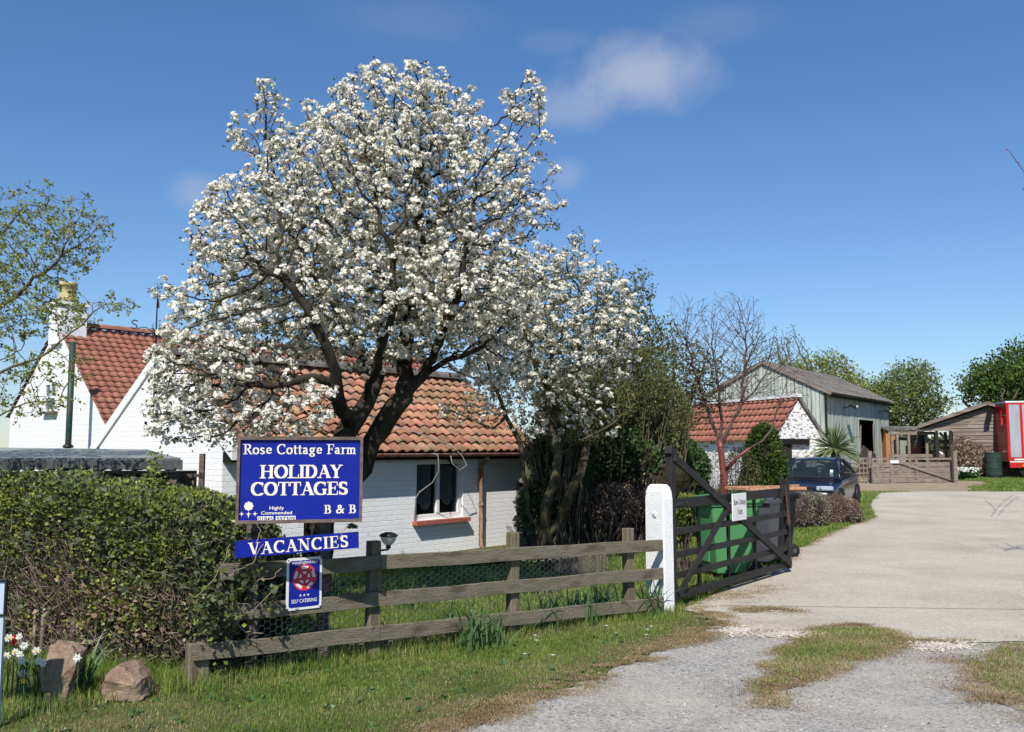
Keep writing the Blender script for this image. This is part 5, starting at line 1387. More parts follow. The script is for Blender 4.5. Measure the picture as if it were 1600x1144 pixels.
# conifer hedge / yew behind the gate
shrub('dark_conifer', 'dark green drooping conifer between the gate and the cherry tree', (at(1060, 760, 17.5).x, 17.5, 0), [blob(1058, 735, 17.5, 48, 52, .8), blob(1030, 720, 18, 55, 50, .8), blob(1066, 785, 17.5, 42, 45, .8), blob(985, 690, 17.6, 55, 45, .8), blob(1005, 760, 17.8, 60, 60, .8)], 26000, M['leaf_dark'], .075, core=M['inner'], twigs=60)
shrub('laurel_shrub', 'low bright green shrub just behind the gate hinge', (at(1070, 790, 12.6).x, 12.6, 0), [blob(1072, 795, 12.6, 22, 22, .25), blob(1055, 815, 12.6, 20, 30, .25)], 1300, M['leaf_hedge'], .06, wide=True, twigs=20)
shrub('green_conifer', 'upright bright green bushy conifer beside the white outbuilding', (at(1194, 800, 21.5).x, 21.5, 0), [blob(1195, 735, 21.5, 33, 72, .55), blob(1190, 770, 21.5, 36, 52, .6), blob(1196, 690, 21.5, 19, 30, .35)], 15000, M['leaf_conifer'], .07, core=M['inner'], twigs=0)
shrub('garden_bush', 'loose grey-green bush in front of the white outbuilding wall', (at(1155, 760, 20.8).x, 20.8, 0), [blob(1158, 745, 20.8, 30, 45, .5), blob(1110, 760, 20.5, 30, 40, .5)], 2600, M['leaf_olive'], .05, twigs=80)
shrub('lavender_bush', 'dry brown-grey lavender bush at the drive edge in front of the car', (at(1318, 800, 20.6).x, 20.6, 0), [blob(1320, 798, 20.6, 24, 22, .4), blob(1292, 800, 20.4, 26, 27, .35), blob(1335, 806, 20.8, 12, 16, .3), blob(1308, 788, 20.5, 10, 22, .3)], 7500, M['leaf_dead'], .034, twigs=800, core=None, out=1, shellp=.2, group='dry bushes by the drive')
shrub('lavender_bush', 'silvery half-dead bush left of the brown one, before the car headlight', (at(1258, 800, 19.6).x, 19.6, 0), [blob(1262, 798, 19.6, 34, 28, .4), blob(1238, 802, 19.2, 22, 24, .4), blob(1250, 786, 19.4, 10, 20, .3), blob(1276, 790, 19.6, 9, 16, .3)], 8500, M['leaf_silver'], .036, twigs=800, core=None, out=1, shellp=.2, group='dry bushes by the drive')
shrub('olive_bush', 'loose olive-green twiggy bush filling the gap behind the second blossom tree', (at(950, 760, 15.3).x, 15.3, 0), [blob(915, 630, 15.0, 75, 60, .6), blob(985, 610, 15.6, 60, 70, .7), blob(1030, 650, 16, 50, 60, .6), blob(870, 690, 14.6, 60, 50, .4), blob(940, 560, 15.6, 50, 60, .5)], 26000, M['leaf_olive'], .05, twigs=420, twigm=M['olive_twig'])
# dark thicket and mossy stone wall behind the second tree
wl = thing('stone_garden_wall', 'low mossy rubble wall in shade behind the white gate post', 'wall', (1.0, 15.6, 0), R(18))
rr = np.random.default_rng(8); ps = []
for i in range(1100): ps.append((rr.uniform(-.9, 1.7), rr.normal() * .05, rr.uniform(.05, 1.15)))
ps = np.array(ps); V, F = stamp(PB * np.array([1.5, .9, .8]), PBF, ps, up_rot(np.tile([0, 0, 1.], (len(ps), 1)) + rr.normal(size=(len(ps), 3)) * .12, rr), .13 + .12 * rr.random(len(ps)))
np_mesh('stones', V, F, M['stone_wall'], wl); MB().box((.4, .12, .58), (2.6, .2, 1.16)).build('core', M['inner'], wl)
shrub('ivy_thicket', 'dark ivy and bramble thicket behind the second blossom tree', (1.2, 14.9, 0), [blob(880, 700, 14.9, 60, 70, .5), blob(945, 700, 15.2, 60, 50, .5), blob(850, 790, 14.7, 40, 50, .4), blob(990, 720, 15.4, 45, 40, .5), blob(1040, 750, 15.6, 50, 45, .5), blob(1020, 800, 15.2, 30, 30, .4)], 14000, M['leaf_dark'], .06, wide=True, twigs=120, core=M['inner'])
shrub('bramble_thicket', 'brown dead bramble mass in shade on the stone wall', (1.9, 15.1, 0), [blob(960, 790, 15.0, 50, 35, .3), blob(1000, 770, 15.2, 30, 50, .3)], 2200, M['leaf_dead'], .045, twigs=160)

# --- hedge at the left -------------------------------------------------
HA = Vector((-2.2, 6.72, 0)); HB = Vector((-6.6, 8.35, 0)); hd = (HB - HA).normalized(); hL = (HB - HA).length; hn = Vector((-hd.y, hd.x, 0))
if hn.y > 0: hn = -hn
hedge = thing('clipped_hedge', 'overgrown green hedge with bare brown stems behind the sandstone rocks, left', 'hedge', HA, 0)


def hedge_h(u): return 1.43 * (1 - .42 * np.exp(-(u / .22) ** 2)) - .2 * np.exp(-((u - .6) / .5) ** 2) + .035 * np.sin(u * 3.1) + .02 * np.sin(u * 9.0)


rg = np.random.default_rng(12); n = 120000; u = rg.uniform(-.12, hL, n); top = rg.random(n) < .28
zz = rg.random(n) ** .8 * hedge_h(u); v = rg.exponential(.07, n); v = np.where(top, rg.uniform(0, 1.1, n), v)
zz = np.where(top, hedge_h(u) - rg.exponential(.05, n), zz); round_ = np.clip((zz - hedge_h(u) + .3) / .3, 0, 1) ** 2 * .18
bul = .12 * fbm(u, zz, 1.7, 2) * .6; v = np.where(top, v, v + round_ + bul)
zz = zz + (rg.random(n) < .02) * rg.random(n) * .08 * top
green = fbm(u, zz * 1.3, 1.5, 31)
keep = rg.random(n) < np.clip(.38 + (zz / hedge_h(u) - .25) * 1.2 + green * .45, .12, 1)
bare = (np.abs(u - 1.85 + .3 * zz) < .22 + .2 * np.sin(zz * 3)) & (zz < 1.2) & ~top; keep &= (~bare) | (rg.random(n) < .4)
u, v, zz, top, green = u[keep], v[keep], zz[keep], top[keep], green[keep]; n = len(u)
pos = np.stack([hd.x * u - hn.x * v, hd.y * u - hn.y * v, zz], 1)
outd = np.tile(np.array([hn.x, hn.y, .35]), (n, 1)); outd[top] = [0, -.2, 1]
rot = up_rot(outd * .8 + rg.normal(size=(n, 3)) * .6, rg)[:, :, [0, 2, 1]] * np.array([1, 1, -1])
lf = rg.random(n); ivy = (lf < np.clip(.10 + .25 * (u < .45) + (green < -.5) * .2, 0, 1)); dead = (~ivy) & (lf > 1 - np.clip(.25 * (zz < .65), 0, 1)); gq = ~(ivy | dead)
V, F = leaves(pos[gq], .029, rg, True, rot[gq]); np_mesh('green_leaves', V, F, M['leaf_hedge'], hedge)
V, F = leaves(pos[ivy], .045, rg, True, rot[ivy]); np_mesh('ivy_leaves', V, F, M['leaf_ivy'], hedge)
V, F = leaves(pos[dead], .04, rg, True, rot[dead]); np_mesh('dead_leaves', V, F, M['leaf_dead'], hedge)
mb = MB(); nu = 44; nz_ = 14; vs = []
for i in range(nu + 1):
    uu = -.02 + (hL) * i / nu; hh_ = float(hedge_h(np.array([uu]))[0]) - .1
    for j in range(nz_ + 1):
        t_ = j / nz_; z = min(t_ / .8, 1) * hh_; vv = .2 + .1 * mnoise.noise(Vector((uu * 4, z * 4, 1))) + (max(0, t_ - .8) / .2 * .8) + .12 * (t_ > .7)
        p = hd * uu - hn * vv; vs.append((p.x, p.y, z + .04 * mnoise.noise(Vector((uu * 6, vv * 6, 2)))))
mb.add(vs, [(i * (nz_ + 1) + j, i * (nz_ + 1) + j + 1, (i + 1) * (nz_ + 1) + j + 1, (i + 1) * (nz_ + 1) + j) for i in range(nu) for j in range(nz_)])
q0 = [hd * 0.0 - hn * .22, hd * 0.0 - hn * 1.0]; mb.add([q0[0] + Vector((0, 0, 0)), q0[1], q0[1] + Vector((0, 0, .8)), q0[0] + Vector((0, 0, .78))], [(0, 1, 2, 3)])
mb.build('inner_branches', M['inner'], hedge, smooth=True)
mb = MB()
for i in range(3600):
    uu = rg.uniform(-.1, hL) if i % 4 else 1.8 + rg.normal() * .4; z0 = rg.uniform(0, 1.2); ln_ = rg.uniform(.08, .3); a = rg.uniform(.2, 2.9); vv = rg.uniform(-.02, .14)
    p0 = hd * uu - hn * (vv + .05) + Vector((0, 0, z0)); p1 = p0 + hd * math.cos(a) * ln_ + Vector((0, 0, math.sin(a) * ln_)) + hn * rg.uniform(-.05, .07)
    pm = (p0 + p1) / 2 + Vector((rg.normal(), rg.normal(), rg.normal())) * .025; r = rg.uniform(.0018, .0045)
    if p1.z < float(hedge_h(np.array([uu]))[0]) + .03: mb.tube([p0, pm, p1], [r, r, r * .5], 3, cap=False)
for uu, k9 in ((1.7, 1), (1.78, .6), (2.6, .5)): mb.tube([hd * uu - hn * .06, hd * (uu - .03) - hn * .03 + Vector((0, 0, .2)), hd * (uu - .02) - hn * .04 + Vector((0, 0, .36)), hd * (uu - .24 * k9) - hn * .08 + Vector((0, 0, .5))], [.019, .017, .014, .005], 7)
mb.build('stems', mat('pale_hedge_stem', (.12, .09, .065), (.26, .2, .16), s=6, rough=.9, spec=.1), hedge)
# sprig standing above the hedge
mb = MB(); e = at(240, 745, 8.0) - HA; sv = [e + Vector((0, 0, -.3)), e, e + Vector((.03, 0, .1)), e + Vector((0, 0, .2))]; mb.tube(sv, .004, 4); mb.build('sprig', M['twig'], hedge)
q = np.array([tuple(e)]) + np.stack([rg.normal(size=130) * .05, rg.normal(size=130) * .05, rg.uniform(-.1, .22, 130)], 1); V, F = leaves(q, .035, rg, True); np_mesh('sprig_leaves', V, F, M['leaf_hedge'], hedge)
# ivy scrambling over the left end of the fence and the sign posts
q = []
for (px, py, rx, ry, k_, D_) in ((348, 862, 24, 45, 500, 6.95), (335, 960, 35, 40, 420, 6.6), (385, 905, 22, 30, 170, 6.72), (396, 832, 9, 8, 40, 6.98), (425, 935, 10, 18, 70, 6.75), (552, 822, 8, 4, 16, 7.02), (405, 884, 18, 10, 70, 6.86), (320, 820, 36, 30, 260, 7.0)):
    for _ in range(k_): p = at(px + rg.normal() * rx * .55, py + rg.normal() * ry * .55, D_ + rg.normal() * .05); q.append(tuple(p))
iv = thing('ivy', 'ivy trailing over the left end of the fence and the sign posts', 'ivy', tuple(at(360, 900, 6.7).to_2d().to_3d()), 0); q = np.array(q) - np.array(iv.location)
k = len(q); rot = up_rot(np.tile([0, -1, .3], (k, 1)) + rg.normal(size=(k, 3)) * .6, rg)[:, :, [0, 2, 1]] * np.array([1, 1, -1]); sel = rg.random(k) < .7
V, F = leaves(q[sel], .042, rg, True, rot[sel]); np_mesh('leaves', V, F, M['leaf_ivy'], iv)
V, F = leaves(q[~sel], .042, rg, True, rot[~sel]); np_mesh('young_leaves', V, F, M['leaf_hedge'], iv)
mb = MB()
for (l) in (((350, 905), (372, 890), (395, 880), (412, 850)), ((395, 925), (405, 905), (430, 900), (440, 888)), ((340, 980), (365, 960), (395, 955), (425, 925)), ((400, 850), (408, 828), (396, 815)), ((350, 950), (380, 985), (410, 990)), ((530, 840), (542, 822), (556, 812)), ((310, 930), (340, 900), (360, 850))):
    q_ = [at(a, b, 6.66 + .02 * (i % 2)) - iv.location for i, (a, b) in enumerate(l)]; q2 = []
    for i in range(len(q_) - 1):
        for j in range(5): t_ = j / 5; q2.append(q_[i].lerp(q_[i + 1], t_) + Vector((mnoise.noise(q_[i] * 9 + Vector((j, 0, 0))), 0, mnoise.noise(q_[i] * 7 + Vector((0, j, 0))))) * .022)
    mb.tube(q2 + [q_[-1]], .0032, 5)
mb.build('stems', mat('ivy_stem', (.2, .15, .11), (.3, .24, .19), s=6, rough=.9), iv)


# ================================================================== ROCKS, DAFFODILS
def rock(label, pts, D, depth, seed):
    import bmesh
    c0 = at(*pts[0], D); lo = Vector((c0.x, D, 0)); bm = bmesh.new(); rs = random.Random(seed)
    for (px, py) in pts:
        p = at(px, py, D); p.z = max(p.z, -.05)
        for s_, f in ((-depth / 2, 1.0), (depth / 2, .85), (-depth * .62, .55)):
            bm.verts.new((p.x - lo.x + rs.uniform(-.01, .01), s_ + rs.uniform(-.03, .03), max(-.06, p.z * (1 if f > .8 else .8))))
    bmesh.ops.convex_hull(bm, input=bm.verts[:]); bmesh.ops.delete(bm, geom=[v for v in bm.verts if not v.link_faces], context='VERTS')
    bmesh.ops.subdivide_edges(bm, edges=bm.edges[:], cuts=4, use_grid_fill=True)
    for v in bm.verts:
        q = Vector(v.co) + Vector((seed, 0, 0)); nn = mnoise.noise(q * 7) * .028 + mnoise.noise(q * 19) * .012 + abs(mnoise.noise(q * 4)) * -.03
        v.co += v.normal * nn
    me = bpy.data.meshes.new('rock'); bm.to_mesh(me); bm.free(); o_ = link('rock', me, M['rock']); o_.location = lo
    return tag(o_, label, 'rock', 'sandstone rocks on the verge')


rock('tall narrow brown sandstone rock beside the white daffodils', [(100, 1050), (88, 1005), (120, 1003), (130, 1015), (78, 1045), (74, 1062), (84, 1092), (112, 1090), (122, 1040)], 6.25, .16, 3)
rock('wide pinkish sandstone boulder against the hedge foot, right of the tall rock', [(195, 1060), (166, 1060), (176, 1046), (189, 1036), (205, 1038), (228, 1058), (234, 1086), (222, 1092), (172, 1090), (160, 1072)], 6.3, .2, 8)


def strap_leaf(mb, p, az, h, lean, w, kink=0):
    n = 6; pr = []
    for i in range(n + 1):
        t = i / n; r = lean * t ** 1.8; z = h * (t - .32 * lean / max(h, .01) * t ** 3)
        if kink and t > .6: z -= (t - .6) * kink * h * 2.2; r += (t - .6) * kink * h
        c = Vector(p) + Vector((math.cos(az) * r, math.sin(az) * r, max(z, .01))); pr.append(c)
    sd = Vector((-math.sin(az + .5), math.cos(az + .5), 0)); vs = []
    for i, c in enumerate(pr):
        ww = w * (1 - (i / n) ** 3) + .0005; vs += [c - sd * ww, c + sd * ww]
    mb.add(vs, [(2 * i, 2 * i + 1, 2 * i + 3, 2 * i + 2) for i in range(n)])


def leaf_clump(label, px, py, n, h, rs, spread=.1, wd=.0085, group='daffodil clumps along the fence'):
    g_ = gr(px, py); mb = MB()
    for i in range(n):
        a = rs.uniform(0, 6.28); r = rs.uniform(0, spread)
        strap_leaf(mb, (math.cos(a) * r, math.sin(a) * r, 0), rs.uniform(0, 6.28), 1.25 * h * rs.uniform(.6, 1.1), rs.uniform(.03, .28), wd * rs.uniform(.7, 1.2), rs.choice((0, 0, 0, .6)))
    o_ = mb.build('daffodil_clump', M['daff_leaf']); o_.location = g_
    return tag(o_, label, 'plant', group)


rs = random.Random(2)
for (px, py, n, h, sp_, lb_) in ((745, 1010, 110, .32, .3, 'big sprawling clump of green strap leaves at the foot of the middle fence panel'), (1020, 962, 46, .34, .09, 'tuft of strap leaves at the foot of the white gate post'),
                            (455, 1030, 34, .36, .14, 'sparse strap-leaf clump under the rose sign'), (905, 972, 90, .3, .26, 'wide clump of strap leaves behind the bottom rail near the white post'), (945, 966, 70, .3, .16, 'dense leaf clump left of the last timber post'),
                            (850, 984, 50, .28, .18, 'low strap leaves right of the middle timber post'), (640, 960, 30, .3, .2, 'pale strap leaves behind the wire left of the middle post'), (690, 900, 26, .3, .2, 'leaf clump farther back on the lawn by the log'),
                            (60, 1085, 60, .34, .3, 'leaves among the white daffodils at the left edge'), (128, 1088, 26, .34, .08, 'dark leaf tuft between the two sandstone rocks'), (560, 955, 22, .26, .12, 'leaf tuft behind the wire right of the rose sign'), (500, 925, 40, .3, .25, 'bright grassy clump behind the wire under the sign')):
    leaf_clump(lb_, px, py, n, h, rs, sp_)


def daffodil(px, py, D, label, sz=.03, seed=0):
    rs = random.Random(seed); h = at(px, py, D); t = thing('daffodil', label, 'flower', (h.x, h.y, 0), rs.uniform(-.5, .5), 'white daffodils at the left edge')
    mb = MB(); mb.tube([(0, .03, 0), (0, .015, h.z * .6), (0, .02, h.z), (0, 0, h.z + .005)], .0035, 5); mb.build('stem', M['daff_leaf'], t)
    mb = MB()
    for lay, (nn, r, tilt) in enumerate(((6, 1.0, .15), (6, .8, .5), (5, .5, 1.0))):
        for k_ in range(nn):
            a = 6.283 * k_ / nn + lay * .5 + rs.uniform(-.1, .1); ca, sa = math.cos(a), math.sin(a); pv = []
            for (u_, v_, y_) in ((.1, 0, 0), (.5, .3, tilt * .3), (1, .12, tilt * .5), (1.02, -.12, tilt * .5), (.5, -.3, tilt * .3)):
                pv.append(((ca * u_ - sa * v_) * r * sz, -y_ * sz - .004 * lay, h.z + (sa * u_ + ca * v_) * r * sz))
            mb.add(pv, [(0, 1, 2, 3, 4)])
    mb.build('petals', M['petal'], t)
    if seed % 3 == 0: MB().lathe([(.006, 0), (.009, .008), (.004, .01)], 8, (0, -.012, h.z), RX).build('corona', M['petal_yellow'], t)
    return t


fl = [(14, 997, 'highest white daffodil on the left, beside the red tulip'), (31, 995, 'highest white daffodil on the right of the red tulip'), (38, 1009, 'white double daffodil just below the red tulip'), (25, 1019, 'white daffodil low left of the centre bunch'), (32, 1023, 'white daffodil in the centre of the bunch'), (35, 1032, 'large white daffodil below the centre of the bunch'),
      (57, 1017, 'white daffodil to the right of the bunch'), (61, 1033, 'white daffodil lower right of the bunch'), (68, 1036, 'rightmost white daffodil before the tall rock'), (35, 1052, 'lowest white daffodil above the yellow flower'), (121, 1028, 'single white daffodil in front of the tall rock'), (3, 1027, 'white daffodil cut by the left edge'), (11, 1025, 'white daffodil second from the left edge')]
for i, (px, py, lb_) in enumerate(fl): daffodil(px, py, 6.15 - .02 * (i % 3) - (.1 if px > 100 else 0), lb_, .029, i)
h = at(21, 1000, 6.2); tu = thing('red_tulip', 'single red tulip among the white daffodils', 'flower', (h.x, h.y, 0)); mb = MB()
for k_ in range(6):
    a = 6.283 * k_ / 6; r = .022 if k_ % 2 else .018; vs = []
    for (t_, wf, rf) in ((0, .2, .3), (.3, .9, 1), (.65, 1, 1.05), (.9, .5, .8), (1, .05, .7)):
        for s_ in (-1, 1): aa = a + s_ * .62 * wf; vs.append((math.cos(aa) * r * rf, math.sin(aa) * r * rf, h.z - .035 + t_ * .075))
    mb.add(vs, [(2 * i, 2 * i + 1, 2 * i + 3, 2 * i + 2) for i in range(4)])
mb.build('petals', M['petal_red'], tu); MB().tube([(0, 0, 0), (.01, 0, h.z * .5), (0, 0, h.z - .03)], .004, 5).build('stem', M['daff_leaf'], tu)
h = at(37, 1063, 6.05); ye = thing('yellow_flower', 'single small yellow flower low among the daffodil leaves', 'flower', (h.x, h.y, 0)); mb = MB()
for k_ in range(6): a = 6.283 * k_ / 6; mb.add([(0, -.004, h.z), (.016 * math.cos(a - .5), -.008, h.z + .016 * math.sin(a - .5)), (.021 * math.cos(a), -.01, h.z + .021 * math.sin(a)), (.016 * math.cos(a + .5), -.008, h.z + .016 * math.sin(a + .5))], [(0, 1, 2, 3)])
mb.build('petals', M['petal_yellow'], ye); MB().tube([(0, .01, 0), (0, .005, h.z)], .003, 4).build('stem', M['daff_leaf'], ye)


def daisy(px, py, label):
    g_ = gr(px, py, .04); mb = MB(); n_ = 10
    for k_ in range(n_): a = 6.283 * k_ / n_; mb.add([(0, 0, .04), (.014 * math.cos(a - .25), .014 * math.sin(a - .25), .044), (.019 * math.cos(a), .019 * math.sin(a), .045), (.014 * math.cos(a + .25), .014 * math.sin(a + .25), .044)], [(0, 1, 2, 3)])
    mb.tube([(0, 0, 0), (0, 0, .04)], .0012, 3); o_ = mb.build('daisy', M['petal']); o_.location = (g_.x, g_.y, 0); tag(o_, label, 'flower', 'daisies scattered on the verge')


for (px, py, lb_) in ((836, 993, 'daisy right of the middle fence post foot'), (838, 1001, 'daisy just below another right of the middle post'), (948, 978, 'daisy on the verge below the last rail'), (1012, 984, 'daisy left of the white post, on the grass'), (1018, 979, 'daisy nearest the strap leaves by the white post'), (1010, 992, 'lowest daisy left of the white post'), (864, 1024, 'daisy on open verge right of the big leaf clump'), (820, 1022, 'daisy at the foot of the big leaf clump')): daisy(px, py, lb_)


# ================================================================== WHITE OUTBUILDING WITH RED ROOF
dO = Vector((-.37, .93, 0)).normalized(); gO = Vector((dO.y, -dO.x, 0))   # ridge runs along dO (away), gO runs right
PK = at(1247, 622, 32.0); OZR = PK.z; WL_, WR_ = 1.02, 1.32
zo = gh(32); o0 = Vector((PK.x, PK.y, 0))
ob = thing('white_outbuilding', 'small rough whitewashed outbuilding with red tiled roof and dark door, beside the barn', 'outbuilding', (o0.x, o0.y, zo), math.atan2(gO.y, gO.x))
ZR2 = OZR - zo; ZL = at(1213, 683, 31.6).z - zo; ZRt = at(1293, 700, 32.4).z - zo; LN = 11
mb = MB(); mb.add([(-WL_, 0, -.3), (WR_, 0, -.3), (WR_, 0, ZRt), (0, 0, ZR2 - .05), (-WL_, 0, ZL)], [(0, 1, 2, 3, 4)]); mb.add([(-WL_, LN, -.3), (WR_, LN, -.3), (WR_, LN, ZRt), (0, LN, ZR2 - .05), (-WL_, LN, ZL)], [(4, 3, 2, 1, 0)])
mb.add([(WR_, 0, -.3), (WR_, LN, -.3), (WR_, LN, ZRt), (WR_, 0, ZRt)], [(0, 1, 2, 3)])
mb.build('gable_wall', M['rubble_white'], ob)
mb = MB(); mb.add([(-WL_, 0, -.3), (-WL_, LN, -.3), (-WL_, LN, ZL), (-WL_, 0, ZL)], [(0, 3, 2, 1)]); mb.build('side_wall', M['rubble_white'], ob)
# roof slopes run along local y: build in a rotated helper frame (x along ridge) then swap
def slope_y(name, m, parent, y0, y1, xlow, zlow, xhigh, zhigh, **kw):
    L_ = math.hypot(xhigh - xlow, zhigh - zlow); V, F = pantiles(y1 - y0, L_, **kw); dx, dz = (xhigh - xlow) / L_, (zhigh - zlow) / L_
    s_ = 1 if dx > 0 else -1; nx_, nz_ = -dz * s_, dx * s_
    W_ = np.stack([xlow + V[:, 1] * dx + V[:, 2] * nx_, y0 + V[:, 0], zlow + V[:, 1] * dz + V[:, 2] * nz_], 1)
    if s_ > 0: F = F[:, ::-1]
    return np_mesh(name, W_, F, m, parent)


slope_y('roof_slope', M['tile_new'], ob, -.08, LN, -WL_ - .14, ZL - .12, 0, ZR2 + .03, tw=.3, rowh=.3, amp=.03, lift=.055)
slope_y('roof_slope', M['tile_new'], ob, -.08, LN, WR_ + .12, ZRt - .1, 0, ZR2 + .03, tw=.3, rowh=.3, amp=.03, lift=.055)
MB().beam((0, -.1, ZR2 + .08), (0, LN, ZR2 + .08), .2, .09).build('ridge', M['white_conc'], ob)
MB().beam((WR_ + .1, -.06, ZRt - .05), (0, -.06, ZR2), .1, .1).build('verge', M['barn_roof'], ob)
MB().box((-.33, -.06, ZL - .16), (1.35, .16, .2)).build('lintel', M['dark'], ob)
dr = MB().box((-.63, -.03, .95), (.5, .05, 1.85)).build('door', mat('brown_black_door', (.02, .014, .011), (.04, .03, .024), s=4, stretch=(8, 1, 1), rough=.9), ob)
MB().box((WR_ - .1, -.08, .9), (.45, .18, 2.0), taper=.8).build('buttress', M['rubble_white'], ob)

# ================================================================== BARN
BB = math.atan2(1, .722); tB = Vector((math.cos(BB), math.sin(BB), 0)); kb = at(1290, 700, 42.0); kb.z = gh(42)
barn = thing('barn', 'large barn clad in pale green vertical boards with grey corrugated roof', 'barn', kb, BB)
BLn, BW, BE, BR = 12.2, 5.8, 4.15, 5.62
mb = MB(); DXa, DXb, DZ = 5.9, 8.7, 2.95


def board_wall(mb, P0, dirv, L_, z0, ztop, bw=.19, hole=None, nrm=Vector((0, -1, 0))):
    n_ = int(L_ / bw); P0 = Vector(P0)
    for i in range(n_):
        a = i * L_ / n_; b = (i + 1) * L_ / n_ - rnd.uniform(.012, .035); c_ = (a + b) / 2; zt = ztop(c_) if callable(ztop) else ztop; zb = z0 + rnd.uniform(0, .05)
        if hole and hole[0] < c_ < hole[1]: zb = hole[2]
        off = nrm * rnd.uniform(0, .022)
        q = [P0 + dirv * a + off, P0 + dirv * b + off]
        mb.add([q[0] + Vector((0, 0, zb)), q[1] + Vector((0, 0, zb)), q[1] + Vector((0, 0, zt)), q[0] + Vector((0, 0, zt)), q[0] - nrm * .02 + Vector((0, 0, zb)), q[1] - nrm * .02 + Vector((0, 0, zb)), q[1] - nrm * .02 + Vector((0, 0, zt)), q[0] - nrm * .02 + Vector((0, 0, zt))],
               [(0, 1, 2, 3), (1, 5, 6, 2), (4, 0, 3, 7), (0, 4, 5, 1)])


board_wall(mb, (0, 0, 0), Vector((1, 0, 0)), BLn, .0, BE, hole=(DXa, DXb, DZ)); mb.build('side_cladding', M['barn_board'], barn)
mb = MB(); board_wall(mb, (0, BW, 0), Vector((0, -1, 0)), BW, 0, lambda c_: BE + (BR - BE) * (1 - abs(c_ - BW / 2) / (BW / 2)), nrm=Vector((-1, 0, 0))); mb.build('gable_cladding', M['barn_board'], barn)
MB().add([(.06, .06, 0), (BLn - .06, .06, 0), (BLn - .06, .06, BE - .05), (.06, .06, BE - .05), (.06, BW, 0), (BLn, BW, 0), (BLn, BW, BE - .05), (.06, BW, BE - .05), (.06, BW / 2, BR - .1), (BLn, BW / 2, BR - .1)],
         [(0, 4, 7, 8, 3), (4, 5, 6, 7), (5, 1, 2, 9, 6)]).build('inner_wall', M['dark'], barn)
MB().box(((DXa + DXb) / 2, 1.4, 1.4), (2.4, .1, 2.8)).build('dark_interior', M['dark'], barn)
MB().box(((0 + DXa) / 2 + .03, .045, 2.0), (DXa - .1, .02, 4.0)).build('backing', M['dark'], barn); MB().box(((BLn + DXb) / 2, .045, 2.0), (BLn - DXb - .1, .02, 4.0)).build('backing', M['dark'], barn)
MB().box((DXb - .06, -.04, 1.38), (.16, .06, 2.75)).box((DXa + .55, .1, 1.7), (.1, .05, 2.0), Matrix.Rotation(R(8), 3, 'Y')).build('door_frame', M['gate_wood'], barn)
mb = MB(); mb.prism([(DXa - 1.2, -.12, .1), (DXb - .1, -.12, .1), (DXb - .1, -.12, 1.1), (DXa + .3, -.12, 1.6), (DXa - 1.0, -.12, .8)], (0, .04, 0)); mb.build('sheet', mat('rusty_sheet', (.05, .04, .035), (.1, .085, .075), s=3, rough=.9), barn)


def corr(mb, x0, x1, yl, zl, yh, zh, pitch=.2, amp=.022, rows=5):
    L_ = math.hypot(yh - yl, zh - zl); dy, dz = (yh - yl) / L_, (zh - zl) / L_; s_ = 1 if dy > 0 else -1; ny_, nz_ = -dz * s_, dy * s_; n_ = int((x1 - x0) / (pitch / 4)); per = 16
    for r in range(rows):
        for c0 in range(0, n_, per):
            jz = rnd.uniform(0, .008); vs = []; k_ = min(per, n_ - c0)
            for i in range(k_ + 1):
                x = x0 + (c0 + i) * pitch / 4; z = amp * math.sin(math.pi / 2 * i) + jz
                for s2, lf_ in ((r / rows * L_ - .04, .018), ((r + 1) / rows * L_, 0)): vs.append((x, yl + dy * s2 + ny_ * (z + lf_), zl + dz * s2 + nz_ * (z + lf_)))
            f_ = [(2 * i, 2 * i + 2, 2 * i + 3, 2 * i + 1) for i in range(k_)]
            mb.add(vs, f_ if s_ > 0 else [f[::-1] for f in f_])


sb = (BR - BE) / (BW / 2)
mb = MB(); corr(mb, -.15, BLn + .2, -.35, BE - .35 * sb + .1, BW / 2, BR + .1); corr(mb, -.15, BLn + .2, BW + .35, BE - .35 * sb + .1, BW / 2, BR + .1); mb.build('roof', M['barn_roof'], barn)
mb = MB(); mb.beam((-.12, -.37, BE - .35 * sb + .02), (-.12, BW / 2, BR + .03), .04, .14); mb.beam((-.12, BW + .37, BE - .35 * sb + .02), (-.12, BW / 2, BR + .03), .04, .14); mb.build('bargeboard', M['gate_wood'], barn)
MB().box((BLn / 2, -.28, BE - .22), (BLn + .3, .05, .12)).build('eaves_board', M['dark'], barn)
MB().tube([(-.02, -.08, .1), (-.02, -.08, BE - .1)], .05, 8).build('drainpipe', M['dark'], barn)
for lx in (3.1, 9.9):
    zz_ = 3.45
    lt = thing('floodlight', 'floodlight bracket high on the barn wall, %s the doorway' % ('left of' if lx < 5 else 'right of'), 'floodlight', kb + tB * lx + Vector((0, 0, zz_)), BB, 'floodlights on the barn')
    mb = MB(); mb.tube([(0, 0, 0), (0, -.42, .08)], .022, 6); mb.build('bracket', M['dark'], lt)
    MB().box((0, -.5, .08), (.42, .3, .16), Matrix.Rotation(R(25), 3, 'X')).build('housing', M['black'], lt, bevel=.02)
    MB().box((.05, -.66, .06), (.26, .02, .1)).build('lens', M['white_paint'], lt)

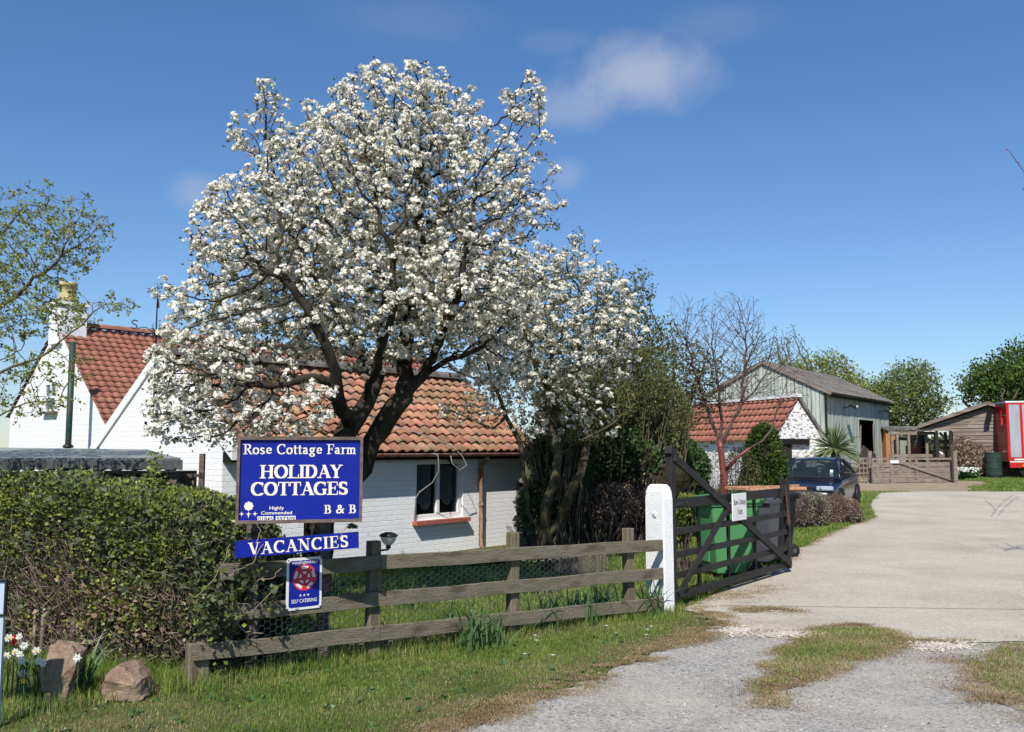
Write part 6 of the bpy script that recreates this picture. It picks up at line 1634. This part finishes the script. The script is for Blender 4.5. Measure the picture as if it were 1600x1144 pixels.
# ================================================================== FAR GATES, PENS, SHEDS
FG0 = at(1362, 752, 38.5); FG1 = at(1490, 752, 39.5); FG0.z = FG1.z = gh(39)
v = (FG1 - FG0); fgl = v.length
fg = thing('boarded_farm_gate', 'wide grey boarded farm gate closing the yard in front of the barn', 'gate', FG0, math.atan2(v.y, v.x))
for z, h in ((.13, .2), (.35, .2), (.57, .2), (.80, .2)): MB().box((fgl / 2, 0, z), (fgl, .04, h)).build('board', M['gate_wood'], fg)
MB().box((fgl / 2, 0, 1.04), (fgl, .06, .09)).build('top_rail', M['gate_wood'], fg)
for x in (.05, .95, fgl * .54, fgl - .05): MB().box((x, -.04, .55), (.1, .05, 1.08)).build('upright', M['gate_wood'], fg)
mb = MB(); mb.beam((1.1, -.07, .98), (fgl - .1, -.07, .12), .03, .1); mb.build('brace', M['gate_wood'], fg)
MB().box((1.1, -.08, .92), (.42, .02, .13)).build('notice', M['white_paint'], fg)
for i, px in enumerate((1360, 1493)):
    q = at(px, 752, 39); o_ = MB().box((0, 0, .62), (.15, .15, 1.4)).box((0, 0, 1.34), (.17, .17, .05)).build('gatepost', M['gate_wood']); o_.location = (q.x, q.y, gh(39)); tag(o_, 'grey timber post at the %s end of the boarded far gate' % ('left' if i == 0 else 'right'), 'gate post', 'posts of the far gate')
q0, q1 = at(1330, 752, 39), at(1357, 752, 39)
lg = thing('lattice_hurdle', 'grey slatted hurdle between the palm plant and the boarded far gate', 'hurdle', (q0.x, q0.y, gh(39)), 0); wl_ = q1.x - q0.x
mb = MB()
for z in (.2, .42, .64, .86, 1.06): mb.box((wl_ / 2, 0, z), (wl_ + .1, .04, .07))
for x in (0.0, .18, .36, .54, .7): mb.box((x, -.03, .55), (.05, .03, 1.1))
mb.beam((-.1, -.06, .1), (wl_ * .6, -.06, 1.05), .03, .08); mb.build('slats', M['gate_wood'], lg)
# pens behind the gate
pn = thing('animal_pen', 'weathered posts and rails of an open pen behind the far gate', 'pen', (at(1400, 745, 47).x, 47, gh(47)))
xa = pn.location.x; mb = MB(); X_ = lambda px: at(px, 700, 47).x - xa; Z_ = lambda py: at(1400, py, 47).z - gh(47)
for px in (1394, 1402, 1420, 1448, 1462, 1478): MB().box((X_(px), 0, Z_(675) / 2), (.12, .12, Z_(675))).build('post', M['gate_wood'], pn)
for (a_, b_, y_) in ((1388, 1460, 677), (1455, 1492, 690), (1455, 1492, 700), (1390, 1490, 712)): MB().box(((X_(a_) + X_(b_)) / 2, -.02, Z_(y_)), (X_(b_) - X_(a_), .1, .16)).build('rail', M['gate_wood'], pn)
mb = MB(); mb.beam((X_(1455), .05, Z_(690)), (X_(1482), .05, Z_(720)), .06, .1); mb.beam((X_(1470), .05, Z_(676)), (X_(1490), .05, Z_(700)), .06, .14); mb.build('brace', M['white_conc'], pn)
mb = MB(); mb.prism([(X_(1390), .3, Z_(672)), (X_(1465), .3, Z_(672)), (X_(1450), 1.2, Z_(668)), (X_(1400), 1.2, Z_(668))], (0, 0, .1)); mb.build('roof', M['barn_roof'], pn)


def lean_shed(name, label, px0, px1, ytop, D, m, dep=2.0, drop=.25):
    a_, b_ = at(px0, 740, D), at(px1, 740, D); zt = at(px0, ytop, D).z - gh(D); t = thing(name, label, 'shed', (a_.x, D, gh(D))); w_ = b_.x - a_.x
    mb = MB(); mb.prism([(0, 0, 0), (w_, 0, 0), (w_, 0, zt - drop), (0, 0, zt)], (0, dep, 0)); mb.build('wall', m, t)
    mb = MB(); mb.prism([(-.15, -.15, zt + .04), (w_ + .15, -.15, zt - drop + .0), (w_ + .15, -.15, zt - drop + .1), (-.15, -.15, zt + .14)], (0, dep + .3, 0)); mb.build('roof', M['barn_roof'], t)
    MB().box((w_ * .62, -.03, zt * .4), (min(.7, w_ * .4), .05, zt * .75)).build('door', M['dark'], t)
    return t


lean_shed('small_shed', 'orange-brown small shed just right of the barn corner', 1386, 1404, 672, 50, M['orange_shed'])
lean_shed('small_shed', 'pale grey-green small shed behind the pen', 1408, 1428, 684, 52, M['green_shed'], drop=.05)
lean_shed('small_shed', 'grey slatted small shed behind the pen posts, right', 1436, 1452, 676, 51, M['plank'], drop=.1)
o_ = MB().box((0, 0, .75), (.5, .05, 1.3)).box((.1, -.02, 1.45), (.75, .08, .06)).build('pink_blanket', mat('pink_blanket', (.5, .14, .14), (.3, .1, .1), s=2, rough=.95)); q = at(1432, 730, 48.5); o_.location = (q.x, q.y, gh(48)); tag(o_, 'faded pink blanket hanging between the small sheds behind the pen', 'blanket')
# weatherboarded open shed
DS = 46.0; Xs = lambda px: at(px, 700, DS).x; Zs = lambda py: at(1500, py, DS).z - gh(DS)
ws = thing('weatherboarded_shed', 'grey weatherboarded shed with shallow gable roof left of the red horsebox', 'shed', (Xs(1490), DS, gh(DS)), R(-25)); ws.scale = (.94, 1, 1); x0 = Xs(1490); xw = Xs(1590) - x0; xp = Xs(1543) - x0; xe = Xs(1441) - x0; xr = xp * 2 - xe
zp, ze = Zs(635), Zs(668)
mb = MB(); nb_ = 19
for i in range(nb_):
    z0_, z1_ = i * zp / nb_, (i + 1) * zp / nb_
    def ext(z): return (0, xw) if z < ze - .12 else (xe + .25 + (xp - xe) * max(0, (z - ze)) / (zp - ze), xr - .25 - (xr - xp) * max(0, (z - ze)) / (zp - ze))
    a_, b_ = ext(z0_ + .02); c_, d_ = ext(z1_)
    if z1_ > ze: a_, b_, c_, d_ = ext(max(z0_, ze))[0], ext(max(z0_, ze))[1], ext(z1_)[0], ext(z1_)[1]
    n_ = 3
    for j in range(n_):
        f0, f1 = j / n_, (j + 1) / n_ - .002
        mb.add([(a_ + (b_ - a_) * f0, -.05, z0_), (a_ + (b_ - a_) * f1, -.05, z0_), (c_ + (d_ - c_) * f1, -.02, z1_), (c_ + (d_ - c_) * f0, -.02, z1_), (a_ + (b_ - a_) * f0, -.02, z0_ - .001), (a_ + (b_ - a_) * f1, -.02, z0_ - .001)], [(0, 1, 2, 3), (4, 5, 1, 0)])
mb.build('weatherboards', M['plank'], ws)
mb = MB(); mb.prism([(0, 0, 0), (xw, 0, 0), (xw, 0, ze), (0, 0, ze)], (0, 7, 0)); mb.build('wall', M['plank'], ws)
mb = MB()
corr_ = []
for (xa_, xb_) in ((xe - .1, xp), (xr + .1, xp)):
    mb.prism([(xa_, -.3, ze - .02), (xp, -.3, zp + .05), (xp, -.3, zp + .16), (xa_, -.3, ze + .09)], (0, 7.6, 0))
mb.build('roof', M['barn_roof'], ws)
mb = MB()
for xa_ in (xe - .1, xr + .1): mb.beam((xa_, -.34, ze + .05), (xp, -.34, zp + .12), .05, .17)
mb.build('bargeboard', M['plank'], ws)
MB().box(((xe + 0) / 2, -.02, ze - .1), (abs(xe) - .1, .12, .14)).build('beam', M['plank'], ws)
for xx in (-.12, xe * .5): MB().box((xx, .0, ze / 2 - .08), (.16, .16, ze - .16)).build('post', M['dark_wood'], ws)
MB().prism([(xp - .12, -.42, zp - .5), (xp + .02, -.42, zp - .05), (xp + .16, -.42, zp - .5), (xp + .1, -.42, zp - .85), (xp - .16, -.42, zp - .9)], (0, .04, 0)).build('finial_box', M['dark'], ws)
# dead climber, flower clump, drum
shrub('dead_climber', 'brown dead climber tangled against the weatherboarded shed', (at(1515, 745, 44.5).x, 44.5, gh(44)), [blob(1505, 715, 44.5, 18, 34, .5), blob(1525, 722, 44.4, 26, 28, .5), blob(1512, 690, 44.8, 20, 16, .4), blob(1535, 735, 44.2, 18, 12, .5)], 3600, M['leaf_dead'], .13, twigs=150, out=.3)
shrub('white_flower_clump', 'mound of white daffodils at the foot of the dead climber', (at(1507, 745, 42.5).x, 42.5, gh(42)), [blob(1508, 741, 42.5, 16, 8, .4)], 1500, M['daff_leaf'], .16, cat_='plant', out=1)
q = np.array([tuple(at(1508 + rg.normal() * 9, 731 + abs(rg.normal()) * 4 + 0 * k_, 42.2 + rg.normal() * .25)) for k_ in range(90)]); par_ = bpy.data.objects['white_flower_clump']; q = q - np.array(par_.location)
tv, tf = flower_template(rg, 4, .04, .05); V, F = stamp(tv, tf, q, up_rot(np.tile([0, -.6, 1.], (len(q), 1)) + rg.normal(size=(len(q), 3)) * .3, rg), 1.0); np_mesh('flowers', V, F, M['petal'], par_)
q = at(1553, 742, 43.5)
dm = thing('oil_drum', 'dark steel drum standing in the shade at the front of the red horsebox', 'drum', (q.x, q.y, gh(43)))
for _z, _h in ((.0, .8),): MB().lathe([(.36, .15), (.37, .17), (.37, .48), (.385, .5), (.37, .52), (.37, .82), (.385, .84), (.37, .86), (.37, 1.2), (.385, 1.22), (.35, 1.25)], 24).build('body', mat('green_black_drum', (.015, .03, .022), (.03, .05, .04), s=3, rough=.5), dm, smooth=False)
MB().lathe([(.38, .02), (.38, .14), (.36, .15)], 20).build('base', M['black'], dm)

# ================================================================== RED HORSEBOX
DH = 43.2; q = at(1577, 745, DH); zg_ = gh(DH)
hb = thing('red_horsebox', 'red horse transporter with silver side panels parked at the right edge', 'horsebox', (q.x, q.y, zg_), R(-14))
zt = at(1564, 629, DH).z - zg_; zb_ = at(1564, 722, DH).z - zg_
MB().box((3.2, 1.2, (zt + zb_) / 2), (6.4, 2.4, zt - zb_)).build('body', M['red_paint'], hb, bevel=.04)
for (a_, b_) in ((.12, .58), (.7, 2.35), (2.5, 4.3), (4.45, 6.2)): MB().box(((a_ + b_) / 2, -.008, (zt + zb_) / 2 + .06), (b_ - a_, .02, zt - zb_ - .34)).build('side_panel', M['alu'], hb)
MB().box((3.2, 1.2, zt + .03), (6.45, 2.45, .07)).build('roof', M['white_paint'], hb)
for x_ in (1.35, 3.2): 
    w_ = MB().prism([(x_ + a_[0], -.02, zt - .5 + a_[2]) for a_ in rrect(.66, .3, .13, 0)], (0, -.008, 0)).build('window', M['glass'], hb)
    MB().prism([(x_ + a_[0], -.02, zt - .92 + a_[2]) for a_ in rrect(.62, .32, .14, 0)], (0, -.008, 0)).build('window', M['black'], hb)
MB().box((3.2, .0, zb_ - .14), (6.3, .1, .26)).build('skirt', M['red_paint'], hb)
MB().box((3.2, -.03, zb_ - .0), (6.3, .03, .07)).box((.5, -.06, zb_ + .12), (.5, .02, .07)).box((1.6, -.06, zb_ + .12), (.9, .02, .06)).build('trim', M['white_paint'], hb)
MB().box((3.2, 1.2, .6), (5.8, 1.9, .25)).build('chassis', M['black'], hb)
for x_ in (.9, 4.6):
    for y_ in (.2, 2.2):
        w_ = MB().lathe([(.2, -.13), (.42, -.13), (.45, -.1), (.45, .1), (.42, .13), (.2, .13)], 24, (x_, y_, .45), RX).build('wheel', M['tyre'], hb, smooth=True)
        MB().lathe([(.05, -.14), (.22, -.135), (.22, .135), (.05, .14)], 16, (x_, y_, .45), RX).build('rim', M['alu'], w_)
MB().box((.62, -.07, .62), (.1, .06, .1)).build('marker_lamp', mat('amber_lens', (.7, .25, .02), rough=.2), hb)
mb = MB(); mb.tube([(-.02, .4, zt - .4), (-.15, .3, zt - .42), (-.15, .3, zt - .75)], .02, 6); mb.box((-.15, .28, zt - .9), (.08, .16, .34)); mb.build('mirror', M['red_paint'], hb)
for z_ in (zb_ + .5, zt - .6): MB().box((-.015, .5, z_), (.03, .6, .06)).build('ramp_bar', M['chrome'], hb)

# ================================================================== CAR
ct = at(1250, 795, 22.9); th = R(29)
car = thing('parked_car', 'dark blue saloon car parked facing the camera beside the white outbuilding', 'car', (ct.x + 2.3 * math.sin(th), ct.y + 2.3 * math.cos(th), .0), -th)
st = [(-2.30, .60, .60, .52, .33), (-2.24, .74, .66, .60, .26), (-2.10, .82, .72, .67, .22), (-1.7, .865, .80, .76, .2), (-1.2, .875, .87, .83, .2), (-.95, .875, .92, .89, .2), (-.3, .88, .95, .91, .2), (.6, .88, .96, .93, .2), (1.4, .87, .98, .95, .2), (1.8, .86, 1.0, .95, .22), (2.2, .80, .99, .92, .27), (2.3, .70, .86, .8, .36)]
vs = []; NP = 13
for (y, w_, zc, ze_, zb) in st:
    half = [(0, zb), (w_ * .8, zb), (w_ * .96, zb + .08), (w_ * 1.0, zb + (ze_ - zb) * .5), (w_ * .985, ze_ - .08), (w_ * .93, ze_), (w_ * .5, (ze_ + zc * 2.2) / 3.2)]
    ring = [(x, z) for x, z in half] + [(0, zc)] + [(-x, z) for x, z in half[:0:-1]]
    vs += [(x, y, z) for x, z in ring]; NP = len(ring)
fs2 = [(i * NP + j, i * NP + (j + 1) % NP, (i + 1) * NP + (j + 1) % NP, (i + 1) * NP + j) for i in range(len(st) - 1) for j in range(NP)] + [tuple(range(NP))[::-1], tuple(range((len(st) - 1) * NP, len(st) * NP))]
body = MB().add(vs, fs2).build('body', M['car_paint'], car, smooth=True)
md = body.modifiers.new('sub', 'SUBSURF'); md.levels = 2; md.render_levels = 2
# roof and pillars
Rf = [(-.42, .55, 1.385), (-.25, .565, 1.42), (.25, .575, 1.455), (.75, .565, 1.43), (1.05, .54, 1.37)]
vs = []
for (y, w_, z) in Rf: vs += [(-w_ - .02, y, z - .045), (-w_ * .9, y, z - .008), (0, y, z + .02), (w_ * .9, y, z - .008), (w_ + .02, y, z - .045)]
rf = MB().add(vs, [(5 * i + j, 5 * i + j + 1, 5 * i + 6 + j, 5 * i + 5 + j) for i in range(4) for j in range(4)]).build('roof', M['car_paint'], car, smooth=True)
s_ = rf.modifiers.new('th', 'SOLIDIFY'); s_.thickness = .04; s2 = rf.modifiers.new('sub', 'SUBSURF'); s2.levels = s2.render_levels = 2
mb = MB()
for sx in (-1, 1):
    mb.tube([(sx * .8, -1.12, .88), (sx * .7, -.78, 1.14), (sx * .58, -.4, 1.37)], [.04, .034, .034], 8); mb.tube([(sx * .79, .22, .92), (sx * .72, .22, 1.15), (sx * .585, .22, 1.41)], .034, 6)
    mb.tube([(sx * .76, 1.78, .95), (sx * .68, 1.42, 1.16), (sx * .56, 1.0, 1.37)], [.06, .055, .04], 8); mb.tube([(sx * .8, -1.1, .91), (sx * .82, .2, .945), (sx * .79, 1.75, .97)], .03, 6)
    mb.tube([(sx * .585, -.42, 1.37), (sx * .6, .25, 1.415), (sx * .57, 1.02, 1.35)], .035, 6)
mb.build('pillar', M['car_paint'], car, smooth=True)
MB().add([(-.79, -1.13, .9), (.79, -1.13, .9), (.57, -.42, 1.385), (-.57, -.42, 1.385), (0, -1.2, .915), (0, -.46, 1.405)], [(0, 4, 5, 3), (4, 1, 2, 5)]).build('windscreen', M['car_glass'], car)
MB().add([(-.73, 1.8, .97), (.73, 1.8, .97), (.54, 1.03, 1.36), (-.54, 1.03, 1.36)], [(0, 3, 2, 1)]).build('rear_window', M['car_glass'], car)
for sx in (-1, 1):
    MB().add([(sx * .79, -1.05, .93), (sx * .8, .2, .95), (sx * .6, .2, 1.39), (sx * .585, -.42, 1.36)], [(0, 1, 2, 3)]).build('side_window', M['car_glass'], car)
    MB().add([(sx * .8, .24, .95), (sx * .77, 1.7, .97), (sx * .56, 1.02, 1.34), (sx * .6, .24, 1.39)], [(0, 1, 2, 3)]).build('side_window', M['car_glass'], car)
    mb = MB(); mb.box((sx * .93, -.74, 1.0), (.2, .1, .14)); mb.box((sx * .83, -.74, .95), (.1, .05, .05)); mb.build('door_mirror', M['black'], car, bevel=.03)
    for y_ in (-1.38, 1.35):
        w_ = MB().lathe([(.2, -.1), (.3, -.1), (.315, -.08), (.315, .08), (.3, .1), (.2, .1)], 28, (sx * .80, y_, .315), Matrix.Rotation(R(90), 3, 'Y')).build('wheel', M['tyre'], car, smooth=True)
        mb = MB(); RYm = Matrix.Rotation(R(90), 3, 'Y'); mb.lathe([(.2, -.07), (.21, -.095), (.19, -.1)], 24, (sx * .80, y_, .315), RYm) if False else None
        mb.lathe([(.02, .0), (.2, .0), (.205, .09), (.19, .1), (.185, .05), (.06, .06), (.05, .09), (.01, .09)], 20, (sx * .80, y_, .315), Matrix.Rotation(R(90 * sx), 3, 'Y')); mb.build('rim', M['alu'], w_)
        mb = MB(); a_ = [(sx * .885, y_ + .36 * math.cos(R(t)), .315 + .36 * math.sin(R(t))) for t in range(-10, 191, 20)]; mb.tube(a_, .02, 6); mb.build('wheel_arch', M['black'], car, smooth=True)
    h_ = MB().box((sx * .585, -2.16, .672), (.42, .16, .125), Matrix.Rotation(R(20 * sx), 3, 'Z') @ Matrix.Rotation(R(-14), 3, 'X')).build('headlight', M['headlamp'], car, bevel=.035)
    MB().lathe([(.04, 0), (.045, .012), (.02, .02)], 14, (sx * .50, -2.262, .672), RX).build('lamp_lens', M['chrome'], h_)
mb = MB()
for z_ in (.58, .61, .64, .67, .70): mb.box((0, -2.275 + (z_ - .58) * .25, z_), (.62, .03, .012))
mb.build('grille', M['chrome'], car); MB().box((0, -2.25, .645), (.66, .04, .17)).build('grille_back', M['black'], car, bevel=.01)
MB().lathe([(.06, 0), (.062, .012), (.05, .014), (.048, .006), (.0, .006)], 20, (0, -2.29, .645), RX).build('badge', M['chrome'], car)
MB().box((0, -2.29, .42), (1.5, .14, .17)).build('bumper', mat('dull_blue_bumper', (.02, .025, .05), rough=.5), car, bevel=.05)
MB().box((0, -2.37, .42), (.52, .015, .11)).build('number_plate_holder', M['black'], car)
mb = MB()
for x_ in (-.38, .38):
    mb.box((x_, -.1, .85), (.46, .14, .6), Matrix.Rotation(R(-10), 3, 'X')); mb.box((x_, -.04, 1.22), (.26, .1, .17)); mb.box((x_, .95, .9), (.5, .14, .5))
mb.build('seat', M['black'], car, bevel=.05)
mb = MB(); mb.box((0, -1.0, .84), (1.3, .35, .1)); mb.tube([(.38 + .17 * math.cos(a_), -.72 + .05 * math.sin(a_), .95 + .16 * math.sin(a_)) for a_ in [6.283 * i / 16 for i in range(17)]], .014, 6); mb.build('dashboard', M['black'], car)
MB().add([(.54, -1.07, .955), (.63, -1.06, .955), (.60, -.94, 1.04), (.52, -.95, 1.04)], [(0, 1, 2, 3)]).add([(.53, -.93, 1.06), (.6, -.92, 1.06), (.58, -.84, 1.12), (.51, -.85, 1.12)], [(0, 1, 2, 3)]).build('windscreen_sticker', M['white_paint'], car)
mb = MB(); mb.tube([(-.55, -1.14, .925), (-.1, -1.16, .935)], .008, 4); mb.tube([(.1, -1.18, .935), (.6, -1.1, .93)], .008, 4); mb.build('wiper', M['black'], car)

# ================================================================== SPIKY PALM-LIKE PLANT
q = at(1305, 760, 30.5); yu = thing('cabbage_palm', 'spiky green cabbage palm between the outbuilding gable and the barn', 'plant', (q.x, q.y, gh(30)))
MB().tube([(0, 0, 0), (0, 0, 1.0), (0, 0, 1.5)], [.13, .11, .1], 8, wob=.3).build('trunk', M['bark_green'], yu)
mb = MB(); rs = random.Random(4)
for (cz_, n_, ln_) in ((1.75, 170, .95), (1.1, 70, .8)):
    for i in range(n_):
        a = rs.uniform(0, 6.28); el = rs.uniform(-.5, 1.5) if cz_ > 1.5 else rs.uniform(-.6, .6); d = Vector((math.cos(a) * math.cos(el), math.sin(a) * math.cos(el), math.sin(el))); l_ = ln_ * rs.uniform(.75, 1.1); sd = d.cross(Vector((rs.uniform(-1, 1), rs.uniform(-1, 1), rs.uniform(-1, 1)))).normalized(); c0 = Vector((rs.uniform(-.08, .08), rs.uniform(-.08, .08), cz_ - .15)); vs = []
        for t_, wf in ((.08, .6), (.4, 1), (.75, .75), (1, .05)): c_ = c0 + d * l_ * t_ + Vector((0, 0, -.22 * t_ ** 2.4 * math.cos(el))); vs += [c_ - sd * .028 * wf, c_ + sd * .028 * wf]
        mb.add(vs, [(0, 1, 3, 2), (2, 3, 5, 4), (4, 5, 7, 6)])
mb.build('leaves', mat('palm_leaf', (.05, .085, .03), (.12, .16, .06), (.24, .25, .12), s=4, island=.35, rough=.4, trans=.15, spec=.5), yu)

# ================================================================== BACKGROUND TREES
bg_tree('yellow_green_tree', 'bright yellow-green tree rising behind the barn roof', 58, 1290, 740, 1290, 580, [blob(1285, 585, 58, 50, 34, 2.5), blob(1240, 590, 58, 45, 32, 2.2), blob(1320, 600, 58, 36, 28, 2), blob(1300, 560, 58, 14, 16, 1, 1.5)], 3000, M['leaf_fresh'], .18, 12, seed=31, kill=.45, step=.3, r0=.018, r1=.22, spread=2, lspread=.22, maxtip=2, infl=5, k=6, group='trees behind the barn')
bg_tree('bare_topped_tree', 'thin twiggy tree between the cherry and the barn ridge', 50, 1215, 740, 1215, 560, [blob(1215, 560, 50, 52, 50, 2), blob(1180, 590, 50, 60, 40, 2), blob(1240, 550, 50, 26, 45, 1)], 2600, M['leaf_mid'], .13, 6, seed=32, kill=.45, step=.35, r0=.014, r1=.16, spread=2, lspread=.15, maxtip=2, infl=5, k=6, dens=.6, up=.4)
bg_tree('willow_tree', 'rounded mid-green tree beyond the barn, with a stray branch on its right', 62, 1410, 745, 1410, 620, [blob(1405, 630, 62, 48, 48, 3), blob(1425, 600, 62, 34, 36, 2.5), blob(1370, 640, 62, 36, 42, 2.5), blob(1445, 640, 62, 26, 34, 2), blob(1478, 628, 62, 18, 10, 1, 1.2), blob(1435, 575, 62, 20, 10, 1, 1.5)], 3600, M['leaf_mid'], .2, 20, seed=33, kill=.5, step=.35, r0=.016, r1=.25, spread=2.5, lspread=.3, maxtip=3, infl=6, k=6, group='trees behind the barn')
bg_tree('willow_tree', 'dull green tree crown low behind the barn roof end', 70, 1350, 745, 1350, 640, [blob(1352, 640, 70, 45, 45, 3), blob(1330, 620, 70, 30, 25, 2)], 1800, M['leaf_mid'], .24, 16, seed=34, kill=.6, step=.4, r0=.016, r1=.25, spread=2.5, lspread=.35, maxtip=3, infl=6, k=6, group='trees behind the barn')
bg_tree('ivy_clad_tree', 'dense dark green ivy-clad tree behind the horsebox at the right', 54, 1575, 745, 1575, 610, [blob(1580, 592, 54, 56, 38, 3), blob(1610, 600, 54, 60, 46, 3), blob(1535, 605, 54, 26, 25, 2), blob(1590, 548, 54, 30, 12, 1.2, 1.3)], 3600, M['leaf_conifer'], .16, 28, seed=35, kill=.5, step=.35, r0=.016, r1=.3, spread=2.5, lspread=.3, maxtip=3, infl=6, k=6, wide=True)
# hedge line on the far side and behind the camera's left (only its edge is seen)
for i, (px, D, w_, h_, lb_) in enumerate(((1440, 75, 120, 20, 'distant field hedge seen between the barn and the shed'),)):
    shrub('field_hedge', lb_, (at(px, 740, D).x, D, .3), [blob(px - 60, 710, D, 70, 28, 2), blob(px + 60, 710, D, 70, 28, 2), blob(px + 150, 705, D, 70, 34, 2)], 6000, M['leaf_olive'], .35, cat_='hedge', core=M['inner'])
# tree just outside the right edge: one twig reaches in, shadows fall on the drive
L = [(-1, 0, [Vector((9.6, 11.6, -.05)), Vector((9.5, 11.6, 1.2)), Vector((9.3, 11.7, 2.2))]), (0, 2, [Vector((8.8, 11.8, 2.9)), Vector((8.0, 12, 3.6)), Vector((7.5, 12, 4.5))]), (0, 2, [Vector((9.5, 11.8, 3.2)), Vector((9.6, 12, 4.6))]),
     (1, 1, [at(1622, 430, 12.0), at(1612, 340, 12), at(1600, 268, 12), at(1588, 252, 12.0), at(1577, 236, 12.0)])]
t9, P, par, kids, tips, rng, o = make_tree('red_budded_tree', 'tree off the right edge, one red-budded twig showing against the sky', 'tree', L, [(8.25, 12.2, 3.2, .85, 1.2, .8), (9.9, 12, 4.2, 1.4, 1.4, 1.2)], 700, M['twig'], .005, .11, kill=.2, step=.12, seed=14)
leafy(t9, P, par, tips, rng, 2, .05, mat('red_leaf', (.3, .02, .03), (.2, .03, .03), s=4, rough=.5, trans=.3), 2, .03)
